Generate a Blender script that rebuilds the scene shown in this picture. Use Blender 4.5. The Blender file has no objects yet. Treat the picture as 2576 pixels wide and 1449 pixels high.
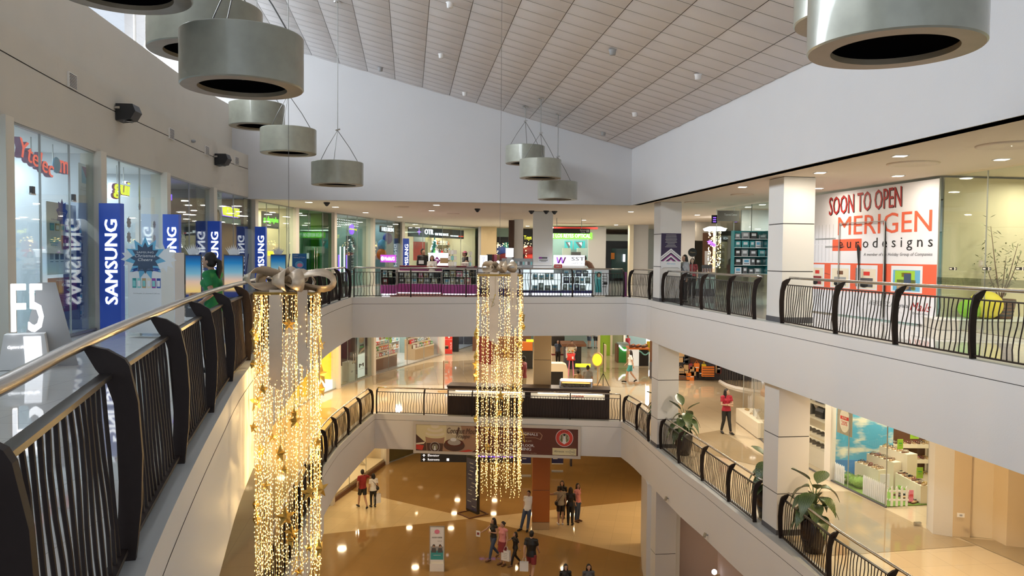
import bpy, math, random
from mathutils import Vector, Matrix
SC = bpy.context.scene
COL = SC.collection
rnd = random.Random(7)
PI = math.pi
# ------------------------------------------------------------------ camera
F = 2000.0; PITCH = 0.0385; ROLL = 0.009; EYE = 1.55
fw = Vector((0, math.cos(PITCH), -math.sin(PITCH)))
r0 = Vector((1, 0, 0)); u0 = Vector((0, math.sin(PITCH), math.cos(PITCH)))
rt = math.cos(ROLL)*r0 + math.sin(ROLL)*u0
up = math.cos(ROLL)*u0 - math.sin(ROLL)*r0
CAM = Vector((0, 0, EYE))
cd = bpy.data.cameras.new('camera'); cam = bpy.data.objects.new('camera', cd); COL.objects.link(cam)
cam.matrix_world = Matrix(((rt.x, up.x, -fw.x, CAM.x), (rt.y, up.y, -fw.y, CAM.y), (rt.z, up.z, -fw.z, CAM.z), (0, 0, 0, 1)))
cd.sensor_width = 36.0; cd.lens = 36.0*F/2576; cd.clip_start = 0.05; cd.clip_end = 300
SC.camera = cam
SC.view_settings.view_transform = 'Standard'; SC.view_settings.look = 'None'
SC.view_settings.gamma = 1.0; SC.view_settings.use_curve_mapping = False
SC.view_settings.exposure = 0.2
SC.cycles.use_denoising = True
SC.cycles.max_bounces = 6; SC.cycles.diffuse_bounces = 3; SC.cycles.glossy_bounces = 2
SC.cycles.use_adaptive_sampling = True; SC.cycles.adaptive_threshold = 0.08; SC.cycles.adaptive_min_samples = 16
SC.cycles.transmission_bounces = 2; SC.cycles.transparent_max_bounces = 16
SC.cycles.sample_clamp_indirect = 4.0; SC.cycles.sample_clamp_direct = 0.0
SC.cycles.caustics_reflective = False; SC.cycles.caustics_refractive = False
SC.cycles.use_light_tree = True
# ------------------------------------------------------------------ world and large lights
wd = bpy.data.worlds.new('sky'); SC.world = wd; wd.use_nodes = True
wd.node_tree.nodes['Background'].inputs[0].default_value = (0.80, 0.88, 1.0, 1)
wd.node_tree.nodes['Background'].inputs[1].default_value = 0.9
def area(name, loc, aim, sx, sy, power, col, spread=180):
    l = bpy.data.lights.new(name, 'AREA'); l.shape = 'RECTANGLE'; l.size = sx; l.size_y = sy
    l.energy = power; l.color = col; l.spread = math.radians(spread)
    o = bpy.data.objects.new(name, l); COL.objects.link(o); o.location = loc
    d = Vector(aim) - Vector(loc); o.rotation_euler = d.to_track_quat('-Z', 'Y').to_euler()
    return o
DAY = (0.88, 0.94, 1.0); WARM = (1.0, 0.74, 0.42); SOFT = (1.0, 0.86, 0.68); COOL = (0.82, 0.90, 1.0)
GOLD = (1.0, 0.73, 0.42)
# daylight outside the curved clerestory over the left wall
area('daylight', (-10.6, 5, 9.2), (0, 8, 6.6), 11, 2.6, 1050, DAY)
area('daylight', (-12.6, 15, 9.6), (0, 17, 6.8), 10, 2.8, 1150, DAY)
area('daylight', (-13.2, 24, 9.9), (0, 22, 6.8), 9, 3.0, 1050, DAY)
# lamps under the ceilings of the three storeys
def down(x, y, z, sx, sy, p, col): return area('ceiling_wash', (x, y, z), (x, y, z-5), sx, sy, p, col)
def lamps(x, y, z, sx, sy, p, col, r=.17):
    """a field of small round ceiling lamps over sx by sy metres"""
    nx, ny = max(1, round(sx/2.6)), max(1, round(sy/2.8))
    for i in range(nx):
        for j in range(ny):
            l = bpy.data.lights.new('ceiling_lamp', 'AREA'); l.shape = 'DISK'; l.size = 2*r; l.energy = p/(nx*ny); l.color = col
            o = bpy.data.objects.new('ceiling_lamp', l); COL.objects.link(o); o.location = (x+sx*((i+.5)/nx-.5), y+sy*((j+.5)/ny-.5), z)
LAMPS = [(-8.0, 32, 3.5, 1, 3, 45, SOFT), (0, 48, 3.5, 12, 8, 300, SOFT), (8, 40, 3.5, 6, 9, 190, SOFT), (-6, 39, 3.5, 3, 5, 90, SOFT),
         (-7.7, 28, -1.5, 2.5, 6, 170, WARM), (-7.2, 36.5, -1.5, 3, 5, 240, WARM), (-1, 40.5, -1.5, 9, 8, 430, SOFT), (-1, 52, -1.5, 9, 7, 380, SOFT), (7.2, 42, -1.5, 5, 9, 330, SOFT),
         (7.5, 30, -1.5, 2.5, 6, 150, SOFT), (8.0, 23, -1.5, 2, 6, 150, SOFT), (8.8, 16, -1.5, 2, 6, 170, WARM),
         (-7.8, 34, -6.7, 3, 8, 70, GOLD), (-1, 38, -6.7, 10, 6, 150, GOLD), (-1, 48, -6.7, 12, 8, 170, GOLD), (7.8, 36, -6.7, 4, 8, 190, GOLD),
         (8.4, 25, -6.7, 2, 6, 60, WARM), (-6.5, 24, -6.7, 3, 8, 170, GOLD), (-5.8, 15, -6.7, 3, 8, 170, GOLD)]
for a in LAMPS: lamps(*a)

def shop_lamps(pts, p, col, r=.22):
    for q in pts:
        l = bpy.data.lights.new('shop_lamp', 'AREA'); l.shape = 'DISK'; l.size = 2*r; l.energy = p/len(pts); l.color = col
        o = bpy.data.objects.new('shop_lamp', l); COL.objects.link(o); o.location = q
# ------------------------------------------------------------------ measuring helpers
def ray(x, y): return fw + rt*((x-1288)/F) - up*((y-724.5)/F)
def P(x, y, z):
    d = ray(x, y); return CAM + d*((z-EYE)/d.z)
def PY(x, y, Y):
    d = ray(x, y); return CAM + d*(Y/d.y)
# ------------------------------------------------------------------ materials
MATS = {}
def mat(name, col=(.8, .8, .8), rough=.5, metal=0.0, emit=None, es=1.0, noise=0.0, nscale=8.0, bump=0.0, bscale=60.0, spec=None, sample=True, coat=0.0):
    if name in MATS: return name
    m = bpy.data.materials.new(name); m.use_nodes = True; nt = m.node_tree; b = nt.nodes['Principled BSDF']
    b.inputs['Base Color'].default_value = (*col, 1); b.inputs['Roughness'].default_value = rough; b.inputs['Metallic'].default_value = metal
    if spec is not None: b.inputs['Specular IOR Level'].default_value = spec
    if coat: b.inputs['Coat Weight'].default_value = coat; b.inputs['Coat Roughness'].default_value = .05
    if emit:
        b.inputs['Emission Color'].default_value = (*emit, 1); b.inputs['Emission Strength'].default_value = es
        if not sample: m.cycles.emission_sampling = 'NONE'
    if noise > 0 or bump > 0:
        tc = nt.nodes.new('ShaderNodeTexCoord')
    if noise > 0:
        n = nt.nodes.new('ShaderNodeTexNoise'); n.inputs['Scale'].default_value = nscale; n.inputs['Detail'].default_value = 4
        nt.links.new(tc.outputs['Object'], n.inputs['Vector'])
        r = nt.nodes.new('ShaderNodeMapRange'); r.inputs['To Min'].default_value = 1-noise; r.inputs['To Max'].default_value = 1+noise
        nt.links.new(n.outputs['Fac'], r.inputs['Value'])
        v = nt.nodes.new('ShaderNodeVectorMath'); v.operation = 'SCALE'; v.inputs[0].default_value = col
        nt.links.new(r.outputs[0], v.inputs['Scale']); nt.links.new(v.outputs[0], b.inputs['Base Color'])
    if bump > 0:
        n2 = nt.nodes.new('ShaderNodeTexNoise'); n2.inputs['Scale'].default_value = bscale
        nt.links.new(tc.outputs['Object'], n2.inputs['Vector'])
        bp = nt.nodes.new('ShaderNodeBump'); bp.inputs['Strength'].default_value = bump; bp.inputs['Distance'].default_value = .01
        nt.links.new(n2.outputs['Fac'], bp.inputs['Height']); nt.links.new(bp.outputs[0], b.inputs['Normal'])
    MATS[name] = m; return name
def tilemat(name, col, line, size, rough, rot=0.0, var=.03):
    m = bpy.data.materials.new(name); m.use_nodes = True; nt = m.node_tree; b = nt.nodes['Principled BSDF']
    tc = nt.nodes.new('ShaderNodeTexCoord'); mp = nt.nodes.new('ShaderNodeMapping'); mp.inputs['Rotation'].default_value[2] = rot
    nt.links.new(tc.outputs['Object'], mp.inputs['Vector'])
    br = nt.nodes.new('ShaderNodeTexBrick'); br.offset = 0.0; br.inputs['Scale'].default_value = 1.0
    br.inputs['Brick Width'].default_value = size; br.inputs['Row Height'].default_value = size; br.inputs['Mortar Size'].default_value = .004
    br.inputs['Mortar Smooth'].default_value = .3; br.inputs['Bias'].default_value = 0
    br.inputs['Color1'].default_value = (*[c*(1-var) for c in col], 1); br.inputs['Color2'].default_value = (*[min(1, c*(1+var)) for c in col], 1); br.inputs['Mortar'].default_value = (*line, 1)
    nt.links.new(mp.outputs[0], br.inputs['Vector']); nt.links.new(br.outputs['Color'], b.inputs['Base Color'])
    b.inputs['Roughness'].default_value = rough; b.inputs['Specular IOR Level'].default_value = .6
    MATS[name] = m; return name
def glassmat(name, tint, refl=.10, alpha=.06):
    m = bpy.data.materials.new(name); m.use_nodes = True; nt = m.node_tree; nt.nodes.clear()
    out = nt.nodes.new('ShaderNodeOutputMaterial'); tr = nt.nodes.new('ShaderNodeBsdfTransparent'); gl = nt.nodes.new('ShaderNodeBsdfGlossy')
    tr.inputs[0].default_value = (*tint, 1); gl.inputs['Roughness'].default_value = .02
    ge = nt.nodes.new('ShaderNodeNewGeometry'); dt = nt.nodes.new('ShaderNodeVectorMath'); dt.operation = 'DOT_PRODUCT'
    nt.links.new(ge.outputs['Normal'], dt.inputs[0]); nt.links.new(ge.outputs['Incoming'], dt.inputs[1])
    def M_(op, b=None, **k):
        n = nt.nodes.new('ShaderNodeMath'); n.operation = op
        if b is not None: n.inputs[1].default_value = b
        return n
    ab = M_('ABSOLUTE'); su = M_('SUBTRACT'); su.inputs[0].default_value = 1.0; pw = M_('POWER', 4.0); ml = M_('MULTIPLY', .75); ad = M_('ADD', refl); ad.use_clamp = True
    nt.links.new(dt.outputs['Value'], ab.inputs[0]); nt.links.new(ab.outputs[0], su.inputs[1]); nt.links.new(su.outputs[0], pw.inputs[0]); nt.links.new(pw.outputs[0], ml.inputs[0]); nt.links.new(ml.outputs[0], ad.inputs[0]); mx = nt.nodes.new('ShaderNodeMixShader')
    nt.links.new(ad.outputs[0], mx.inputs[0]); nt.links.new(tr.outputs[0], mx.inputs[1]); nt.links.new(gl.outputs[0], mx.inputs[2]); nt.links.new(mx.outputs[0], out.inputs[0])
    MATS[name] = m; return name
glassmat('glass', (.90, .96, .95), .04); glassmat('glass_green', (.62, .82, .70), .05)
glassmat('glass_clear', (.97, .98, .98), .02)
mat('wall', (.62, .62, .63), .75, bump=.12, bscale=40, noise=.02, nscale=1.2)
mat('wall_cream', (.64, .60, .53), .8, bump=.18, bscale=30, noise=.03, nscale=1.5)
mat('fascia', (.80, .79, .78), .55, bump=.1, bscale=40)
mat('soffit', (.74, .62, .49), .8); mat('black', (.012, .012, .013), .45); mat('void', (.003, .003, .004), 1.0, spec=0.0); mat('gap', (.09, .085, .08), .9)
mat('panel', (.78, .77, .75), .45); mat('white', (.85, .85, .85), .45); mat('offwhite', (.78, .75, .70), .55)
mat('grey', (.35, .36, .37), .5); mat('darkgrey', (.10, .10, .11), .5); mat('curb', (.50, .52, .52), .45)
mat('steel', (.55, .53, .50), .25, 1.0); mat('bronze', (.020, .012, .010), .5, 0.0, noise=.2, nscale=30, spec=.3)
mat('railtop', (.07, .06, .055), .35, .4)
mat('chrome', (.75, .75, .77), .12, 1.0)
for n, c in dict(red=(.70, .04, .03), orange=(.80, .22, .03), yellow=(.85, .70, .04), green=(.05, .40, .08), lime=(.35, .62, .05), blue=(.04, .09, .42), navy=(.02, .03, .14),
                 sky=(.15, .45, .70), teal=(.05, .35, .38), purple=(.32, .05, .36), pink=(.80, .25, .40), brown=(.16, .07, .035), tan=(.50, .34, .18), cream=(.82, .74, .58), maroon=(.25, .03, .04),
                 khaki=(.42, .36, .25), denim=(.05, .08, .15), skin=(.52, .31, .21), hair=(.012, .009, .008), plum=(.20, .04, .16), olive=(.22, .22, .10), aqua=(.25, .62, .62)).items(): mat(n, c, .55)
mat('lit_white', (.9, .9, .9), .5, emit=(.93, .95, 1.0), es=2.2); mat('lit_warm', (.9, .8, .6), .5, emit=(1, .86, .6), es=6.0)
mat('lit_lamp', (.9, .9, .9), .5, emit=(1, .93, .8), es=9.0, sample=False)
mat('lit_blue', (.05, .08, .5), .5, emit=(.03, .07, .42), es=.55); mat('lit_yellow', (.8, .8, .05), .5, emit=(.85, .9, .02), es=1.1)
mat('lit_letter', (.9, .9, .9), .5, emit=(.92, .95, 1), es=1.35); mat('lit_lime', (.2, .7, .1), .5, emit=(.22, .75, .05), es=1.0)
mat('lit_purple', (.3, .1, .8), .5, emit=(.25, .1, 1), es=1.6); mat('lit_magenta', (.5, .1, .6), .5, emit=(.42, .05, .5), es=.8); mat('lit_soft', (.9, .9, .9), .5, emit=(.9, .93, 1.0), es=.9)
mat('lit_red', (.8, .1, .05), .5, emit=(.9, .1, .04), es=.8)
tilemat('floor_white', (.66, .67, .67), (.45, .46, .46), .6, .03)
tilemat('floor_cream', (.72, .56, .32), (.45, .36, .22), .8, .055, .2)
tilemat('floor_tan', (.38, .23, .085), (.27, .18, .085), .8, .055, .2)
tilemat('floor_beige', (.62, .51, .35), (.42, .36, .27), .8, .05, -.13)
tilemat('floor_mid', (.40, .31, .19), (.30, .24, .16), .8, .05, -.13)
# ------------------------------------------------------------------ mesh builder
class MB:
    def __init__(s): s.v = []; s.f = []; s.m = []; s.M = Matrix.Identity(4)
    def add(s, vs, fs, m):
        b = len(s.v); s.v += [tuple(s.M @ Vector(v)) for v in vs]
        for f in fs: s.f.append(tuple(b+i for i in f)); s.m.append(m)
    def box(s, c, d, m, M=None):
        x, y, z = d[0]/2, d[1]/2, d[2]/2; vs = []
        for i in (-1, 1):
            for j in (-1, 1):
                for k in (-1, 1):
                    v = Vector((i*x, j*y, k*z))
                    if M: v = M @ v
                    vs.append(v + Vector(c))
        s.add(vs, [(0, 1, 3, 2), (4, 6, 7, 5), (0, 4, 5, 1), (2, 3, 7, 6), (0, 2, 6, 4), (1, 5, 7, 3)], m)
    def bx(s, x0, x1, y0, y1, z0, z1, m): s.box(((x0+x1)/2, (y0+y1)/2, (z0+z1)/2), (abs(x1-x0), abs(y1-y0), abs(z1-z0)), m)
    def prism(s, poly, z0, z1, m, mtop=None):
        n = len(poly); vs = [(p[0], p[1], z0) for p in poly] + [(p[0], p[1], z1) for p in poly]
        a = sum(poly[i][0]*poly[(i+1) % n][1]-poly[(i+1) % n][0]*poly[i][1] for i in range(n))
        o = list(range(n)) if a > 0 else list(range(n))[::-1]
        s.add(vs, [tuple(o[::-1])] + [(o[i], o[(i+1) % n], o[(i+1) % n]+n, o[i]+n) for i in range(n)], m)
        s.add(vs, [tuple(i+n for i in o)], mtop or m)
    def plate(s, poly, o, ex, ez, n, t, m):
        # polygon (a,b) in the plane o + a*ex + b*ez, thickness t along n
        o = Vector(o); ex = Vector(ex); ez = Vector(ez); n = Vector(n); k = len(poly)
        vs = [o+ex*a+ez*b-n*t/2 for a, b in poly] + [o+ex*a+ez*b+n*t/2 for a, b in poly]
        s.add(vs, [tuple(range(k))[::-1], tuple(range(k, 2*k))] + [(i, (i+1) % k, (i+1) % k+k, i+k) for i in range(k)], m)
    def tube(s, pts, r, m, n=6, cap=True):
        pts = [Vector(p) for p in pts]; K = len(pts); rs = r if isinstance(r, (list, tuple)) else [r]*K; rings = []; prev = None
        for i, p in enumerate(pts):
            t = (pts[min(i+1, K-1)]-pts[max(i-1, 0)])
            if t.length < 1e-9: t = Vector((0, 0, 1))
            t.normalize()
            if prev is None: a = t.orthogonal().normalized()
            else:
                a = prev - t*prev.dot(t)
                a = a.normalized() if a.length > 1e-6 else t.orthogonal().normalized()
            prev = a; b = t.cross(a); rr = rs[i]; rx, ry = rr if isinstance(rr, tuple) else (rr, rr)
            rings.append([p + a*math.cos(2*PI*k/n)*rx + b*math.sin(2*PI*k/n)*ry for k in range(n)])
        vs = [v for rg in rings for v in rg]; fs = []
        for i in range(K-1):
            for k in range(n): fs.append((i*n+k, i*n+(k+1) % n, (i+1)*n+(k+1) % n, (i+1)*n+k))
        if cap: fs += [tuple(range(n))[::-1], tuple(range((K-1)*n, K*n))]
        s.add(vs, fs, m)
    def lathe(s, prof, c, m, n=24, a0=0, a1=2*PI):
        # prof: (radius, z)
        c = Vector(c); full = abs(a1-a0-2*PI) < 1e-6; N = n if full else n+1; K = len(prof)
        vs = [c+Vector((r*math.cos(a0+(a1-a0)*k/n), r*math.sin(a0+(a1-a0)*k/n), z)) for r, z in prof for k in range(N)]; fs = []
        for i in range(K-1):
            for k in range(n):
                k2 = (k+1) % N if full else k+1
                fs.append((i*N+k, i*N+k2, (i+1)*N+k2, (i+1)*N+k))
        s.add(vs, fs, m)
    def ell(s, c, r, m, nu=12, nv=8, M=None, fn=None):
        c = Vector(c); vs = []; fs = []
        for j in range(nv+1):
            th = PI*j/nv
            for i in range(nu):
                ph = 2*PI*i/nu; v = Vector((math.sin(th)*math.cos(ph), math.sin(th)*math.sin(ph), math.cos(th)))
                if fn: v = fn(v)
                v = Vector((v.x*r[0], v.y*r[1], v.z*r[2]))
                if M: v = M @ v
                vs.append(c+v)
        for j in range(nv):
            for i in range(nu): fs.append((j*nu+i, (j+1)*nu+i, (j+1)*nu+(i+1) % nu, j*nu+(i+1) % nu))
        s.add(vs, fs, m)
    # flat artwork in a card frame: x right, z up, face towards -y ; layer k lifts it off the board
    def art(s, pts, m, k=1, y0=0.0):
        y = y0-.0025*k; n = len(pts)
        a = sum(pts[i][0]*pts[(i+1) % n][1]-pts[(i+1) % n][0]*pts[i][1] for i in range(n))
        if a < 0: pts = pts[::-1]
        s.add([(p[0], y, p[1]) for p in pts], [tuple(range(n))], m)
    def rect(s, x, z, w, h, m, k=1, y0=0.0): s.art([(x-w/2, z-h/2), (x+w/2, z-h/2), (x+w/2, z+h/2), (x-w/2, z+h/2)], m, k, y0)
    def disc(s, x, z, rx, rz, m, k=1, n=20, y0=0.0): s.art([(x+rx*math.cos(2*PI*i/n), z+rz*math.sin(2*PI*i/n)) for i in range(n)], m, k, y0)
    def burst(s, x, z, r0, r1, n, m, k=1, y0=0.0): s.art([(x+(r0 if i % 2 else r1)*math.cos(PI*i/n+PI/2), z+(r0 if i % 2 else r1)*math.sin(PI*i/n+PI/2)) for i in range(2*n)], m, k, y0)
    def text(s, t, x, z, w, h, m, k=1, ext=0.0, rot=0.0, y0=0.0, shear=0.0, keep=False, bold=0.0, flip=False):
        """lettering fitted in a w x h box centred on x, z"""
        vs, fs = textmesh(t, ext > 0, shear, 0)
        if not vs: return
        x0 = min(v[0] for v in vs); x1 = max(v[0] for v in vs); z0 = min(v[1] for v in vs); z1 = max(v[1] for v in vs)
        sx = w/(x1-x0); sz = h/(z1-z0)
        if keep: sx = sz = min(sx, sz)
        c, sn = math.cos(rot), math.sin(rot); out = []
        for v in vs:
            a = (v[0]-(x0+x1)/2)*sx*(-1 if flip else 1); b = (v[1]-(z0+z1)/2)*sz
            out.append((x+a*c-b*sn, y0-.0025*k-(v[2]*ext if ext else 0), z+a*sn+b*c))
        for i_, b_ in enumerate((-bold*.8, 0, bold*.8) if bold else (0,)): s.add([(q[0]+b_*sx*c, q[1]-.0007*i_, q[2]+b_*sx*sn) for q in out], [f[::-1] for f in fs] if flip else fs, m)
    def build(s, name, parent=None, smooth=False, loc=None, rz=0.0, label=None):
        me = bpy.data.meshes.new(name); me.from_pydata(s.v, [], s.f)
        names = []
        for m in s.m:
            if m not in names: names.append(m)
        for n in names: me.materials.append(MATS[n])
        ix = {n: i for i, n in enumerate(names)}
        me.polygons.foreach_set('material_index', [ix[m] for m in s.m])
        if smooth: me.polygons.foreach_set('use_smooth', [True]*len(s.f))
        me.update()
        o = bpy.data.objects.new(name, me); COL.objects.link(o)
        if parent: o.parent = parent
        if loc is not None: o.location = loc
        if rz: o.rotation_euler.z = rz
        if label: o['label'] = label
        return o
TXT = {}
def textmesh(t, solid, shear, bold):
    key = (t, solid, shear, bold)
    if key in TXT: return TXT[key]
    cu = bpy.data.curves.new('lettering', 'FONT'); cu.body = t; cu.size = 1.0; cu.resolution_u = 2; cu.shear = shear; cu.offset = bold
    cu.space_line = .9; cu.align_x = 'CENTER'
    if solid: cu.extrude = .5
    o = bpy.data.objects.new('lettering', cu); COL.objects.link(o)
    dg = bpy.context.evaluated_depsgraph_get(); me = bpy.data.meshes.new_from_object(o.evaluated_get(dg))
    vs = [(v.co.x, v.co.y, v.co.z+.5 if solid else 0) for v in me.vertices]; fs = [tuple(p.vertices) for p in me.polygons]
    bpy.data.objects.remove(o); bpy.data.curves.remove(cu); bpy.data.meshes.remove(me)
    TXT[key] = (vs, fs); return TXT[key]
def tag(o, label=None, cat=None, group=None, kind=None):
    if label: o['label'] = label
    if cat: o['category'] = cat
    if group: o['group'] = group
    if kind: o['kind'] = kind
    return o
def struct(o): o['kind'] = 'structure'; return o
def thing(name, label, cat, loc=(0, 0, 0), rz=0.0, group=None):
    o = bpy.data.objects.new(name, None); COL.objects.link(o); o.location = loc; o.rotation_euler.z = rz; o.empty_display_size = .1
    return tag(o, label, cat, group)
def copy_tree(o, parent=None, **kw):
    c = o.copy(); COL.objects.link(c)
    if parent: c.parent = parent
    for ch in list(o.children): copy_tree(ch, c)
    return c
def face(dx, dy):
    """rotation that turns a card (face towards -y) to look along dx, dy"""
    return math.atan2(dy, dx)+PI/2
# ------------------------------------------------------------------ plan of the atrium
def perp(path, i, side):
    a = Vector(path[max(i-1, 0)][:2]+(0,)) if not isinstance(path[0], Vector) else path[max(i-1, 0)]
    b = Vector(path[min(i+1, len(path)-1)][:2]+(0,)) if not isinstance(path[0], Vector) else path[min(i+1, len(path)-1)]
    c = Vector(path[i][:2]+(0,)) if not isinstance(path[0], Vector) else path[i]
    def nn(u):
        u = u.normalized(); return Vector((u.y, -u.x, 0))*side
    if i == 0: return nn(b-c)
    if i == len(path)-1: return nn(c-a)
    n1 = nn(c-a); n2 = nn(b-c); m = (n1+n2).normalized()
    return m/max(.5, m.dot(n1))
def sweep(mb, path, prof, side, m, mats=None, caps=True):
    """profile (offset outward, z) carried along a plan path; side=+1: outward is to the right of travel"""
    K = len(prof); vs = []
    for i, p in enumerate(path):
        n = perp(path, i, side)
        for o, z in prof: vs.append((p[0]+n.x*o, p[1]+n.y*o, z))
    for j in range(K-1):
        mm = mats[j] if mats else m; fs = []
        for i in range(len(path)-1):
            q = (i*K+j, (i+1)*K+j, (i+1)*K+j+1, i*K+j+1); fs.append(q if side < 0 else q[::-1])
        mb.add(vs, fs, mm)
L = [(-.55, -.6), (-.95, .6), (-1.22, 2.1), (-1.79, 3.92), (-2.3, 5.75), (-2.79, 7.62), (-3.27, 9.5), (-3.69, 11.42), (-4.09, 13.4), (-4.45, 15.4), (-4.78, 17.4), (-5.07, 19.4), (-5.31, 21.4), (-5.52, 23.3), (-5.66, 25.04), (-5.78, 27.1), (-5.84, 29.1)]
L2 = L[:-3] + [(-5.8, 24.2), (-5.93, 25.7), (-6.03, 27.7), (-5.99, 29.6), (-5.92, 31.6), (-5.8, 33.65)]
R3 = [(4.5, 31.05), (5.03, 29.6), (5.13, 27.95), (5.42, 25.05), (5.7, 23.27), (5.95, 21.2), (6.13, 19.9), (6.33, 18.39), (6.57, 16.35), (6.83, 14.32), (7.09, 12.35), (7.33, 10.4), (7.55, 8.4), (7.8, 6.4), (8.0, 4.4), (8.2, 2.4), (8.4, -.6)]
R2 = [(4.55, 32.5), (4.83, 30.9)] + R3[2:]
FAR3 = [(-5.84, 29.1), (4.5, 31.05)]; FAR2 = [(-5.8, 33.65), (4.55, 32.5)]
WL = [(-4.2, -4), (-5.0, 0), (-6.0, 4), (-6.85, 8.0), (-7.72, 12.1), (-8.4, 16.2), (-8.85, 20.3), (-9.3, 24.7), (-9.4, 29.0), (-9.1, 33.4), (-8.3, 37.0), (-7.4, 42.1), (-6.4, 46.2), (-2.3, 54.0)]
WR = [(7.9, 44), (8.0, 31.3), (8.6, 27.8), (9.05, 23.9), (9.9, 18.7), (10.25, 16.0), (10.9, 11), (11.5, 5), (12, -4)]
def smooth(path, k=3):
    out = []
    n = len(path)
    for i in range(n-1):
        p0, p1, p2, p3 = [Vector(path[max(0, min(n-1, j))]) for j in (i-1, i, i+1, i+2)]
        for s in range(k):
            t = s/k; q = .5*((2*p1)+(p2-p0)*t+(2*p0-5*p1+4*p2-p3)*t*t+(3*p1-p0-3*p2+p3)*t*t*t); out.append((q.x, q.y))
    out.append(tuple(path[-1])); return out
Z1, Z2, Z3 = -10.4, -5.2, 0.0
# ------------------------------------------------------------------ floors
def inset(path, d, side): return [(p[0]-perp(path, i, side).x*d, p[1]-perp(path, i, side).y*d) for i, p in enumerate(path)]
def slab(nm, polys, z, m, overlays=()):
    mb = MB()
    for q in polys: mb.prism(q, z-1.45, z-.005, 'soffit', m)
    for q, mm in overlays: mb.add([(a[0], a[1], z+.0) for a in q], [tuple(range(len(q)))], mm)
    return struct(mb.build(nm))
Li = inset(smooth(L), .3, 1); Ri = inset(smooth(R3), .3, 1)
L2i = inset(smooth(L2), .3, 1); R2i = inset(smooth(R2), .3, 1)
slab('floor', [Li+[(-5.9, 29.6), (-15, 29.6), (-15, -6), (-.6, -6)],
               [(-15, 29.6), (-6.0, 29.6), (4.7, 31.4), (16, 31.4), (16, 62), (-15, 62)],
               Ri+[(8.7, -6), (17, -6), (17, 31.4), (4.8, 31.4)][::1], [(-.6, -6), (8.7, -6), (8.7, -.9), (-.6, -.9)]], Z3, 'floor_white')
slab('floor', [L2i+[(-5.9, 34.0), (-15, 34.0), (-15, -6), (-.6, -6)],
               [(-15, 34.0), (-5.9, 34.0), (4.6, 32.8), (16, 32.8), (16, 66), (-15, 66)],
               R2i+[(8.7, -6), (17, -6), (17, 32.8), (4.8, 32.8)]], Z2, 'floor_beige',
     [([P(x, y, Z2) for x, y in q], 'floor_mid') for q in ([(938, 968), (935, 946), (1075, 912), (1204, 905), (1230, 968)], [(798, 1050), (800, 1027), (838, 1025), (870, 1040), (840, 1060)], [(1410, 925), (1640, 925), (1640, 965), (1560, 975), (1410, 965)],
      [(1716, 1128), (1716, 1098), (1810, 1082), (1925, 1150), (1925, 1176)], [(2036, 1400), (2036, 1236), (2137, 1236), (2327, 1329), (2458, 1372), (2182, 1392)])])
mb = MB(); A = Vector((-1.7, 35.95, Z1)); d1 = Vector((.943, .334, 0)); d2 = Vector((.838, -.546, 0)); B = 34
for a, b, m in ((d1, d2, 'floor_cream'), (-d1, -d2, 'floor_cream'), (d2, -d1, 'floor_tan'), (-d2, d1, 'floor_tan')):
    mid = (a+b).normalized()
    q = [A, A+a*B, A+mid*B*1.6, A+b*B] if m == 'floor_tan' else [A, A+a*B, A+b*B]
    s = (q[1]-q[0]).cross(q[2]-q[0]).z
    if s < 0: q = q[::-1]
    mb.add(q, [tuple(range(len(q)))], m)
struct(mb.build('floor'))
# fascias: edge of each storey, grey curb on top, thin shadow gap under the coping
FP = [(-.36, .0), (-.36, .035), (0, .035), (0, -.2), (-.012, -.2), (-.012, -.212), (0, -.212), (0, -1.45), (-.36, -1.45)]
FM = ['curb', 'curb', 'fascia', 'gap', 'gap', 'gap', 'fascia', 'soffit']
for nm, z, paths in (('wall_fascia', Z3, (smooth(L), FAR3, smooth(R3))), ('wall_fascia', Z2, (smooth(L2), FAR2, smooth(R2)))):
    mb = MB(); full = list(paths[0])+list(paths[1])[1:]+list(paths[2])[1:]
    sweep(mb, full, [(o, zz+z) for o, zz in FP], 1, 'fascia', FM); struct(mb.build(nm))
# ------------------------------------------------------------------ upper walls
WLs = smooth(WL[:9], 4)
mb = MB()   # header over the left shops, band with a groove, set-back upper wall
prof = [(-1.5, 3.6), (0, 3.6), (0, 4.58), (-.015, 4.58), (-.015, 4.6), (0, 4.6), (0, 5.08), (-.55, 5.1), (-.55, 6.8), (-.85, 6.8), (-.85, 3.6)]
sweep(mb, WLs, prof, 1, 'wall_cream', ['wall_cream', 'wall_cream', 'gap', 'gap', 'gap', 'wall_cream', 'wall_cream', 'wall_cream', 'wall_cream', 'wall_cream'])
struct(mb.build('wall_left'))
CA = Vector((4.45, 29.95)); CD = Vector((-.13, 1.0)).normalized(); CN = Vector((-CD.y, CD.x))
def cz(x, y): return 5.65+.257*((Vector((x, y))-CA).dot(CN))
def cpt(x, y):
    """where the line of sight meets the sloping ceiling"""
    d = ray(x, y); c0 = (Vector((0, 0))-CA).dot(CN); t = (5.65+.257*c0-EYE)/(d.z-.257*(d.x*CN.x+d.y*CN.y)); return CAM+d*t
mb = MB()   # far upper wall
W0, W1 = Vector((-13.5, 27.85)), Vector((4.45, 29.95)); n = Vector((-.116, .993))*.3
vs = []
for q in (W0, W1): vs += [(q.x, q.y, 3.55), (q.x, q.y, cz(q.x, q.y)+.3)]
vs += [(v[0]+n.x, v[1]+n.y, v[2]) for v in vs]
mb.add(vs, [(0, 2, 3, 1), (4, 5, 7, 6), (0, 4, 6, 2), (0, 1, 5, 4), (2, 6, 7, 3)], 'wall'); struct(mb.build('wall_far'))
mb = MB(); q0 = CA; q1 = CA-CD*37   # right upper wall
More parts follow.
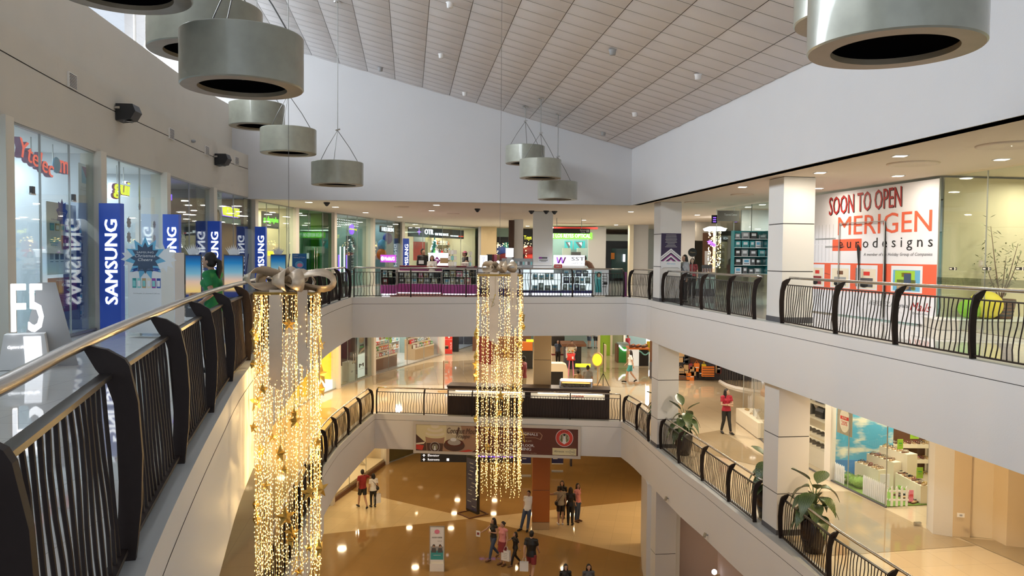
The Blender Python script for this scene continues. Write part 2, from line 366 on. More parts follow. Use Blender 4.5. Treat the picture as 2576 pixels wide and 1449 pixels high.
vs = [(q0.x, q0.y, 3.55), (q1.x, q1.y, 3.55), (q1.x, q1.y, 5.95), (q0.x, q0.y, 5.95)]
vs += [(v[0]+.3, v[1], v[2]) for v in vs]
mb.add(vs, [(0, 1, 2, 3), (4, 7, 6, 5), (0, 4, 5, 1)], 'wall'); struct(mb.build('wall_right'))
# sloping ceiling of quilted fabric panels
def ceiling():
    m = bpy.data.materials.new('ceiling_fabric'); m.use_nodes = True; MATS['ceiling_fabric'] = m.name and m
    b = m.node_tree.nodes['Principled BSDF']; b.inputs['Base Color'].default_value = (.78, .77, .78, 1); b.inputs['Roughness'].default_value = .55
    mat('seam', (.38, .37, .37), .8)
    mb = MB(); k = math.sqrt(1+.257**2); pw, ph = 1.008, .62
    NU, NV = 19, 58
    for i in range(NU):
        for j in range(NV):
            u0 = i*pw; v0 = 1.2-j*ph; u1 = u0+pw; v1 = v0-ph; g = .008; S = 4; vs = []
            for a in range(S+1):
                for b_ in range(S+1):
                    ua = u0+g+(pw-2*g)*a/S; vb = v0-g-(ph-2*g)*b_/S
                    bul = .035*(1-(2*a/S-1)**4)*(1-(2*b_/S-1)**2)*(1+.25*math.sin(i*7.1+j*3.3))
                    p = CA+CN*(ua/k)+CD*vb; vs.append((p.x, p.y, cz(p.x, p.y)-bul))
            mb.add(vs, [(a*(S+1)+b_, a*(S+1)+b_+1, (a+1)*(S+1)+b_+1, (a+1)*(S+1)+b_) for a in range(S) for b_ in range(S)], 'ceiling_fabric')
    pts = []
    for u, v in ((-.3, 2), (19.2, 2), (19.2, -36), (-.3, -36)):
        p = CA+CN*(u/k)+CD*v; pts.append((p.x, p.y, cz(p.x, p.y)+.012))
    mb.add(pts+[(a[0], a[1], a[2]+.25) for a in pts], [(0, 1, 2, 3), (4, 7, 6, 5), (0, 4, 5, 1), (1, 5, 6, 2), (2, 6, 7, 3), (3, 7, 4, 0)], 'seam')
    o = mb.build('ceiling', smooth=True); struct(o)
ceiling()
# clerestory glazing between the left wall and the ceiling
mb = MB(); pth = inset(smooth(WL[:9], 4), .7, 1)
for a, b in zip(pth, pth[1:]): mb.add([(a[0], a[1], 6.8), (b[0], b[1], 6.8), (b[0], b[1], cz(*b)), (a[0], a[1], cz(*a))], [(0, 1, 2, 3)], 'glass_clear')
struct(mb.build('window_1'))
mb = MB()
for i in range(0, len(pth), 4):
    a = pth[i]; mb.tube([(a[0], a[1], 6.7), (a[0], a[1], cz(*a))], .035, 'panel', 6)
struct(mb.build('trim_1'))
# flat soffits
mb = MB()
mb.prism([(-14, 28.3), (4.6, 30.2), (16, 30.2), (16, 62), (-14, 62)], 3.55, 3.7, 'soffit')
mb.prism([(4.5, 30.2), (4.5+.05, 29.9), (9.1, -6), (17, -6), (17, 30.2)], 3.55, 3.7, 'soffit')
mb.prism([tuple(p) for p in inset(smooth(WL[:9], 4), .3, 1)]+[(-14, 29), (-14, -4)], 3.6, 3.72, 'soffit')
struct(mb.build('ceiling'))
# bounding walls of the storeys behind the shops
mb = MB()
for a, b in (((-13.5, -6), (-13.5, 64)), ((-13.5, 62), (16, 62)), ((15.5, 64), (15.5, -6))):
    mb.add([(a[0], a[1], Z1), (b[0], b[1], Z1), (b[0], b[1], 3.6), (a[0], a[1], 3.6)], [(3, 2, 1, 0)], 'wall_cream')
struct(mb.build('wall_back'))
# ------------------------------------------------------------------ columns
def column(c0, w, yaw, seams, z0, z1, label):
    e1 = Vector((math.sin(yaw), math.cos(yaw), 0)); e2 = Vector((math.cos(yaw), -math.sin(yaw), 0)); c0 = Vector((c0[0], c0[1], 0))
    q = [c0, c0+e2*w, c0+e2*w+e1*w, c0+e1*w]
    o = MB(); zs = [z0]+seams+[z1]
    for a, b in zip(zs, zs[1:]): o.prism([(p.x, p.y) for p in q], a+.012, b-.012, 'panel')
    ii = .015; c = (q[0]+q[2])/2; q2 = [p+(c-p).normalized()*ii for p in q]
    o.prism([(p.x, p.y) for p in q2], z0, z1, 'gap')
    for zz in (Z3, Z2):
        if z0 < zz-1: 
            q3 = [p-(c-p).normalized()*.012 for p in q]; o.prism([(p.x, p.y) for p in q3], zz+.02, zz+.16, 'darkgrey')
    ob = o.build('column'); tag(ob, label, 'column', 'square white panelled columns'); ob['kind'] = 'structure'; return ob
YC = -.125
column((6.5, 19.15), .8, YC, [-9, -6.6, -4.15, -2.75, -1.4, .05, 1.27, 2.42], Z1, 3.55, 'near square white panelled column at the right gallery beside the banner')
column((5.2, 28.0), .76, YC, [-9, -6.6, -4.15, -2.75, -1.4, .05, 1.27, 2.42], Z1, 3.55, 'farther square white panelled column carrying the dark chevron poster')
mat('orange_panel', (.46, .14, .025), .5)
def clad(x0, x1, y0, y1, zs, m, base, label, basem='tan'):
    o = MB()
    o.bx(x0+.015, x1-.015, y0+.015, y1-.015, zs[0], zs[-1], 'gap')
    for i, (a, b) in enumerate(zip(zs, zs[1:])): o.bx(x0, x1, y0, y1, a+.01, b-.01, basem if i == 0 and base else m)
    ob = o.build('column'); tag(ob, label, 'column'); ob['kind'] = 'structure'
clad(.98, 1.74, 34.5, 35.26, [Z1, Z1+.33, Z1+1.75, Z1+3.3, Z1+3.75], 'orange_panel', True, 'orange clad column on the ground floor with a man leaning on it')
mat('tan_panel', (.62, .47, .27), .5)
clad(.98, 1.74, 34.5, 35.26, [Z2, Z2+.9, Z2+2.3, Z2+3.75], 'tan_panel', False, 'beige clad column behind the dark snack counter')
clad(.9, 1.75, 34.5, 35.3, [Z3, Z3+1.2, Z3+3.55], 'panel', False, 'white column behind the kiosk with a small notice on it')
# ------------------------------------------------------------------ railings
def rail_run(label, posts, side, z, ends=(0, 0), tail=None):
    """posts: plan points of the post bases; outward (void) is to the right of travel when side=+1"""
    root = thing('railing', label, 'railing', (posts[0][0], posts[0][1], z)); o0 = Vector((posts[0][0], posts[0][1], z))
    N = [perp(posts, i, side) for i in range(len(posts))]
    PP = [Vector((p[0], p[1], z))-o0 for p in posts]
    rail = [p+Vector((-n.x*.215, -n.y*.215, 1.12)) for p, n in zip(PP, N)]
    if ends[0]: rail = [PP[0]+Vector((-N[0].x*.05, -N[0].y*.05, 1.04))+(PP[0]-PP[1]).normalized()*.02] + rail
    mb = MB()
    sm = rail
    if len(rail) > 3:
        sm = []
        for i in range(len(rail)-1):
            p0, p1, p2, p3 = [rail[max(0, min(len(rail)-1, j))] for j in (i-1, i, i+1, i+2)]
            for s in range(3):
                t = s/3; sm.append(.5*((2*p1)+(p2-p0)*t+(2*p0-5*p1+4*p2-p3)*t*t+(3*p1-p0-3*p2+p3)*t**3))
        sm.append(rail[-1])
    mb.tube(sm, .032, 'steel', 12); mb.build('handrail', root, True)
    prof = [(0, .035), (.028, .3), (.035, .56), (.018, .82), (-.02, 1.0), (-.04, 1.035), (-.12, 1.085), (-.2, 1.105), (-.22, 1.085), (-.17, .99), (-.125, .93), (-.085, .8), (-.07, .56), (-.075, .3), (-.09, .035)]
    for p, n in zip(PP, N):
        nn = n.normalized(); mb = MB(); t = Vector((-nn.y, nn.x, 0))
        mb.plate(prof, p, nn, (0, 0, 1), t, .045, 'bronze'); mb.build('post', root)
    for i in range(len(PP)-1):
        a, b = PP[i], PP[i+1]; na, nb = N[i].normalized(), N[i+1].normalized(); mb = MB(); d = (b-a); Ln = d.length; t = d.normalized()
        def Q(f, o, zz): 
            n = na.lerp(nb, f); return a.lerp(b, f)+Vector((n.x*o, n.y*o, zz))
        for zz, oo, m in ((.955, -.125, 'railtop'), (.085, -.06, 'bronze')):
            u, w = Q(0, oo, zz), Q(1, oo, zz); nn = Vector((t.y, -t.x, 0))
            mb.plate([(-.028, -.012), (.028, -.012), (.028, .012), (-.028, .012)], (u+w)/2, nn, (0, 0, 1), t, (w-u).length-.04, m)
        k = max(2, int(round(Ln/.115)))
        for j in range(1, k):
            f = j/k; wv = math.sin(j*.85+i*1.7); amp = .034*wv if abs(wv) > .45 else 0; pts = []
            for s in range(6 if amp else 2):
                g = s/(5 if amp else 1); pts.append(Q(f, -.06-.065*g, .085+.87*g)+t*(amp*math.sin(2*PI*g)))
            mb.tube(pts, .0105, 'bronze', 5, False)
        mb.build('baluster_panel', root)
    return root
def off(path, d): return [(p[0]-perp(path, i, 1).x*d, p[1]-perp(path, i, 1).y*d) for i, p in enumerate(path)]
Lp = off(L[1:], .07)
rail_run('bronze baluster railing with steel handrail curving along the left gallery past the phone shops', Lp, 1, Z3)
def split(a, b, n): return [(a[0]+(b[0]-a[0])*i/n, a[1]+(b[1]-a[1])*i/n) for i in range(n+1)]
fr = off(FAR3, .07); rail_run('straight baluster railing across the far end of the top gallery before the kiosks', split((fr[0][0]+.05, fr[0][1]+.01), (fr[1][0]-.1, fr[1][1]), 5), 1, Z3)
Rr = off(R3, .07)
rail_run('short railing piece between the far top railing and the chevron poster column', [Rr[0], Rr[1], (Rr[2][0]-.03, 28.85)], 1, Z3)
rail_run('top gallery railing between the two white columns in front of the glass shop', [(Rr[2][0]+.06, 27.85), (Rr[3][0], 25.9), (5.67, 23.9), (5.92, 21.8), (6.12, 20.15)], 1, Z3)
rail_run('top gallery railing in front of the red and white banner', [(6.42, 18.95)]+Rr[8:], 1, Z3)
Lp2 = off(L2[1:], .07)
rail_run('curved railing of the middle storey behind the near light curtain', Lp2, 1, Z2)
fr = off(FAR2, .07); rail_run('straight middle storey railing in front of the dark snack counter', split((fr[0][0]+.05, fr[0][1]), (fr[1][0]-.05, fr[1][1]), 5), 1, Z2)
Rr = off(R2, .07)
rail_run('middle storey railing bending towards the farther white column', [Rr[0], Rr[1], (5.03, 29.0)], 1, Z2)
rail_run('middle storey railing between the two white columns with a potted plant at its far end', [(5.27, 27.85), (5.5, 25.9), (5.78, 23.85), (6.02, 21.8), (6.22, 20.1)], 1, Z2)
rail_run('middle storey railing nearest the shoe shop with a big plant pot behind it', [(6.5, 18.95)]+Rr[8:], 1, Z2)
# ------------------------------------------------------------------ drum pendants
mat('drum', (.34, .35, .29), .30, .12, noise=.22, nscale=5, bump=.05, bscale=9, coat=.5); mat('drum_rim', (.36, .30, .21), .4, .3, noise=.15, nscale=6)
mat('cable', (.18, .18, .17), .4, .5)
def drum(x0, x1, ytop, label, Y, cord=None, D=1.36, H=.60):
    c = PY((x0+x1)/2, ytop, Y); r = D/2; zt = c.z
    root = thing('drum_pendant', label, 'pendant lamp', (c.x, c.y, zt-H), 0, 'metal drum pendants')
    mb = MB(); mb.lathe([(r-.012, H), (r, H-.012)], (0, 0, 0), 'drum', 64); mb.lathe([(r, H-.012), (r, .014)], (0, 0, 0), 'drum', 64); mb.lathe([(r, .014), (r-.014, 0)], (0, 0, 0), 'drum', 64); mb.lathe([(r-.012, H), (r-.05, H-.01), (r-.05, .05)], (0, 0, 0), 'drum', 64); mb.build('shell', root, True)
    mb = MB(); mb.lathe([(r-.014, 0), (r*.72, 0)], (0, 0, 0), 'drum_rim', 64); mb.lathe([(r*.72, 0), (r*.72, .05)], (0, 0, 0), 'drum_rim', 64); mb.build('bottom_rim', root, True)
    mb = MB(); mb.lathe([(.72*r, .05), (.60*r, .09), (.01, .10)], (0, 0, 0), 'void', 40); mb.build('hole_shade_disc', root, True)  # near-black disc: shade of the drum's open hole put into its colour
    mb = MB(); mb.lathe([(r-.05, H-.1), (.01, H-.1)], (0, 0, 0), 'darkgrey', 32); mb.build('top_plate', root)
    hz = H+.85; cx = cord*1.0 if cord else 0; mb = MB()
    for k in range(3):
        a = 2*PI*k/3+.6; e = Vector((math.cos(a)*(r-.05), math.sin(a)*(r-.05), H-.02)); h = Vector((0, 0, hz))
        mb.tube([e, e.lerp(h, .5)+Vector((math.cos(a)*.03, math.sin(a)*.03, 0)), h], .009, 'cable', 5)
    mb.build('sling_wires', root)
    top = cz(c.x, c.y)-(zt-H)-.03; mb = MB()
    mb.tube([(0, 0, hz), (0, 0, top)], .011, 'cable', 6); mb.tube([(-.05, 0, hz), (.07, 0, hz+.03)], .02, 'steel', 6); mb.build('suspension_cable', root)
    mb = MB(); mb.lathe([(.01, top-.03), (.09, top-.02), (.1, top+.01), (.01, top+.03)], (0, 0, 0), 'steel', 16); mb.build('ceiling_plate', root)
    return root
DR = [(463, 757, 90, 9.2, 'large drum pendant hanging lowest and nearest over the left side', 1.36),
      (380, 653, 22, 11.0, 'large drum pendant partly behind the lowest near drum, cut by the top of the picture', 1.5),
      (142, 470, -160, 8.3, 'drum pendant of which only the bottom rim shows at the upper left corner', 1.36),
      (579, 714, 262, 21.1, 'drum pendant half hidden under the big near drum, before the far white wall', 1.42),
      (657, 794, 325, 19.6, 'drum pendant left of the one on a long straight cable, with another tucked behind', 1.34),
      (785, 913, 409, 21.2, 'drum pendant hanging alone on one long cable before the far white wall', 1.36),
      (1272, 1370, 368, 27.6, 'highest and leftmost of the three small distant drum pendants', 1.36),
      (1307, 1412, 402, 25.9, 'middle one of the three small distant drum pendants', 1.36),
      (1353, 1452, 458, 27.4, 'lowest and rightmost of the three small distant drum pendants', 1.36),
      (2048, 2459, -55, 6.75, 'huge near drum pendant at the upper right with shining side', 1.38),
      (2011, 2331, -85, 8.6, 'drum pendant mostly hidden behind the huge one at the upper right', 1.38)]
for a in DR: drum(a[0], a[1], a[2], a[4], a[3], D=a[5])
# ceiling spotlights and detectors on the fabric
for i, (x, y) in enumerate([(1132, 3), (1110, 133), (1169, 230), (1541, 122), (1597, 281), (1756, 184), (957, 168), (1518, 330)]):
    c = cpt(x, y); mb = MB(); mb.lathe([(.01, -.13), (.07, -.12), (.08, -.02), (.10, 0)], (0, 0, 0), 'white' if i not in (3, 6, 7) else 'grey', 16)
    o = mb.build('ceiling_sensor' if i in (3, 6, 7) else 'ceiling_spotlight', None, True, (c.x, c.y, c.z-.03))
    tag(o, ['small white spotlight at the top edge of the quilted ceiling', 'white spotlight on the quilted ceiling above the middle', 'small spotlight on the quilted ceiling close to the far wall', 'small grey sensor on the quilted ceiling between two spotlights',
            'white spotlight low on the ceiling above the three small drums', 'white spotlight on the ceiling nearest the huge right drum', 'tiny grey sensor on the bright part of the ceiling near the far wall', 'small grey sensor where ceiling and right wall draw together'][i], 'light' if i not in (3, 6, 7) else 'sensor')
# ------------------------------------------------------------------ light curtains
mat('bulb', (1, .8, .4), .4, emit=(1, .66, .22), es=5.0, sample=False)
mat('string_wire', (.45, .33, .14), .4, .4); mat('gold', (.52, .34, .08), .36, .65, noise=.15, nscale=14); mat('ribbon', (.80, .64, .46), .32, .25, noise=.12, nscale=5); mat('gold_foil', (.60, .42, .06), .3, .8)
def star_mb(r, m, wire=False, th=.05):
    mb = MB(); pts = []
    for i in range(10):
        a = PI/2+PI*i/5; q = r if i % 2 == 0 else r*.42; pts.append((math.cos(a)*q, math.sin(a)*q))
    if wire:
        out = [pts[i] for i in (0, 4, 8, 2, 6, 0)]
        mb.tube([(a, 0, b) for a, b in out], .006, m, 5)
    else:
        vs = [(a, 0, b) for a, b in pts]+[(0, -th, 0), (0, th, 0)]
        mb.add(vs, [(i, (i+1) % 10, 10) for i in range(10)]+[((i+1) % 10, i, 11) for i in range(10)], m)
    return mb
def curtain(cx, cy, ztop, zbot, half, n, label, stars, seed, rz, bigbow=True):
    rr = random.Random(seed); root = thing('light_curtain', label, 'christmas light curtain', (cx, cy, zbot), rz, 'gold christmas light curtains'); H = ztop-zbot
    pos = []
    per = int(n*.72)
    for i in range(per):
        s = i/per*4; side = int(s); f = (s-side)*2-1; q = [(f, -1), (1, f), (-f, 1), (-1, -f)][side]
        pos.append((q[0]*half+rr.uniform(-.012, .012), q[1]*half+rr.uniform(-.012, .012)))
    for i in range(n-per): pos.append((rr.uniform(-.8, .8)*half, rr.uniform(-.8, .8)*half))
    for (x, y) in pos:
        b0 = rr.uniform(0, .35); mb = MB(); mb.tube([(x, y, b0), (x, y, H-.05)], .0028, 'string_wire', 3, False); st = mb.build('light_string', root)
        mb = MB(); z = b0
        while z < H-.06:
            r = .0075; a = rr.uniform(0, 6.28); ox, oy = x+math.cos(a)*.012, y+math.sin(a)*.012
            mb.add([(ox+r*math.cos(a+k*2.094), oy+r*math.sin(a+k*2.094), z-.006) for k in range(3)]+[(ox, oy, z+.014)], [(0, 2, 1), (0, 1, 3), (1, 2, 3), (2, 0, 3)], 'bulb')
            z += rr.uniform(.04, .09)
        b = mb.build('bulb', st); b['kind'] = 'stuff'
    # top frame
    mb = MB()
    for z in (H-.05,):
        q = [(-half, -half, z), (half, -half, z), (half, half, z), (-half, half, z), (-half, -half, z)]; mb.tube(q, .018, 'gold', 6)
        mb.bx(-half, half, -half, half, z-.005, z+.012, 'ribbon')
    mb.build('top_frame', root)
    # ribbon tails down each face
    for (x, y, nx, ny, ln, w) in ((-.28*half, -1.03*half, 0, -1, 1.25, .17), (.62*half, -1.03*half, 0, -1, .95, .13), (1.03*half, -.1*half, 1, 0, 1.2, .16), (-1.03*half, .2*half, -1, 0, .6, .16)):
        mb = MB(); K = 14; vs = []; tx, ty = -ny, nx
        for k in range(K+1):
            g = k/K; wob = .02*math.sin(g*5+x*9); ww = w/2
            zz = H-ln*g
            vs += [(x+nx*wob-tx*ww, y+ny*wob-ty*ww, zz), (x+nx*wob+tx*ww, y+ny*wob+ty*ww, zz-(.09 if k == K else 0))]
        vs2 = [(v[0]-nx*.004, v[1]-ny*.004, v[2]) for v in vs]
        fs = [(2*k, 2*k+1, 2*k+3, 2*k+2) for k in range(K)]; mb.add(vs+vs2, fs+[tuple(2*K+2+i for i in f[::-1]) for f in fs], 'ribbon'); mb.build('ribbon_tail', root, True)
    # bow loops
    nl = 9 if bigbow else 7; sc = 1.0 if bigbow else .55
    for k in range(nl):
        a = 2*PI*k/nl+.35; ln = (.40+.09*(k % 3))*sc; w = .17*sc; mb = MB(); vs = []; K = 16; tilt = .15+.25*((k*7) % 4)/3
        rad = Vector((math.cos(a), math.sin(a), 0)); tan = Vector((-math.sin(a), math.cos(a), 0)); c0 = Vector((rr.uniform(-.12, .12), rr.uniform(-.12, .12), H+.02))
        for j in range(K+1):
            ph = 2*PI*j/K; out = ln*(1-math.cos(ph))/2; hh = .15*sc*math.sin(ph)*math.sin(ph/2+.3)+out*tilt*.35
            c = c0+rad*out+Vector((0, 0, max(-.05, hh+.05))); tw = tan*(w/2*(.45+.55*math.sin(ph/2)))+Vector((0, 0, .05*math.sin(ph)))
            vs += [c-tw, c+tw]
        fs = [(2*j, 2*j+1, 2*j+3, 2*j+2) for j in range(K)]
        mb.add(vs, fs, 'ribbon'); o = mb.build('bow_loop', root, True); md = o.modifiers.new('thick', 'SOLIDIFY'); md.thickness = .006
    for (x, y, z, r, wire, yaw) in stars:
        o = star_mb(r, 'gold' if not wire else 'gold_foil', wire).build('star_ornament', root, False, (x*half, y*half, H-z), yaw)
        mb = MB(); mb.tube([(0, 0, r*.9), (0, 0, min(r*.9+.5, z-.05))], .003, 'string_wire', 3); mb.build('hanging_wire', o)
def mkstars(seed, n, zr):
    rr = random.Random(seed); out = []
    for i in range(n):
        s = rr.choice([0, 0, 0, 1, 3]); f = rr.uniform(-.9, .9); x, y = [(f, -1.06), (1.08, f), (f, 1), (-1.08, f)][s]
        out.append((x, y, zr[0]+(zr[1]-zr[0])*(i+.5)/n, rr.choice([.07, .09, .11, .13, .15]), rr.random() < .3, rr.uniform(-.9, .9)+(PI/2 if s in (1, 3) else 0)))
    return out
curtain(-3.02, 10.75, 1.10, -3.05, .38, 64, 'near gold fairy light curtain with a large ribbon bow hanging beside the left railing', mkstars(3, 34, (.4, 4.0)), 5, .12)
curtain(-.235, 15.0, 1.27, -3.02, .40, 50, 'farther gold fairy light curtain hanging in the middle of the atrium', mkstars(8, 18, (.45, 3.3)), 6, .05, False)
for x, y, n in ((-3.02, 10.75, 1), (-.235, 15, 2)):
    for z in (.6, .0, -.6, -1.2, -1.8, -2.5):
        l = bpy.data.lights.new('curtain_glow', 'POINT'); l.energy = 17; l.color = (1, .66, .26); l.shadow_soft_size = .008
        o = bpy.data.objects.new('curtain_glow', l); COL.objects.link(o); o.location = (x, y, z)
    mb = MB(); mb.tube([(x, y, 1.2), (x, y, cz(x, y))], .004, 'cable', 4); o = mb.build('hanging_wire_rope'); tag(o, ['thin cable holding up the near light curtain', 'thin cable holding up the farther light curtain'][n-1], 'cable')
# ------------------------------------------------------------------ left shops, top storey
mat('shop_white', (.70, .75, .80), .6); mat('shop_dark', (.06, .06, .08), .5); mat('shop_cream', (.72, .64, .45), .6); mat('shop_teal', (.30, .42, .40), .5)
mat('paper', (.80, .82, .86), .6); mat('pilaster', (.74, .69, .60), .6); mat('frame', (.45, .46, .45), .35, .6); mat('dim_glass', (.05, .09, .09), .1)
WIN = [1]; DOOR = [0]
class Frame:
    """a shopfront: x runs along it, y goes into the shop, z up"""
    def __init__(s, a, b, z):
        s.a = Vector((a[0], a[1], 0)); s.d = Vector((b[0]-a[0], b[1]-a[1], 0)); s.len = s.d.length; s.d.normalize(); s.n = Vector((-s.d.y, s.d.x, 0)); s.z = z; s.rz = math.atan2(s.d.y, s.d.x)
        s.o = Vector((a[0], a[1], z))
    def w(s, u, v, z=0): return s.a+s.d*u+s.n*v+Vector((0, 0, s.z+z))
    def hit(s, x, y, v=0.0):
        r = ray(x, y); o = s.a+s.n*v; t = ((o-CAM).dot(s.n))/r.dot(s.n); q = CAM+r*t; return (q-o).dot(s.d), q.z-s.z
    def box(s, x0, x1, y0, y1, v=0.0):
        """pixel bounds to centre u, centre z, width, height on the plane v inside"""
        ym = (y0+y1)/2; u0, z_ = s.hit(x0, ym, v); u1, z__ = s.hit(x1, ym, v); xm = (x0+x1)/2; _, za = s.hit(xm, y0, v); _, zb = s.hit(xm, y1, v)
        return (u0+u1)/2, (za+zb)/2, abs(u1-u0), abs(za-zb)
def bay(f, h, depth, wallm, floorm=None, light=None, joints=(.33, .66), glass='glass', front=True, side=True, pil=True, lightz=None, ceilm='white'):
    mb = MB(); W = f.len
    mb.bx(0, W, depth, depth+.06, 0, h, wallm); struct(mb.build('wall_shop', None, False, f.o, f.rz))
    for x in ((.025, W-.025) if side else ()): mb = MB(); mb.bx(x-.02, x+.02, .25, depth, 0, h, wallm); struct(mb.build('wall_shop', None, False, f.o, f.rz))
    mb = MB(); mb.bx(0, W, .1, depth, h-.06, h-.02, ceilm); struct(mb.build('ceiling_shop', None, False, f.o, f.rz))
    if floorm: mb = MB(); mb.bx(0, W, .05, depth, .005, .03, floorm); struct(mb.build('floor_shop', None, False, f.o, f.rz))
    if front:
        mb = MB(); mb.bx(.14, W-.02, .05, .065, .03, h-.03, glass); struct(mb.build('window_%d' % (WIN[0]+1), None, False, f.o, f.rz)); WIN[0] += 1
        mb = MB()
        for j in joints: mb.bx(W*j-.006, W*j+.006, .04, .075, .03, h-.03, 'frame')
        mb.bx(.14, W, .03, .085, 0, .05, 'frame'); mb.bx(.14, W, .03, .085, h-.06, h, 'frame'); struct(mb.build('trim_%d' % (WIN[0]), None, False, f.o, f.rz))
    if pil:
        mb = MB(); mb.bx(-.14, .14, -.10, .3, 0, h, 'pilaster'); struct(mb.build('column_pilaster', None, False, f.o, f.rz))
    if light: shop_lamps([f.w(W*(i+.5)/3, depth*.5, h-.12) for i in range(3)], light[0], light[1])
def card(f, name, label, cat, u, v, z, w, h, base, draw=None, group=None, t=.012, kind='MB'):
    """a flat board standing or hanging at (u, v) with its lower edge at z; draw(mb, w, h) adds the print in a frame with origin at the bottom centre"""
    mb = MB(); mb.bx(-w/2, w/2, 0, t, 0, h, base)
    if draw: draw(mb, w, h)
    o = mb.build(name, None, False, f.w(u, v, z), f.rz); return tag(o, label, cat, group)
def pcard(f, name, label, cat, x0, x1, y0, y1, v, base, draw=None, group=None, t=.012):
    u, z, w, h = f.box(x0, x1, y0, y1, v); return card(f, name, label, cat, u, v, z-h/2, w, h, base, draw, group, t)
def lines(mb, x, z, w, n, dz, m, k=2, seed=1, hh=.012):
    rr = random.Random(seed)
    for i in range(n): ww = w*rr.uniform(.6, 1); mb.rect(x-(w-ww)/2*0, z-i*dz, ww, hh, m, k)
PLc = WL[4:13]
BF = [Frame(a, b, 0) for a, b in zip(PLc, PLc[1:])]
B1, B2, B3, B4, B5, B6, B7, B8 = BF
B0 = Frame(WL[3], WL[4], 0)
bay(B0, 3.62, 3.5, 'shop_white', 'floor_white', (60, COOL))
bay(B1, 3.62, 3.5, 'shop_white', 'floor_white', (85, COOL), (.35, .66))
bay(B2, 3.62, 3.2, 'shop_white', 'floor_white', (80, COOL), (.3, .6))
bay(B3, 3.62, 3.0, 'shop_dark', 'floor_white', (14, COOL), (.5,))
bay(B4, 3.62, 3.0, 'shop_dark', 'floor_white', (22, (.7, .75, 1)), (.5,))
bay(B5, 3.57, 3.0, 'shop_cream', None, (110, (1, .9, .6)), (.3, .6, .8))
bay(B6, 3.57, 3.0, 'lime', None, (10, SOFT), (.35, .72), 'glass_green')
bay(B7, 3.57, 3.0, 'shop_teal', None, (45, (.9, .95, .8)), (.35, .6))
bay(B8, 3.57, 3.0, 'shop_teal', None, (40, COOL), (.5,))
# hanging letter signs
def sign_ytelecom():
    f = B1; root = thing('hanging_sign', 'red slanted telecom letters with a blue oval hanging behind the first shop window', 'shop sign', f.w(0, .25), f.rz)
    u, z, w, h = f.box(50, 134, 362, 436, .25); mb = MB(); sh = -.32
    mb.M = Matrix(((1, 0, 0, 0), (0, 1, 0, 0), (sh*.55, 0, 1, -sh*.55*u), (0, 0, 0, 1)))
    mb.text('Ytelec', u, z, w, h*.62, 'lit_red', 3, .0, shear=.25, bold=.02); mb.text('Ytelec', u, z, w, h*.62, 'plum', 1, .10, shear=.25, bold=.03, y0=.10)
    mb.build('red_letters', root)
    u2, z2, w2, h2 = f.box(134, 150, 395, 436, .25); mb = MB(); mb.ell((u2, 0, z2), (w2/2, .05, h2/2), 'sky', 16, 10); mb.build('blue_oval', root, True)
    u3, z3, w3, h3 = f.box(150, 171, 405, 436, .25); mb = MB(); mb.text('m', u3, z3, w3, h3, 'lit_red', 3, bold=.03); mb.text('m', u3, z3, w3, h3, 'plum', 1, .1, bold=.03, y0=.1); mb.build('red_letter', root)
    mb = MB(); mb.tube([(u-.1, .06, z+h*.2), (u-.1, .06, 3.55)], .01, 'frame', 5); mb.tube([(u2, .06, z2), (u2, .06, 3.55)], .01, 'frame', 5); mb.build('hanging_rod', root)
sign_ytelecom()
def sign_gui():
    f = B2; root = thing('hanging_sign', 'yellow lit letters with a white outline hanging above the nearest blue pillar', 'shop sign', f.w(0, .3), f.rz)
    u, z, w, h = f.box(284, 326, 448, 508, .3); mb = MB(); mb.text('gui', u, z, w*1.05, h*.9, 'lit_letter', 1, .06, bold=.12, y0=.1, shear=.1); mb.build('white_outline', root)
    mb = MB(); mb.text('gui', u, z, w*1.0, h*.84, 'purple', 1, .02, bold=.09, shear=.1, y0=.03); mb.build('purple_outline', root)
    mb = MB(); mb.text('gui', u, z, w*.92, h*.76, 'lit_yellow', 3, .01, bold=.05, shear=.1, y0=.0); mb.build('yellow_letters', root)
    mb = MB(); mb.tube([(u-.1, .06, z), (u-.1, .06, 3.55)], .01, 'frame', 5); mb.tube([(u+.3, .06, z), (u+.3, .06, 3.55)], .01, 'frame', 5); mb.build('hanging_rod', root)
sign_gui()
# tall blue light boxes
mat('pillar_blue', (.02, .06, .34), .4, emit=(.02, .055, .30), es=.35)
for i, (x0, x1, yt, Y, lb, rz) in enumerate([(248, 302, 511, 16.0, 'nearest and largest tall blue pillar light box beside the first shop', -.02), (409, 449, 539, 20.1, 'tall blue pillar light box behind the white poster stand', 0), (522, 553, 556, 24.4, 'tall blue pillar light box behind the head of the woman in green', .0),
                                         (641, 668, 570, 28.8, 'tall blue pillar light box above the bow of the near light curtain', 0), (1014, 1029, 600, 46.1, 'small distant blue pillar light box beside the dark signed glass shop', .1)]):
    a = PY(x0, yt, Y); b = PY(x1, yt, Y); w = b.x-a.x; h = a.z
    root = thing('light_box_pillar', lb, 'advertising light box', ((a.x+b.x)/2, Y, 0), rz, 'tall blue pillar light boxes')
    mb = MB(); mb.bx(-w/2, w/2, 0, .16, .0, h, 'pillar_blue'); mb.build('casing', root)
    mb = MB(); mb.text('SAMSUNG', .03, h*.54, h*.66, w*.58, 'lit_letter', 1, .012, rot=PI/2, bold=.035); mb.build('lettering', root)
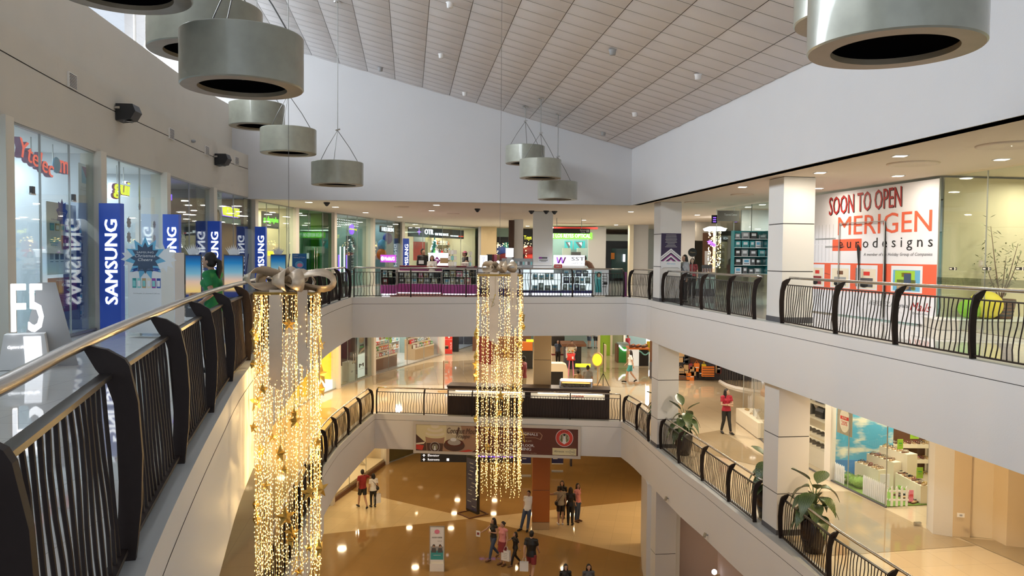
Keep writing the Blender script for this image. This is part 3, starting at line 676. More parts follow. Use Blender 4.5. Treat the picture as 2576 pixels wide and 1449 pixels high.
# photographs and posters behind the first windows
def phones(mb, x, z, w, h, k=2, cols=('sky', 'tan', 'cream', 'purple', 'blue')):
    n = len(cols)
    for i, c in enumerate(cols): mb.rect(x+(i-(n-1)/2)*w/n, z, w/n*.8, h, c, k); mb.rect(x+(i-(n-1)/2)*w/n, z-.05*h, w/n*.6, h*.6, 'paper' if i % 2 else 'aqua', k+1)
def d_poster1(mb, w, h):
    mb.burst(0, h*.86, w*.14, w*.2, 9, 'blue', 1); mb.text('Christmas\nCheers', 0, h*.86, w*.24, h*.05, 'paper', 2)
    mb.text('Holiday offers', 0, h*.76, w*.7, h*.03, 'blue', 1); phones(mb, 0, h*.66, w*.85, h*.1)
    mb.rect(w*.18, h*.45, w*.42, h*.2, 'maroon', 1)
    for i in range(6): mb.disc(w*(.04+.055*i), h*(.42+.05*(i % 2)), w*.03, h*.025, 'pink' if i % 2 else 'cream', 2)
    lines(mb, -w*.28, h*.5, w*.3, 4, h*.03, 'sky')
    for i in range(5): mb.rect(w*(-.36+.17*i), h*.25, w*.12, h*.08, 'darkgrey' if i % 3 else 'grey', 1); mb.rect(w*(-.36+.17*i), h*.18, w*.1, h*.008, 'black', 1)
pcard(B1, 'poster', 'tall white poster with starburst and phone pictures behind the first window', 'poster', 118, 192, 512, 690, .3, 'paper', d_poster1)
def d_poster2(mb, w, h):
    mb.text('Merry Christmas', w*.05, h*.92, w*.6, h*.06, 'paper', 1); mb.text('6', 0, h*.8, w*.12, h*.1, 'paper', 1); mb.text('%', w*.1, h*.84, w*.05, h*.05, 'paper', 1)
    mb.art([(-w*.4, h*.66), (-w*.2, h*.7), (-w*.28, h*.54)], 'paper', 1); mb.art([(w*.1, h*.64), (w*.28, h*.7), (w*.2, h*.58)], 'paper', 1)
    lines(mb, w*.05, h*.5, w*.7, 8, h*.045, 'pink', 1, 4, .01); mb.text('oppo', -w*.2, h*.12, w*.5, h*.09, 'grey', 1)
pcard(B1, 'poster', 'dark red holiday poster low behind the first window', 'poster', 122, 194, 698, 785, .3, 'maroon', d_poster2)
def d_phonecol(mb, w, h):
    mb.text('Capture the\nPrime Choice', 0, h*.55, w*.8, h*.08, 'grey', 1); mb.rect(-w*.12, h*.8, w*.4, h*.3, 'sky', 1); mb.art([(-w*.32, h*.95), (w*.08, h*.65), (w*.08, h*.95)], 'plum', 2); mb.rect(w*.32, h*.82, w*.12, h*.3, 'darkgrey', 1)
pcard(B1, 'poster', 'pale poster of slanted phones high in the first window beside the pilaster', 'poster', 198, 238, 415, 552, .2, 'shop_white', d_phonecol)
def d_shelf(mb, w, h): mb.text('SAMSUNG', 0, h*.93, w*.9, h*.05, 'lit_letter', 2)
def shelf_unit(f, x0, x1, y0, y1, v, label, n, cols, lit=True, depth=.3, base='shop_dark', name='display_shelf', grp='goods on display shelves', goods='phone_box'):
    u, z, w, h = f.box(x0, x1, y0, y1, v); root = thing(name, label, 'shelf', f.w(u, v, z-h/2), f.rz)
    mb = MB(); mb.bx(-w/2, w/2, depth-.02, depth, 0, h, base); mb.bx(-w/2, -w/2+.02, 0, depth, 0, h, base); mb.bx(w/2-.02, w/2, 0, depth, 0, h, base); mb.build('cabinet', root)
    rr = random.Random(int(x0)); items = []
    for i in range(n):
        zz = h*i/n; mb = MB(); mb.bx(-w/2+.02, w/2-.02, .01, depth-.02, zz, zz+.02, 'frame' if not lit else 'white'); 
        mb.build('shelf', root)
        xx = -w/2+.05
        while xx < w/2-.24:
            bw = rr.uniform(.14, .26); bh = min(h/n*.75, rr.uniform(.14, .3)); c = rr.choice(cols); items.append((xx+bw/2, .03, zz+.02, bw, bh, c)); xx += bw+rr.uniform(.02, .07)
    return root, items, f.w(u, v, z-h/2), f.rz
BOX = {}
def goods(items, o, rz, label, group, name='phone_box', cat='box', d=.1):
    """separate boxes standing on a shelf; copies share their mesh"""
    c, s = math.cos(rz), math.sin(rz)
    for (x, y, z, w, h, col) in items:
        key = (name, col)
        if key not in BOX:
            mb = MB(); mb.bx(-.5, .5, 0, 1, 0, 1, col); mb.rect(0, .62, .6, .4, 'paper' if col not in ('paper', 'white') else 'sky', .5); mb.rect(0, .2, .7, .12, 'darkgrey', .5); ob = mb.build(name); BOX[key] = ob
        else: ob = BOX[key].copy(); COL.objects.link(ob)
        ob.location = o+Vector((x*c-y*s, x*s+y*c, z)); ob.rotation_euler.z = rz; ob.scale = (w, d, h); tag(ob, label, cat, group)
r_, it, o_, rz_ = shelf_unit(B1, 200, 236, 556, 800, .25, 'dark narrow shelf with lit phones beside the first pilaster', 6, ['white', 'darkgrey', 'paper'])
goods(it, o_, rz_, 'small boxed phone on the dark narrow shelf in the first window', 'boxed phones on the dark narrow shelf')
mb = MB(); u, z, w, h = B1.box(200, 236, 545, 562, .24); mb.bx(-w/2, w/2, 0, .02, -h/2, h/2, 'black'); mb.text('SAMSUNG', 0, 0, w*.85, h*.5, 'lit_letter', 1); tag(mb.build('shelf_sign', None, False, B1.w(u, .24, z+.1), B1.rz), 'small black sign with white letters over the dark phone shelf', 'sign')
# cabinet and counter inside the first shop
u, z, w, h = B1.box(147, 190, 786, 835, .6); mb = MB(); mb.bx(-w/2, w/2, 0, .5, 0, .75, 'aqua'); mb.bx(-w/2-.02, w/2+.02, -.02, .52, .75, .79, 'white'); mb.bx(-w/2+.03, w/2-.03, -.01, 0, .06, .7, 'shop_white'); tag(mb.build('counter_cabinet', None, False, B1.w(u, .6, .02), B1.rz), 'low pale cabinet inside the first shop under the red poster', 'cabinet')
mb = MB(); mb.bx(-.05, .05, -.02, .03, -.06, .06, 'darkgrey'); mb.bx(-.09, .09, -.015, .02, -.08, -.05, 'steel')
for i, (x, y) in enumerate(((82, 478), (186, 497))):
    u, z = B1.hit(x, y, .02); o = mb.build('door_clamp', None, False, B1.w(u, .02, z), B1.rz) if i == 0 else o.copy()
    if i: COL.objects.link(o); o.location = B1.w(u, .02, z)
    tag(o, 'dark metal clamp at the top corner of the glass door '+('nearest the red letters' if i == 0 else 'beside the pale phone poster'), 'door clamp')
# interior lit panels
for f, n in ((B1, 3), (B2, 2)):
    for i in range(n):
        u = f.len*(i+.6)/(n+.2); mb = MB(); mb.bx(-.45, .45, 0, .03, 0, .12, 'lit_lamp'); mb.bx(-.5, .5, .03, .06, -.02, .14, 'white'); o = mb.build('wall_lamp', None, False, f.w(u, f_d, 2.6) if False else f.w(u, 3.05, 2.75-.2*i), f.rz); tag(o, 'long white lamp on the back wall inside the '+('first' if f is B1 else 'second')+' shop', 'lamp', 'wall lamps in the '+('first' if f is B1 else 'second')+' shop')
# star decals on second window
for i, (x, y, r) in enumerate(((325, 560, .2), (325, 597, .2), (389, 565, .15), (389, 600, .15), (352, 520, .12))):
    u, z = B2.hit(x, y, .03); mb = MB(); mb.burst(0, 0, r*.5, r*.72, 8, 'grey', 1); mb.burst(0, 0, r*.5, r*.72, 8, 'grey', 2); tag(mb.build('star_decal', None, False, B2.w(u, .04, z), B2.rz), 'grey snowflake star sticker on the second shop window', 'window sticker', 'snowflake stickers on the second window')
u, z, w, h = B2.box(350, 380, 531, 700, 1.0); mb = MB(); mb.bx(-w/2, w/2, 0, .03, 0, h, 'lit_soft'); mb.bx(-w/2-.03, w/2+.03, .03, .05, -.03, h+.03, 'frame'); tag(mb.build('light_panel_box', None, False, B2.w(u, 1.0, z-h/2), B2.rz), 'plain glowing white panel inside the second shop', 'light panel')
# Christmas poster standee in front of shop two
def d_cheers(mb, w, h):
    mb.rect(0, h*.49, w*.98, h*.98, 'paper', .5); mb.rect(w*.35, h*.49, w*.27, h*.98, 'offwhite', .8)
    for x, r in ((-w*.12, w*.44), (w*.25, w*.3), (-w*.4, w*.25)): mb.burst(x, h*.93, r*.62, r, 11, 'paper' if x != -w*.12 else 'sky', 1 if x != -w*.12 else 2)
    mb.burst(-w*.12, h*.93, w*.22, w*.32, 12, 'denim', 3); mb.text('SAMSUNG', -w*.12, h*1.0, w*.36, h*.022, 'paper', 4); mb.text('Christmas\nCheers', -w*.12, h*.935, w*.44, h*.085, 'paper', 4, shear=.3)
    mb.art([(-w*.42, h*.79), (-w*.3, h*.81), (w*.12, h*.81), (w*.2, h*.79), (w*.14, h*.775), (w*.2, h*.755), (w*.08, h*.77), (-w*.3, h*.77), (-w*.42, h*.755), (-w*.37, h*.775)], 'blue', 2); mb.text('YOUR GIFT THIS HOLIDAY', -w*.1, h*.79, w*.36, h*.013, 'paper', 3)
    phones(mb, -w*.1, h*.62, w*.62, h*.12, 2, ('teal', 'aqua', 'tan', 'cream', 'purple', 'blue')); mb.text('From November 15 to December 31, 2017 only', -w*.1, h*.49, w*.56, h*.013, 'black', 2)
F0 = Frame((-8, 15.2), (-6, 15.0), 0)
pcard(F0, 'poster_stand', 'white Christmas promotion standee with blue starburst top and a row of phones', 'poster stand', 322, 440, 635, 838, 0, 'paper', d_cheers, t=.35)
# gradient phone standees with flower tops and pen
def gradmat():
    m = bpy.data.materials.new('sunset_print'); m.use_nodes = True; nt = m.node_tree; b = nt.nodes['Principled BSDF']; tc = nt.nodes.new('ShaderNodeTexCoord'); sp = nt.nodes.new('ShaderNodeSeparateXYZ'); cr = nt.nodes.new('ShaderNodeValToRGB')
    nt.links.new(tc.outputs['Generated'], sp.inputs[0]); nt.links.new(sp.outputs[2], cr.inputs[0]); nt.links.new(cr.outputs[0], b.inputs['Base Color']); nt.links.new(cr.outputs[0], b.inputs['Emission Color']); b.inputs['Emission Strength'].default_value = .55
    e = cr.color_ramp.elements; e[0].position = 0; e[0].color = (.01, .02, .1, 1); e[1].position = 1; e[1].color = (.005, .04, .16, 1)
    for p, c in ((.12, (.02, .03, .12)), (.2, (.75, .5, .15)), (.42, (.6, .42, .32)), (.6, (.15, .35, .45)), (.82, (.01, .16, .38))):
        q = e.new(p); q.color = (*c, 1)
    MATS['sunset_print'] = m; return m
gradmat()
def standee(x0, x1, y0, y1, Y, label, pen=True):
    a = PY(x0, y0, Y); b = PY(x1, y1, Y); w = b.x-a.x; h = a.z
    root = thing('phone_standee', label, 'phone standee', ((a.x+b.x)/2, Y, 0), .05, 'phone shaped promotion standees')
    zb = max(.1, b.z); mb = MB(); mb.bx(-w/2, w/2, 0, .05, 0, h+.03, 'darkgrey'); mb.bx(-w/2-.08, w/2+.08, -.05, .3, 0, .08, 'white'); mb.build('body', root)
    mb = MB(); mb.bx(-w/2+.015, w/2-.015, -.012, -.002, zb, h, 'sunset_print'); mb.build('sunset_screen', root)
    mb = MB()
    for k in range(9):
        t = -1.2+2.4*k/8; mb.art([(-.04+t*.05, h+.02), (.04+t*.05, h+.02), (t*.17, h+.30-.08*abs(t))], 'paper', 1+k % 3*.5)
    mb.build('flower_top', root)
    mb = MB(); mb.text('SAMSUNG\nGalaxy Note8', 0, zb*.6+.06, w*.7, .14, 'paper', 1, y0=0); mb.build('lettering', root)
    if pen: mb = MB(); mb.tube([(w/2+.02, -.05, zb+.2), (w/2+.14, -.05, h+.05)], .014, 'navy', 8); mb.build('stylus', root, True)

standee(466, 507, 643, 756, 18.6, 'phone shaped standee with sunset screen left of the woman in green', False)
standee(563, 612, 643, 748, 19.8, 'phone shaped standee with sunset screen and stylus right of the woman in green')
standee(681, 719, 642, 720, 25.5, 'phone shaped standee with sunset screen above the near light curtain')
def d_j7(mb, w, h): mb.text('SAMSUNG', -w*.25, h*.93, w*.35, h*.04, 'paper', 1); mb.text('Galaxy J7 Core', 0, h*.84, w*.8, h*.08, 'paper', 1); mb.disc(0, h*.55, w*.3, h*.15, 'sky', 1); mb.disc(.02, h*.53, w*.2, h*.08, 'pink', 2); lines(mb, 0, h*.35, w*.7, 3, h*.06, 'aqua')
mat('bluecard', (.02, .14, .38), .5); Fj = Frame((-9, 27.6), (-5, 27.5), 0)
pcard(Fj, 'poster_stand', 'blue poster stand with white lettering behind the near light curtain top', 'poster stand', 735, 771, 638, 700, 0, 'bluecard', d_j7)
mb = MB(); u, z, w, h = B3.box(414, 433, 487, 502, .5); mb.bx(-w/2, w/2, 0, .1, -h/2, h/2, 'lit_purple'); tag(mb.build('purple_lamp', None, False, B3.w(u, .5, z), B3.rz), 'small purple lit box high in the dark third shop', 'lamp')
# blue wall poster next to pillar two, poster boards Galaxy Note8
def d_note(mb, w, h): mb.text('Galaxy\nNote8', 0, h*.55, w*.8, h*.3, 'grey', 1, bold=.01)
pcard(B3, 'window_poster', 'black window poster with grey two line lettering in the third shop', 'poster', 494, 517, 474, 580, .1, 'black', d_note)
pcard(B4, 'window_poster', 'black window poster with grey two line lettering in the fourth shop', 'poster', 613, 638, 500, 576, .1, 'black', d_note)
def d_f5(mb, w, h): mb.text('F5', 0, h*.86, w*.4, h*.1, 'black', 1); mb.text('Capture the Real You', 0, h*.75, w*.8, h*.03, 'grey', 1); mb.disc(0, h*.2, w*.28, h*.22, 'hair', 1); mb.disc(0, h*.17, w*.18, h*.17, 'skin', 2)
pcard(B4, 'window_poster', 'white portrait poster with short black heading in the fourth shop window', 'poster', 537, 558, 480, 560, .1, 'paper', d_f5)
def d_navy(mb, w, h): mb.burst(w*.1, h*.62, w*.25, w*.38, 9, 'paper', 1); mb.text('Christmas\nCheers', w*.1, h*.62, w*.4, h*.06, 'blue', 2)
pcard(B3, 'window_poster', 'navy blue window poster with a pale starburst just right of the second pillar light box', 'poster', 450, 468, 546, 700, .1, 'navy', d_navy)
def hang(f, x0, x1, y0, y1, v, base, txt, m, label, keep=False, ext=.03, extra=None, tz=(0, 0, .85, .6)):
    u, z, w, h = f.box(x0, x1, y0, y1, v); root = thing('hanging_sign', label, 'shop sign', f.w(u, v, z), f.rz)
    if base: mb = MB(); mb.bx(-w/2, w/2, 0, .06, -h/2, h/2, base); mb.build('sign_board', root)
    mb = MB(); mb.text(txt, w*tz[0], h*tz[1], w*tz[2], h*tz[3], m, 1, ext, bold=.02)
    mb.build('lettering', root)
    if extra: mb = MB(); extra(mb, w, h); mb.build('emblem', root)
    return root
hang(B4, 558, 600, 517, 548, .2, None, 'WRTELCOM', 'lit_yellow', 'yellow and purple lit letters in the fourth shop', tz=(0, 0, 1, .75), extra=lambda mb, w, h: mb.text('WRTELCOM', 0, 0, w*1.02, h*.85, 'lit_purple', 1, .02, bold=.06, y0=.05))
pcard(B4, 'window_poster', 'dark green board under the yellow and purple letters', 'poster', 558, 606, 549, 563, .2, 'teal')
hang(B5, 661, 702, 534, 574, .3, 'darkgrey', 'gadgetplus', 'lit_lime', 'green glowing letters on a dark hanging board in the fifth shop', tz=(0, 0, .95, .45))
r_, it, o_, rz_ = shelf_unit(B5, 672, 722, 578, 690, 1.2, 'cream shelves with pale goods inside the fifth shop', 5, ['cream', 'paper', 'tan', 'grey'], base='shop_cream')
goods(it, o_, rz_, 'small pale box on the cream shelves in the fifth shop', 'pale boxes in the fifth shop')
mb = MB(); u, z, w, h = B5.box(671, 684, 632, 643, .1); mb.bx(-w/2, w/2, 0, .02, -h/2, h/2, 'lit_yellow'); mb.text('OPEN', 0, 0, w*.8, h*.5, 'black', 1); tag(mb.build('open_sign', None, False, B5.w(u, .04, z), B5.rz), 'small yellow open sign in the fifth shop window', 'sign')
for i, (x0, x1) in enumerate(((810, 836),)):
    pcard(B6, 'dark_partition', 'tall dark panel at the right side of the green glass shop', 'panel', x0, x1, 535, 690, .2, 'black')
mb = MB()
for x in (790, 796): u, z = B6.hit(x, 650, -.03); mb.tube([(u, 0, .75), (u, 0, 1.9)], .018, 'steel', 8)
gd = thing('glass_door', 'green glass double door with long steel pull handles', 'door', B6.w(0, -.05), B6.rz); mb.build('door_handle', gd, True); u0, _ = B6.hit(762, 650); u1, _ = B6.hit(808, 650); mb = MB(); mb.bx(u0, u1, .03, .045, .05, 2.6, 'glass_green'); mb.build('door_leaf', gd)
# seventh shop: purple disc sign, hanging strings, light tubes
u, z, w, h = B7.box(873, 896, 564, 590, .2); root = thing('disc_sign', 'round glowing purple sign with small yellow letters', 'shop sign', B7.w(u, .2, z), B7.rz); mb = MB(); K = 28
mb.plate([(math.cos(2*PI*k/K)*h/2, math.sin(2*PI*k/K)*h/2) for k in range(K)], (0, 0, 0), (1, 0, 0), (0, 0, 1), (0, 1, 0), .08, 'lit_purple'); mb.build('disc', root); mb = MB(); mb.text('clicktop', .05, 0, w*.9, h*.22, 'lit_yellow', 1, .02, y0=-.05); mb.build('lettering', root)
r_, it, o_, rz_ = shelf_unit(B7, 884, 930, 595, 690, 1.0, 'tall rack of small glittering goods in the seventh shop', 7, ['darkgrey', 'grey', 'olive', 'paper'], base='shop_dark')
goods(it, o_, rz_, 'small dark pack on the glittering rack in the seventh shop', 'small packs in the seventh shop')
root = thing('light_tube_rack', 'rack of upright violet and white light tubes left of the disc sign', 'light display', B7.w(0, .3), B7.rz)
for x, m in ((852, 'lit_purple'), (856, 'lit_white'), (866, 'lit_white'), (872, 'lit_purple')):
    u, z = B7.hit(x, 700, .3); mb = MB(); mb.tube([(u, 0, .3), (u, 0, 2.0 if m == 'lit_white' else 1.6)], .03, m, 8); mb.build('light_tube', root)
for k in range(16):
    u = .4+k*.22; mb = MB(); mb.tube([(u, 0, 3.4), (u, 0, 3.0-.2*(k % 3))], .004, 'string_wire', 3)
    for q in range(3): mb.ell((u, 0, 3.3-.12*q), (.02, .02, .02), 'lit_white', 6, 4)
    tag(mb.build('fairy_string', None, False, B7.w(0, .25), B7.rz), 'short hanging string of tiny white lights at the top of the seventh shop window', 'light string', 'light strings in the seventh shop window')
hang(B8, 957, 989, 569, 585, .2, 'shop_dark', 'HERBEN', 'lit_letter', 'white glowing letters on a dark board in the eighth shop', tz=(.05, .0, .9, .6))
pcard(B8, 'window_poster', 'black window poster beside the small distant blue pillar', 'poster', 993, 1010, 556, 612, .1, 'black', d_note)
for i, (x, y, c) in enumerate(((962, 617, 'sky'), (975, 600, 'blue'), (960, 640, 'orange'), (1000, 619, 'pink'), (1000, 632, 'sky'))):
    u, z = B8.hit(x, y, .5); mb = MB(); mb.ell((0, 0, 0), (.28, .28, .33), c, 14, 10); tag(mb.build('balloon', None, True, B8.w(u, .5, z), B8.rz), ['light blue balloon in the eighth shop below the orange one side', 'dark blue balloon highest in the eighth shop', 'small orange balloon low in the eighth shop', 'pink balloon in the eighth shop by the black poster', 'light blue balloon under the pink one'][i], 'balloon')
# ------------------------------------------------------------------ wall fittings on the left header
def hfit(x, y): # point on the header face
    best = None
    for a, b in zip(WLs, WLs[1:]):
        f = Frame(a, b, 0); u, z = f.hit(x, y, 0)
        if -.01 <= u <= f.len+.01 and (f.w(u, 0)-CAM).dot(fw) > 0: best = (f, u, z)
    return best
for i, (x, y, s) in enumerate(((310, 284, 1.0), (556, 402, 1.0))):
    f, u, z = hfit(x-12, y); root = thing('wall_speaker', ['black wedge shaped wall speaker, the nearer larger one on the left header', 'black wedge shaped wall speaker farther along the left header'][i], 'speaker', f.w(u, 0, z), f.rz)
    mb = MB(); mb.plate([(0, .17), (-.34, .17), (-.40, .02), (-.30, -.15), (0, -.19)], (0, -.02, 0), (0, 1, 0), (0, 0, 1), (1, 0, 0), .42, 'black'); mb.build('cabinet', root)
    mb = MB(); mb.M = Matrix.Translation((0, -.2, -.18)) @ Matrix.Rotation(.12, 4, 'X'); mb.lathe([(.09, -.012), (.11, 0), (.01, .0)], (0, 0, 0), 'grey', 20); mb.build('cone', root)
    mb = MB(); mb.bx(-.26, -.2, -.12, 0, .05, .1, 'steel'); mb.build('bracket', root)
for i, (x, y) in enumerate(((180, 204), (430, 337), (519, 379), (594, 405))):
    f, u, z = hfit(x, y); mb = MB(); mb.bx(-.2, .2, -.03, 0, -.14, .14, 'offwhite')
    for k in range(9): mb.bx(-.17, .17, -.036, -.028, -.12+k*.028, -.108+k*.028, 'darkgrey')
    tag(mb.build('wall_vent', None, False, f.w(u, 0, z), f.rz), ['largest nearest air vent on the left header', 'air vent on the left header between the two speakers, nearer one', 'air vent on the left header just before the far speaker', 'last small air vent beyond the far speaker'][i], 'air vent')
f, u, z = hfit(482, 355); mb = MB(); mb.ell((0, -.05, 0), (.05, .07, .05), 'grey'); tag(mb.build('sensor', None, True, f.w(u, 0, z), f.rz), 'tiny grey sensor on the left header band', 'sensor')
# ------------------------------------------------------------------ F5 stand
b0 = P(60, 930, 0); root = thing('letter_stand', 'glowing white letter and digit stand on a pale plinth before the first shop', 'lit sign stand', (b0.x, b0.y, 0), .45)
mb = MB(); mb.plate([(-.30, 0), (.30, 0), (.24, .47), (-.22, .47)], (0, .14, 0), (1, 0, 0), (0, 0, 1), (0, 1, 0), .28, 'white'); mb.build('plinth', root)
mb = MB(); mb.plate([(.02, .04), (.22, .04), (.20, .44), (.0, .44)], (0, -.003, 0), (1, 0, 0), (0, 0, 1), (0, 1, 0), .01, 'lit_soft'); mb.text('Capture the Real You', .0, .3, .36, .05, 'lit_letter', 1, .004, y0=-.01, shear=.3); mb.build('front_panel', root)
mb = MB(); mb.text('F5', .05, .82, .36, .64, 'lit_letter', 1, .10, bold=.012, y0=.06); mb.build('lit_letters', root)
mb = MB(); mb.plate([(-.1, 0), (.62, 0), (.36, 1.15), (.15, 1.15)], (0, .30, 0), (1, 0, 0), (0, 0, 1), (0, 1, 0), .03, 'grey'); mb.build('back_board', root)
# ------------------------------------------------------------------ far side of the top storey
def FY(Y, z=0.0): return Frame((-50, Y), (50, Y), z)
def showcase(f, x0, x1, y0, yb, v, depth, basem, label, cols, rows=2, glow='lit_soft', group='goods in the kiosk showcases', goods_label='small boxed item in the kiosk showcase', name='phone_case_box', top=True, gz=None):
    """glass counter: base, glass body, shelves; goods stand inside"""
    u, z, w, h = f.box(x0, x1, y0, yb, v); H = z+h/2; zb = max(.1, z-h/2)
    root = thing('showcase', label, 'showcase', f.w(u, v), f.rz)
    mb = MB(); mb.bx(-w/2, w/2, 0, depth, .06, zb, basem); mb.bx(-w/2+.05, w/2-.05, .03, depth-.05, 0, .06, 'lit_soft'); mb.build('base', root)
    mb = MB(); mb.bx(-w/2+.01, w/2-.01, 0.005, .012, zb, H, 'glass'); mb.build('glass_front', root)
    mb = MB(); mb.bx(-w/2, w/2, depth-.03, depth, zb, H, glow); mb.bx(-w/2, -w/2+.02, 0, depth, zb, H, 'frame'); mb.bx(w/2-.02, w/2, 0, depth, zb, H, 'frame'); mb.bx(-w/2, w/2, 0, depth, H, H+.03, 'white' if top else basem); mb.build('cabinet', root)
    items = []; rr = random.Random(int(x0*3+x1))
    for i in range(rows):
        zz = zb+(H-zb)*i/rows; mb = MB(); mb.bx(-w/2+.02, w/2-.02, .03, depth-.04, zz, zz+.012, 'white'); mb.build('shelf', root); xx = -w/2+.08
        while xx < w/2-.3:
            bw = rr.uniform(.15, .26); items.append((xx+bw/2, .08, zz+.014, bw, min((H-zb)/rows*.85, rr.uniform(.2, .32)), rr.choice(cols))); xx += bw+rr.uniform(.02, .06)
    if cols: goods(items, f.w(u, v), f.rz, goods_label, group, name)
    return root
K1 = FY(31.7); K2 = FY(33.0)
pk = ['paper', 'pink', 'grey', 'darkgrey', 'tan', 'cream', 'maroon']
mat('kiosk_purple', (.36, .07, .30), .35); mat('kiosk_navy', (.03, .03, .16), .3)
showcase(K1, 957, 996, 678, 717, 0, .6, 'kiosk_purple', 'narrow purple based showcase at the left end of the accessory kiosk', pk, 2, 'shop_dark')
showcase(K2, 998, 1110, 684, 714, 0, .6, 'kiosk_purple', 'long purple based showcase in the middle of the accessory kiosk', pk, 2, 'shop_dark')
showcase(FY(32.2), 1112, 1199, 678, 716, 0, .6, 'kiosk_purple', 'purple based showcase right of the middle of the accessory kiosk', pk+['lime'], 2, 'shop_dark')
hang(K1, 957, 996, 641, 660, .1, 'lit_magenta', 'MobileXS', 'lit_letter', 'bright magenta kiosk sign board with white letters', tz=(.1, 0, .65, .5), extra=lambda mb, w, h: mb.disc(-w*.37, 0, h*.22, h*.3, 'lit_letter', 1))
mb = MB(); u, z, w, h = K2.box(1005, 1199, 662, 676, 1.2); mb.bx(-w/2, w/2, 0, .5, 0, 1.12, 'plum'); mb.bx(-w/2, w/2, -.03, .55, 1.12, 1.16, 'maroon'); tag(mb.build('kiosk_counter', None, False, K2.w(u, 1.2), 0), 'dark plum inner counter of the accessory kiosk', 'counter')
mat('kiosk_carpet', (.28, .12, .12), .9); q = [P(985, 748, 0), P(1250, 748, 0), P(1225, 722, 0), P(960, 722, 0)]
mb = MB(); mb.prism([(a.x, a.y) for a in q], .002, .012, 'kiosk_carpet'); tag(mb.build('floor_mat'), 'dark red floor mat under the purple accessory kiosk', 'mat')
# hanging card spinners, boxes, display on the kiosk counters
for i, (x0, x1, y0, y1, Y) in enumerate(((1127, 1149, 628, 672, 32.6), (1178, 1188, 632, 672, 33.4))):
    f = FY(Y); u, z, w, h = f.box(x0, x1, y0, y1); root = thing('card_rack', ['tall pale rack of packed accessories on the purple kiosk', 'narrow pale rack of accessories near the capped clerk'][i], 'display rack', f.w(u, 0, z-h/2))
    mb = MB(); mb.tube([(0, .1, 0), (0, .1, h)], .02, 'frame', 6); mb.bx(-.15, .15, -.05, .25, 0, .03, 'frame'); mb.build('pole', root); rr = random.Random(i)
    for k in range(3):
        for j in range(3): mb = MB(); mb.bx(-w/2+w*j/3+.005, -w/2+w*(j+1)/3-.005, -.02, .04, h*k/3+.05, h*(k+1)/3-.02, rr.choice(['paper', 'grey', 'white', 'offwhite', 'aqua'])); mb.build('hanging_pack', root)
pcard(FY(33.2), 'cardboard_box', 'brown cardboard carton on the purple kiosk right of the woman with the phone', 'box', 1107, 1127, 649, 662, 0, 'tan', t=.3)
pcard(FY(33.1), 'document_box', 'small white box on the purple kiosk by the suited man', 'box', 1053, 1065, 655, 664, 0, 'paper', t=.2)
# white and light counters further right
def d_white(mb, w, h): mb.rect(0, h*.3, w*.9, .02, 'grey', 1)
mb = MB(); f = FY(36.4); u, z, w, h = f.box(1078, 1126, 639, 672); mb.bx(-w/2, w/2, 0, .5, 0, z+h/2, 'lit_soft'); mb.bx(-w/2-.02, w/2+.02, -.02, .52, z+h/2, z+h/2+.05, 'lit_white'); mb.plate([(0, -.18), (.16, 0), (0, .18), (-.16, 0)], (-.05, -.02, z+h/2-.3), (1, 0, 0), (0, 0, 1), (0, 1, 0), .02, 'purple'); mb.text('T*', -.05, z+h/2-.3, .14, .14, 'lit_letter', 1, 0, y0=-.03); tag(mb.build('white_counter', None, False, f.w(u, 0)), 'glowing white counter with a purple diamond behind the woman with the phone', 'counter')
for i, (x, y, hh, c) in enumerate(((1097, 638, .35, 'white'), (1101, 638, .25, 'white'), (1106, 638, .22, 'darkgrey'), (1112, 638, .16, 'red'), (1093, 638, .28, 'green'))):
    q = PY(x, y, 36.6); mb = MB(); mb.lathe([(.01, 0), (.05, 0), (.05, hh*.7), (.02, hh*.8), (.015, hh)], (0, 0, 0), c, 10); tag(mb.build('bottle', None, True, (q.x, q.y, q.z)), ['tall white bottle on the glowing counter', 'shorter white bottle on the glowing counter', 'dark bottle on the glowing counter', 'red cup on the glowing white counter', 'green bottle at the left end of the glowing counter'][i], 'bottle')
# light box on the near counter and the grey counter right of it
mb = MB(); f = FY(32.8); u, z, w, h = f.box(1207, 1226, 642, 672); mb.bx(-w/2, w/2, 0, .12, 0, h, 'lit_soft'); mb.text('VIVO', 0, h*.6, h*.5, w*.3, 'blue', 1, 0, rot=PI/2); tag(mb.build('light_box', None, False, f.w(u, 0, z-h/2)), 'upright pale light box on the counter behind the farther light curtain', 'light box')
mb = MB(); u, z, w, h = f.box(1202, 1312, 672, 742); mb.bx(-w/2, w/2, .15, .7, .02, 1.15, 'shop_white'); mb.bx(-w/2, w/2, .13, .15, .35, 1.0, 'paper'); mb.bx(-w/2, w/2, .1, .75, 1.15, 1.19, 'white'); mb.bx(-w/2, w/2, .12, .7, 0, .25, 'kiosk_navy'); tag(mb.build('display_counter', None, False, f.w(u, 0)), 'pale display counter behind the farther light curtain', 'counter')
mat('phone_col', (.05, .05, .06), .3)
mb = MB(); f = FY(34.6); u, z, w, h = f.box(1262, 1340, 650, 674); mb.bx(-w/2, w/2, 0, .5, 0, z+h/2, 'grey')
for k in range(12): mb.rect(-w/2+w*(k+.5)/12, z, .07, .14, ['paper', 'darkgrey', 'aqua'][k % 3], 1)
tag(mb.build('grey_counter', None, False, f.w(u, 0)), 'grey counter with small cards left of the white column', 'counter')
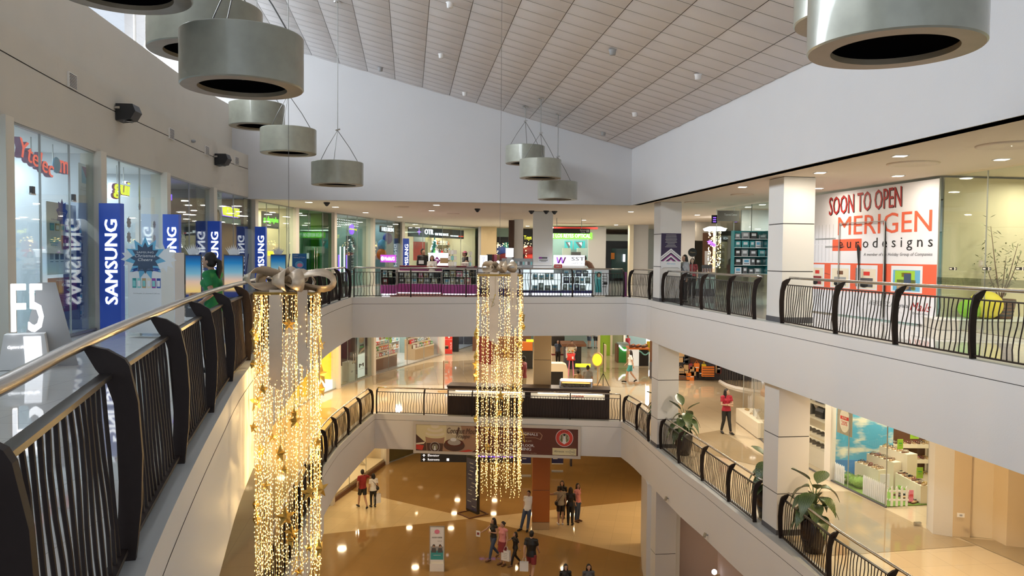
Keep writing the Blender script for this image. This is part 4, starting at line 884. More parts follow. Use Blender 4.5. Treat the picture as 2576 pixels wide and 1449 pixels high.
mb = MB(); f = FY(34.2); u, z, w, h = f.box(1272, 1292, 624, 647); mb.lathe([(.01, -h/2), (w/2, -h/2), (w/2, h/2), (.01, h/2)], (0, 0, 0), 'lit_soft', 20); q = f.w(u, 0, z); root = thing('lit_drum', 'bright white cube lamp on a grey post behind the farther light curtain', 'lamp', q); mb.build('lamp_shade', root); mb = MB(); mb.tube([(0, 0, -h/2), (0, 0, -z+.0)], .12, 'grey', 10); mb.build('post', root)
for i, (x, y) in enumerate(((1288, 659), (1253, 661))):
    q = PY(x, y, 33.5); mb = MB(); mb.ell((0, 0, 0), (.07, .07, .09), 'lit_lamp', 10, 8); tag(mb.build('small_lamp', None, True, q), ['larger round lit bulb on the grey counter', 'smaller round lit bulb left on the grey counter'][i], 'lamp')
# clothes hanging behind
for i, (x0, x1, c) in enumerate(((1224, 1238, 'black'), (1234, 1243, 'maroon'), (1242, 1250, 'pink'), (1249, 1256, 'tan'))):
    pcard(FY(35+.2*i), 'hanging_garment', ['black garment hung behind the light box', 'dark red garment hung next to the black one', 'pink garment in the row behind the light box', 'tan garment at the right end of the row behind the light box'][i], 'garment', x0, x1, 640, 670, 0, c, t=.12)
# blue kiosk
showcase(FY(33.6), 1315, 1334, 678, 731, 0, .6, 'kiosk_navy', 'first glowing white and navy showcase beside the light curtain', ['paper', 'sky'], 2, 'lit_soft')
showcase(FY(33.6), 1335, 1412, 678, 731, 0, .6, 'kiosk_navy', 'wide glowing showcase of the navy kiosk', ['paper', 'grey', 'white'], 2, 'lit_soft', goods_label='small pale item in the navy kiosk showcases', group='pale goods in the navy kiosk')
showcase(FY(33.6), 1413, 1491, 678, 731, 0, .6, 'kiosk_navy', 'bluish showcase with dark shoes-like goods at the right of the navy kiosk', ['darkgrey', 'grey', 'navy', 'paper'], 3, 'lit_soft', goods_label='small dark item in the right navy showcase', group='dark goods in the navy kiosk')
def d_sst(mb, w, h):
    for k in (-.42, -.28): mb.art([(w*k, h*.8), (w*(k+.05), h*.8), (w*(k+.1), h*.2), (w*(k+.04), h*.2)], 'lit_purple', 1); mb.art([(w*(k+.13), h*.8), (w*(k+.18), h*.8), (w*(k+.1), h*.2), (w*(k+.05), h*.2)], 'purple', 2)
    mb.text('SST', w*.28, h*.65, w*.42, h*.34, 'darkgrey', 1); mb.text('LAPTOPS', w*.27, h*.22, w*.42, h*.14, 'grey', 1)
pcard(FY(34.0), 'kiosk_light_box', 'white lit sign box with purple zigzag mark over the navy kiosk', 'light box sign', 1393, 1471, 642, 668, 0, 'lit_soft', d_sst, t=.2)
mb = MB(); f = FY(34.1); u, z, w, h = f.box(1393, 1476, 668, 678); mb.bx(-w/2, w/2, 0, .5, .9, z+h/2, 'offwhite'); tag(mb.build('counter_block', None, False, f.w(u, 0)), 'pale counter top carrying the white lit sign box', 'counter top')
pcard(FY(33.8), 'red_sign', 'small red sign under the white lit sign box', 'sign', 1394, 1414, 665, 674, 0, 'red', lambda mb, w, h: mb.text('S&S', 0, h*.5, w*.7, h*.6, 'paper', 1))
def d_mint(mb, w, h):
    mb.rect(-w*.2, h*.5, w*.45, h*.8, 'aqua', 1); mb.disc(-w*.15, h*.78, w*.16, h*.1, 'hair', 2); mb.disc(-w*.15, h*.76, w*.1, h*.07, 'skin', 3); mb.art([(-w*.35, h*.1), (w*.05, h*.1), (w*.0, h*.6), (-w*.3, h*.62)], 'teal', 2)
    for k in range(5): mb.rect(w*.22, h*(.72-.1*k), w*.28, h*.05, 'grey', 2)
    mb.rect(w*.28, h*.45, w*.28, h*.09, 'black', 3)
pcard(FY(32.6), 'poster_stand', 'white and mint poster board standing at the right end of the navy kiosk', 'poster stand', 1493, 1531, 677, 742, 0, 'paper', d_mint, t=.06)
def d_notice(mb, w, h): mb.rect(-w*.3, h*.75, w*.3, h*.3, 'purple', 1); mb.rect(w*.1, h*.75, w*.5, h*.28, 'darkgrey', 1); lines(mb, 0, h*.42, w*.8, 3, h*.12, 'grey', 1, 2, .03)
pcard(FY(34.48), 'notice', 'small white notice on the white column behind the kiosks', 'notice', 1354, 1381, 645, 660, 0, 'paper', d_notice)
for i, (x, y) in enumerate(((1337, 531), (1374, 531), (1395, 532), (1201, 526), (822, 510))):
    c = P(x, y-1, 3.55); mb = MB(); mb.lathe([(.12, 0), (.12, -.04), (.085, -.08), (.05, -.13), (.01, -.15)], (0, 0, 0), 'black', 16); tag(mb.build('dome_camera', None, True, (c.x, c.y, 3.55)), ['dark dome camera on the soffit left of the white column', 'dark dome camera just above the white column', 'dark dome camera on the soffit right of the white column', 'dark dome camera on the soffit above the dark signed glass shop', 'dark dome camera on the soffit near the left wall corner'][i], 'camera')
# other far columns
def bclad(x0, x1, Y, m, label, zt=3.55, h0=0.0, dp=.7):
    a, b = PY(x0, 600, Y), PY(x1, 600, Y); o = MB(); o.bx(a.x, b.x, Y, Y+dp, h0, zt, m); ob = o.build('column'); tag(ob, label, 'column'); ob['kind'] = 'structure'
bclad(1292, 1316, 42, 'panel', 'distant white column behind the grey counter'); mat('fluted', (.09, .05, .035), .6)
f = FY(41.8); mb = MB(); u, z, w, h = f.box(1281, 1292, 560, 640); 
for k in range(5): mb.tube([(-w/2+w*k/4, 0, 0), (-w/2+w*k/4, 0, 3.5)], .04, 'fluted', 6)
tag(mb.build('ribbed_screen', None, False, f.w(u, 0)), 'dark ribbed upright panel attached to the left of the distant white column', 'panel')
bclad(1210, 1249, 52, 'tan_panel', 'distant tan wall pier beside the dark signed glass shop', 3.55); bclad(1203, 1211, 52.2, 'wall', 'thin white pier edge next to the tan wall pier')
# dark sign shop
BO = Frame(WL[12], WL[13], 0); bay(BO, 3.55, 3.0, 'shop_cream', None, (140, (1, .92, .75)), (.25, .5, .75))
u, z, w, h = BO.box(1032, 1170, 575, 598, .1); root = thing('shop_sign', 'long dark fascia sign with white block letters in the far glass shop', 'shop sign', BO.w(u, .2, z), BO.rz)
mb = MB(); mb.bx(-w/2, w/2, 0, .08, -h/2, h/2, 'shop_dark'); mb.build('sign_board', root)
mb = MB(); mb.text('OTR', -w*.16, .05, w*.15, h*.55, 'lit_white', 1, .02, bold=.03); mb.text('ON THE ROCK', w*.07, -.06, w*.25, h*.25, 'lit_white', 1, .02, bold=.03); mb.text('YOUR COUNTRY', w*.31, -.12, w*.16, h*.14, 'lit_letter', 1, .02); mb.text('MOBILE', w*.44, -.12, w*.1, h*.14, 'lit_red', 1, .02); mb.burst(-w*.33, .02, h*.1, h*.4, 4, 'lit_purple', 1); mb.build('lettering', root)
r_, it, o_, rz_ = shelf_unit(BO, 1085, 1198, 600, 668, 2.2, 'cream lit shelves at the back of the far glass shop', 4, ['cream', 'tan', 'white', 'orange', 'brown'], base='shop_cream')
goods(it, o_, rz_, 'small box on the cream shelves of the far glass shop', 'boxes in the far glass shop')
pcard(BO, 'wall_poster', 'red and white poster panel inside the far glass shop', 'poster', 1040, 1069, 592, 655, 1.5, 'red', lambda mb, w, h: mb.rect(0, h*.87, w, h*.25, 'paper', 1))
mb = MB(); q = PY(1093, 640, 45); rr = random.Random(4)
for k in range(7): mb.lathe([(.26-.035*k, .12*k), (.01, .12*k+.2)], (0, 0, .2), 'teal', 9)
mb.tube([(0, 0, 0), (0, 0, .3)], .03, 'brown', 6)
for k in range(22): a = rr.uniform(0, 6.28); zz = rr.uniform(.3, 1.0); mb.ell((math.cos(a)*.28*(1.15-zz), math.sin(a)*.28*(1.15-zz), zz), (.02, .02, .02), 'lit_lamp', 6, 4)
root = mb.build('christmas_tree', None, False, (q.x, 45, q.z-.1)); tag(root, 'small dark Christmas tree with lights behind the glowing white counter', 'christmas tree')
mb = MB(); mb.bx(-.3, .3, -.3, .3, 0, q.z-.1, 'shop_dark'); tag(mb.build('tree_table', None, False, (q.x, 45, 0)), 'dark plinth under the small Christmas tree', 'table')
# toy shop seen between the columns
mb = MB(); a, b = PY(1250, 600, 56), PY(1345, 600, 56); mb.bx(a.x, b.x, 56, 56.1, 0, 3.5, 'shop_dark'); struct(mb.build('wall_shop'))
pcard(FY(55), 'ceiling_band', 'pale green ceiling band of the far toy shop', 'panel', 1250, 1282, 571, 596, 0, 'shop_teal')
for i, (x, y, rx, c) in enumerate(((1262, 628, .55, 'blue'), (1275, 618, .35, 'teal'), (1268, 645, .4, 'maroon'), (1333, 648, .4, 'red'), (1328, 630, .5, 'maroon'))):
    q = PY(x, y, 54); mb = MB(); mb.ell((0, 0, 0), (rx, .3, rx*.7), c, 12, 8); tag(mb.build('plush_toy', None, True, q), ['large blue toy heap in the far toy shop', 'teal toy beside the large blue one in the far toy shop', 'dark red toy under the blue one in the far toy shop', 'bright red toy right of the distant white column', 'dark red toy above the bright red one'][i], 'toy')
for x0, x1, yb, nn in ((1250, 1280, 650, 46), (1318, 1345, 650, 46)):
    for k in range(nn//2):
        rr = random.Random(k*7+x0); x = x0+(x1-x0)*rr.random(); y = 610+14*rr.random() if k % 3 else 610+40*rr.random(); x = x if k % 3 else (x0+rr.random()*3 if x0 < 1300 else x0+3+4*rr.random())
        q = PY(x, y, 53.5); mb = MB(); mb.ell((0, 0, 0), (.03, .03, .03), 'bulb', 6, 4); tag(mb.build('fairy_light', None, False, q), 'tiny fairy light of the toy shop '+('left' if x0 < 1300 else 'right')+' of the distant white column', 'fairy light', 'fairy lights of the far toy shop '+('left' if x0 < 1300 else 'right'))
hang(FY(52), 1318, 1337, 592, 606, 0, None, 'Toys', 'lit_yellow', 'yellow glowing sign letters of the far toy shop', tz=(0, 0, 1, .9))
# optical shop
a, b = PY(1392, 600, 50), PY(1500, 600, 50); mb = MB(); mb.bx(a.x, b.x, 53, 53.1, 0, 3.5, 'shop_teal'); mb.bx(b.x-.5, b.x+.6, 49.9, 50.4, 0, 3.5, 'wall'); mb.bx(a.x, b.x, 50, 53, 3.4, 3.5, 'white'); struct(mb.build('wall_shop')); area('shop_lamp', ((a.x+b.x)/2, 51.5, 3.3), ((a.x+b.x)/2, 51.5, 0), 3, 2, 90, (.85, 1, .85))
f = FY(49.8); u, z, w, h = f.box(1380, 1490, 585, 601); root = thing('shop_sign', 'long green glowing sign with white capital letters of the optical shop', 'shop sign', f.w(u, 0, z)); mb = MB(); mb.bx(-w/2, w/2, 0, .12, -h/2, h/2, 'lit_lime'); mb.build('sign_board', root); mb = MB(); mb.text('DE LOS REYES OPTICAL', -.02, 0, w*.93, h*.6, 'lit_letter', 1, .02, bold=.03); mb.build('lettering', root)
mb = MB(); u, z, w, h = FY(46).box(1393, 1504, 571, 576); mb.bx(-w/2, w/2, 0, .5, -h/2, h/2, 'red'); tag(mb.build('red_canopy', None, False, FY(46).w(u, 0, z)), 'thin red band above the black direction sign', 'canopy')
f = FY(40); u, z, w, h = f.box(1380, 1484, 575, 587); root = thing('direction_sign', 'black hanging direction sign with small white restroom words above the green optical sign', 'direction sign', f.w(u, 0, z)); mb = MB(); mb.bx(-w/2, w/2, 0, .1, -h/2, h/2, 'black'); mb.build('sign_board', root); mb = MB(); mb.text('Restrooms\nCinemas', w*.33, 0, w*.14, h*.7, 'paper', 1); mb.rect(w*.43, h*.0, .04, h*.6, 'paper', 1); mb.rect(w*.465, h*.0, .04, h*.6, 'paper', 1); mb.build('lettering', root)
mb = MB(); mb.tube([(-w*.3, .05, h/2), (-w*.3, .05, 3.55-z)], .015, 'frame', 5); mb.tube([(w*.3, .05, h/2), (w*.3, .05, 3.55-z)], .015, 'frame', 5); mb.build('hanging_rod', root)
for i, (x0, x1, y0, y1) in enumerate(((1420, 1440, 606, 628), (1444, 1472, 606, 628))):
    def d_v(mb, w, h): mb.art([(-w*.4, h*.9), (w*.1, h*.05), (w*.3, h*.9)], 'darkgrey', 1); mb.art([(-w*.1, h*.8), (w*.2, h*.4), (w*.2, h*.85)], 'paper', 2)
    pcard(FY(52.5), 'wall_picture', ['left slanting picture high in the optical shop', 'right slanting picture high in the optical shop'][i], 'picture', x0, x1, y0, y1, 0, 'teal', d_v)
for i, (x0, x1) in enumerate(((1415, 1436), (1452, 1477))):
    pcard(FY(50.6+.1*i), 'glass_showcase', ['left pale showcase in the optical shop', 'right pale showcase in the optical shop'][i], 'showcase', x0, x1, 624, 642, 0, 'shop_white', t=.4)
pcard(FY(50.4), 'monitor', 'dark monitor between the two pale showcases of the optical shop', 'monitor', 1437, 1461, 634, 642, 0, 'darkgrey', t=.1)
# dark store with poster
a, b = PY(1497, 600, 55), PY(1584, 600, 55); mb = MB(); mb.bx(a.x, b.x, 55.2, 55.3, 0, 3.1, 'shop_dark'); mb.bx(a.x, b.x, 55, 55.3, 2.75, 3.2, 'panel'); mb.bx(b.x-.05, b.x+2, 54.5, 55, 0, 3.55, 'wall'); struct(mb.build('wall_shop'))
def d_190(mb, w, h):
    mb.rect(0, h*.55, w*.9, h*.42, 'grey', 1)
    for k, s in ((-.18, 1), (.2, .9)): mb.disc(w*k, h*.55, w*.22*s, h*.18, 'hair', 2); mb.disc(w*k, h*.6, w*.12, h*.08, 'skin', 3); mb.disc(w*k, h*.42, w*.2, h*.1, 'brown', 3)
    mb.text('190', w*.2, h*.19, w*.5, h*.1, 'paper', 2, bold=.03); mb.text('BUNDLED', -w*.25, h*.17, w*.36, h*.05, 'paper', 2); mb.rect(0, h*.06, w*.95, h*.07, 'red', 2); mb.rect(0, h*.95, w*.9, h*.03, 'grey', 1)
pcard(FY(54.9), 'movie_poster', 'tall dark poster of two people with the number 190 at the far dark store', 'poster', 1498, 1524, 597, 664, 0, 'shop_dark', d_190)
for i, (x0, x1, y0, y1, m) in enumerate(((1538, 1584, 625, 700, 'dim_glass'), (1537, 1546, 636, 652, 'orange'))): pcard(FY(54.8-.1*i), ['glass_door', 'door_notice'][i], ['dark glass door of the far dark store', 'small orange and white notice on the far dark door'][i], ['door', 'notice'][i], x0, x1, y0, y1, 0, m)
mb = MB(); q = PY(1570, 649, 54.5); mb.tube([(0, 0, -.25), (0, 0, .25)], .08, 'lit_white', 10); mb.bx(-.1, .1, -.05, .05, -.3, -.24, 'frame'); tag(mb.build('wall_lamp', None, True, q), 'upright glowing white tube lamp at the far dark store', 'lamp')
f = FY(31.9); mb = MB(); u, z, w, h = f.box(1571, 1577, 690, 745); mb.tube([(0, 0, 0), (0, 0, 1.0)], .045, 'plum', 8); mb.lathe([(.16, 0), (.16, .03), (.04, .06)], (0, 0, 0), 'plum', 14); tag(mb.build('queue_post', None, True, (PY(1574, 700, 31.9).x, 31.9, 0)), 'slim purple post standing behind the railing near its right end', 'post')
# distant white piers on the right
bclad(1584, 1594, 47, 'cream', 'cream pier at the left of the distant white wall on the right', 3.55); bclad(1594, 1631, 47.3, 'wall', 'distant white wall pier left of the chevron poster column', 3.55)
bclad(1716, 1748, 42, 'wall', 'distant white pier right of the chevron poster column', 3.55); bclad(1748, 1812, 43, 'wall_cream', 'distant cream wall beside the glass shop', 3.55, 2.55)
pcard(FY(42.9), 'shop_opening', 'brown shop opening with a pale poster beyond the grey dressed woman', 'shop opening', 1767, 1805, 586, 700, .05, 'brown', lambda mb, w, h: (mb.rect(-w*.15, h*.45, w*.4, h*.3, 'paper', 1), mb.rect(w*.2, h*.85, w*.5, h*.04, 'cream', 1)))
# glass column of lights and phone bar behind the railing
q = PY(1797, 640, 38); root = thing('light_column', 'column of yellow twinkling lights behind the top gallery railing', 'light column', (q.x, q.y, 0)); rr = random.Random(2)
mb = MB(); mb.tube([(0, 0, .02), (0, 0, 2.9)], .08, 'cream', 10); mb.build('pole', root); mb = MB()
for k in range(170): a = rr.uniform(0, 6.28); mb.ell((math.cos(a)*.28, math.sin(a)*.28, rr.uniform(1.1, 2.9)), (.02, .02, .03), 'bulb' if k % 3 else 'lit_lamp', 5, 3)
o = mb.build('bulb', root); o['kind'] = 'stuff'; mb = MB(); mb.lathe([(.5, 2.9), (.55, 3.0), (.3, 3.1)], (0, 0, 0), 'lit_white', 20); mb.build('lit_crown', root)
for i in range(5):
    q = PY(1784+i*3.2, 609+i*2, 37.6); mb = MB(); mb.burst(0, 0, .05, .12, 5, 'lit_purple', 1); tag(mb.build('star_light', None, False, q), 'small violet star light beside the column of yellow lights', 'star light', 'violet star lights')
mb = MB(); f = FY(33.5); u, z, w, h = f.box(1734, 1800, 664, 692); mb.bx(-w/2, w/2, 0, .6, 0, .95, 'darkgrey'); mb.bx(-w/2, w/2, -.03, .65, .95, 1.0, 'chrome')
for k in range(5): mb.bx(-w/2+w*(k+.1)/5, -w/2+w*(k+.8)/5, -.01, 0, .3, .8, 'shop_teal')
tag(mb.build('phone_bar', None, False, f.w(u, 0)), 'dark counter with a shiny top behind the woman in grey', 'counter')
for k in range(6): q = PY(1769+k*4.2, 664, 33.7); mb = MB(); mb.tube([(0, 0, 0), (.0, 0, .22)], .015, 'chrome', 6); mb.bx(-.04, .04, -.02, .0, .16, .3, 'darkgrey'); tag(mb.build('display_phone', None, False, (q.x, 33.8, 1.0)), 'small display phone on a stand on the shiny counter', 'phone', 'display phones on the shiny counter')
q = PY(1742, 635, 31); root = thing('round_sign', 'round dark sign on a post beside the woman in grey', 'sign', (q.x, q.y, 0)); mb = MB(); mb.plate([(math.cos(2*PI*k/26)*.17, math.sin(2*PI*k/26)*.17) for k in range(26)], (0, 0, q.z), (1, 0, 0), (0, 0, 1), (0, 1, 0), .05, 'black'); mb.text('Open', 0, q.z, .2, .07, 'tan', 1, y0=-.03); mb.build('disc', root); mb = MB(); mb.tube([(0, .02, 0), (0, .02, q.z-.16)], .012, 'frame', 6); mb.build('post', root)
# ------------------------------------------------------------------ right side of the top storey
G1 = Frame((8.0, 31.3), (9.05, 23.9), 0); G2 = Frame((9.05, 23.9), (9.95, 18.6), 0); G3 = Frame((9.95, 18.6), (10.95, 11), 0); G4 = Frame((10.95, 11), (12, 2), 0)
mb = MB(); mb.bx(0, G1.len, 5, 5.1, 0, 3.5, 'shop_teal'); mb.bx(0, G1.len, 4.9, 5, 2.5, 3.5, 'wall'); mb.bx(0, .1, 1, 5, 2.4, 3.5, 'wall'); struct(mb.build('wall_shop', None, False, G1.o, G1.rz))
mb = MB(); mb.bx(0, G1.len, 0, .015, .0, 3.5, 'glass'); struct(mb.build('window_30', None, False, G1.o, G1.rz)); mb = MB()
for j in (0, .22, .42, .62, .8): mb.bx(G1.len*j-.008, G1.len*j+.008, -.005, .02, 0, 3.5, 'frame')
struct(mb.build('trim_30', None, False, G1.o, G1.rz)); shop_lamps([G1.w(1.2+1.5*i, 2.6, 3.4) for i in range(4)], 110, (.85, 1, .95))
r_, it, o_, rz_ = shelf_unit(FY(27.5), 1846, 1932, 580, 690, 0, 'dark green shelving wall inside the right glass shop', 5, ['darkgrey', 'teal', 'grey', 'paper', 'black'], base='teal', depth=.4)
goods(it, o_, rz_, 'small pack on the dark green shelving in the right glass shop', 'packs in the right glass shop')
def d_tl(mb, w, h): mb.text('Tutorial Center', w*.1, h*.62, w*.6, h*.2, 'paper', 1)
mat('grey_board', (.20, .18, .17), .5); pcard(FY(29.6), 'hanging_board', 'brown grey hanging board with small letters behind the right glass shop front', 'sign board', 1806, 1860, 530, 556, 0, 'grey_board', d_tl, t=.1)
pcard(FY(30.4), 'hanging_board', 'small black hanging screen with violet rows left of the right glass shop', 'screen', 1791, 1804, 541, 562, 0, 'black', lambda mb, w, h: [mb.rect(0, h*(.2+.25*k), w*.6, h*.1, 'lit_purple', 1) for k in range(3)], t=.08)
pcard(FY(28.5), 'shop_banner', 'white and red lettered strip on the shelving of the right glass shop', 'banner', 1866, 1922, 632, 644, 0, 'paper', lambda mb, w, h: mb.text('MEMBER', 0, h*.5, w*.8, h*.5, 'red', 1))
# chevron poster on the farther white column
e2 = Vector((math.cos(YC), -math.sin(YC), 0)); c0 = Vector((5.2, 28.0, 0)); fc = Frame(c0, c0+e2, 0)
def d_chev(mb, w, h):
    mb.rect(0, h*.565, w, h*.87, 'chevnavy', .3); lines(mb, 0, h*.95, w*.6, 9, h*.046, 'grey', 1, 5, .022)
    for k, (zz, m) in enumerate(((.53, 'paper'), (.46, 'paper'), (.36, 'kiosk_purple'), (.32, 'paper'), (.22, 'kiosk_purple'), (.18, 'paper'))):
        t = .055*h if m == 'paper' else .06*h; mb.art([(-w/2, h*zz-h*.25), (0, h*zz), (w/2, h*zz-h*.25), (w/2, h*zz-h*.25-t), (0, h*zz-t), (-w/2, h*zz-h*.25-t)], m, 2+k*.3)
    mb.rect(0, h*.035, w, h*.19, 'paper', 5.5); mb.text('Abreeza', 0, h*.06, w*.45, h*.05, 'sky', 6, shear=.3)
mat('chevnavy', (.03, .02, .07), .5)
u, z, w, h = fc.box(1663, 1713, 587, 668, -.02); card(fc, 'chevron_poster', 'dark poster with white and purple chevrons on the farther white column', 'poster', u, -.02, z-h/2, w, h, 'paper', d_chev)
# big banner
def d_ban(mb, w, h):
    X = lambda f: -w/2+w*f
    for (a, b, c, d) in ((.02, .2, .30, .55), (.1, .22, .30, .5)): 
        mb.rect(X((a+b)/2), h*.62, w*(b-a), h*.012, 'grey', 1)
    for k in range(6): mb.rect(X(.02+.035*k), h*.66, w*.002, h*.16, 'grey', 1); mb.rect(X(.02+.035*k), h*.5, w*.002, h*.14, 'grey', 1)
    mb.art([(X(0), h*.36), (X(.2), h*.32), (X(.2), h*.31), (X(0), h*.35)], 'grey', 1); mb.art([(X(.12), h*.56), (X(.3), h*.56), (X(.3), h*.545), (X(.12), h*.545)], 'grey', 1)
    mb.text('SOON TO OPEN', X(.455), h*.895, w*.60, h*.15, 'black', 1, bold=.03, rot=.02); mb.text('SOON TO OPEN', X(.45), h*.90, w*.60, h*.15, 'crimson', 2, bold=.02, rot=.02)
    mb.text('MERIGEN', X(.60), h*.72, w*.72, h*.15, 'banner_red', 2, bold=.008)
    mb.rect(X(.32), h*.565, w*.26, h*.095, 'banner_red', 1); mb.text('e u r o d e s i g n s', X(.61), h*.565, w*.72, h*.10, 'black', 3)
    mb.text('A member of the Holiday Group of Companies', X(.72), h*.485, w*.5, h*.03, 'darkgrey', 3, shear=.2)
    mb.rect(0, h*.305, w, h*.225, 'banner_red', 1)
    for i, (xx, ww, c) in enumerate(((.05, .14, 'maroon'), (.27, .18, 'grey'), (.5, .17, 'darkgrey'), (.8, .22, 'olive'))):
        mb.rect(X(xx), h*.31, w*ww, h*.19, 'paper', 2); mb.rect(X(xx), h*.30, w*ww*.86, h*.15, 'cream' if i != 3 else 'sky', 3); mb.rect(X(xx), h*.27, w*ww*.6, h*.07, c, 4); mb.rect(X(xx), h*.34, w*ww*.3, h*.03, 'red' if i != 1 else 'brown', 4); mb.disc(X(xx-.02), h*.25, w*ww*.2, h*.02, 'black' if i != 3 else 'tan', 5)
    mb.art([(X(.72), h*.26), (X(.86), h*.23), (X(.86), h*.37), (X(.72), h*.37)], 'lime', 4); mb.rect(X(.81), h*.29, w*.05, h*.12, 'denim', 5)
    mb.text('ABREEZA', X(.62), h*.12, w*.2, h*.035, 'grey', 2); mb.text('Ayala', X(.77), h*.115, w*.1, h*.04, 'darkgrey', 2); mb.text('Malls', X(.9), h*.12, w*.14, h*.06, 'crimson', 2, shear=.35); mb.text('Davao City', X(.9), h*.07, w*.1, h*.02, 'darkgrey', 2)
mat('banner_red', (.80, .13, .06), .6); mat('crimson', (.42, .03, .03), .6); mat('banner', (.80, .80, .85), .6, bump=.35, bscale=3)
root = card(G2, 'opening_banner', 'huge white and red shop opening banner hanging beside the near white column', 'banner', G2.len/2, -.02, .03, G2.len, 3.45, 'banner', d_ban, t=.02)
# cut door flap in the banner
mb = MB(); 
u0, z0 = G2.hit(2112, 562, -.06); u1, z1 = G2.hit(2226, 556, -.06)
mb.tube([(u0, -.06, .05), (u0, -.06, z0), (u1, -.06, z1), (u1, -.06, .05)], .02, 'frame', 4)
for uu in (u1,): mb.plate([(0, .1), (.05, .1), (.07, 1.2), (.03, z1-.05), (0, z1)], (uu, -.05, 0), (1, 0, 0), (0, 0, 1), (0, 1, 0), .01, 'black')
um = (u0+u1)/2-.05; mb.plate([(-.02, .3), (.0, 1.9), (-.1, 2.0), (-.13, 1.9), (-.05, 1.4)], (um, -.05, 0), (1, 0, 0), (0, 0, 1), (0, 1, 0), .01, 'black')
mb.tube([(um-.05, -.1, .85), (um-.05, -.1, 1.35)], .02, 'steel', 8); mb.tube([(um+.12, -.1, .85), (um+.12, -.1, 1.35)], .02, 'steel', 8)
tag(mb.build('door_frame', None, False, G2.o, G2.rz), 'door frame with a torn banner flap and two steel handles cut through the banner', 'door frame')
glassmat('frost', (.72, .74, .70), .10)
# glass shop right of the banner
for f, n in ((G3, 31), (G4, 32)):
    mb = MB(); mb.bx(0, f.len, 4.0, 4.1, 0, 3.5, 'shop_cream'); mb.bx(-.02, .03, .1, 4, 0, 3.5, 'shop_cream'); mb.bx(f.len*.55, f.len*.55+.6, 3.2, 4, 0, 3.5, 'wall_cream'); mb.bx(0, f.len, .05, 4, 0, .03, 'floor_beige'); struct(mb.build('wall_shop', None, False, f.o, f.rz))
    mb = MB(); mb.bx(0, f.len, 0, .015, .02, 3.5, 'glass'); struct(mb.build('window_%d' % n, None, False, f.o, f.rz)); mb = MB()
    for j in range(6): mb.bx(f.len*j/5-.006, f.len*j/5+.006, -.005, .02, 0, 3.5, 'frame')
    mb.bx(0, f.len, -.012, -.004, 1.02, 1.18, 'frost'); struct(mb.build('trim_%d' % n, None, False, f.o, f.rz)) if False else struct(mb.build('trim_%d' % n, None, False, f.o, f.rz))
    shop_lamps([f.w(f.len*(i+.5)/4, 2, 3.4) for i in range(4)], 150, (1, .9, .68))
for i in range(3):
    u, z = G3.hit(2398+i*85, 676, -.02); mb = MB(); mb.rect(0, 0, .26, .06, 'black', 1); mb.rect(-.07, 0, .08, .03, 'cream', 2); mb.rect(.06, 0, .03, .07, 'cream', 2); mb.rect(.1, 0, .02, .03, 'cream', 2)
    tag(mb.build('glass_decal', None, False, G3.w(u, -.025, z), G3.rz), 'small black mark on the glass right of the big banner', 'glass sticker', 'small marks on the right glass')
# platform, potted tree, poufs inside
q = P(2480, 835, 0); root = MB(); root.bx(-1.6, 3.2, 0, 1.6, 0, .22, 'wall_cream'); root.bx(-1.62, 3.22, -.02, 1.62, .22, .25, 'white'); tag(root.build('platform', None, False, (11.2, 17.6, .0), -.2), 'low pale platform inside the glass shop carrying the potted tree', 'platform')
def tree(loc):
    root = thing('potted_tree', 'slender potted tree in a dark woven pot behind the right glass', 'potted tree', loc); rr = random.Random(9)
    mb = MB(); mb.lathe([(.01, 0), (.24, 0), (.30, .3), (.31, .44), (.28, .44), (.26, .4), (.01, .4)], (0, 0, 0), 'brown', 20)
    for k in range(5): mb.lathe([(.25+.012*k, .05+.08*k), (.27+.012*k, .08+.08*k), (.255+.012*k, .11+.08*k)], (0, 0, 0), 'black', 20)
    mb.build('pot', root); lf = MB(); st = MB()
    for k in range(5):
        a = rr.uniform(0, 6.28); h = rr.uniform(.9, 1.5) if k else 1.7; tip = Vector((math.cos(a)*rr.uniform(.1, .45), math.sin(a)*.35, .4+h)); st.tube([(0, 0, .38), tip*.55+Vector((0, 0, .1)), tip], [.016, .01, .005], 'brown', 6)
        for j in range(60):
            t = rr.uniform(.35, 1); c = tip*t+Vector((rr.uniform(-.22, .22), rr.uniform(-.22, .22), .12+rr.uniform(-.15, .15))); d = Vector((rr.uniform(-1, 1), rr.uniform(-1, 1), rr.uniform(-.5, .4))).normalized(); s = d.cross(Vector((0, 0, 1))).normalized()*.020
            lf.add([c, c+d*.07+s, c+d*.17, c+d*.07-s], [(0, 1, 2, 3)], 'olive')
    st.build('stem', root); o = lf.build('leaves', root); o['kind'] = 'stuff'
q = PY(2515, 800, 18.2); tree((q.x, q.y, .26))
for i, (x, c, r) in enumerate(((2440, 'lime', .26), (2478, 'yellow', .36))):
    q = PY(x, 800, 18.0-.0*i+.1); mb = MB(); mb.ell((0, 0, r*.85), (r, r, r*.9), c, 20, 12, None, lambda v: Vector((v.x, v.y, max(v.z, -.94)))); mb.ell((0, 0, r*1.72), (.03, .03, .03), 'black', 8, 6); tag(mb.build('beanbag', None, True, (q.x, q.y, .255)), ['green beanbag behind the yellow one on the platform', 'round yellow beanbag on the platform beside the dark pot'][i], 'beanbag')
mb = MB(); q = P(2545, 355, 3.5)
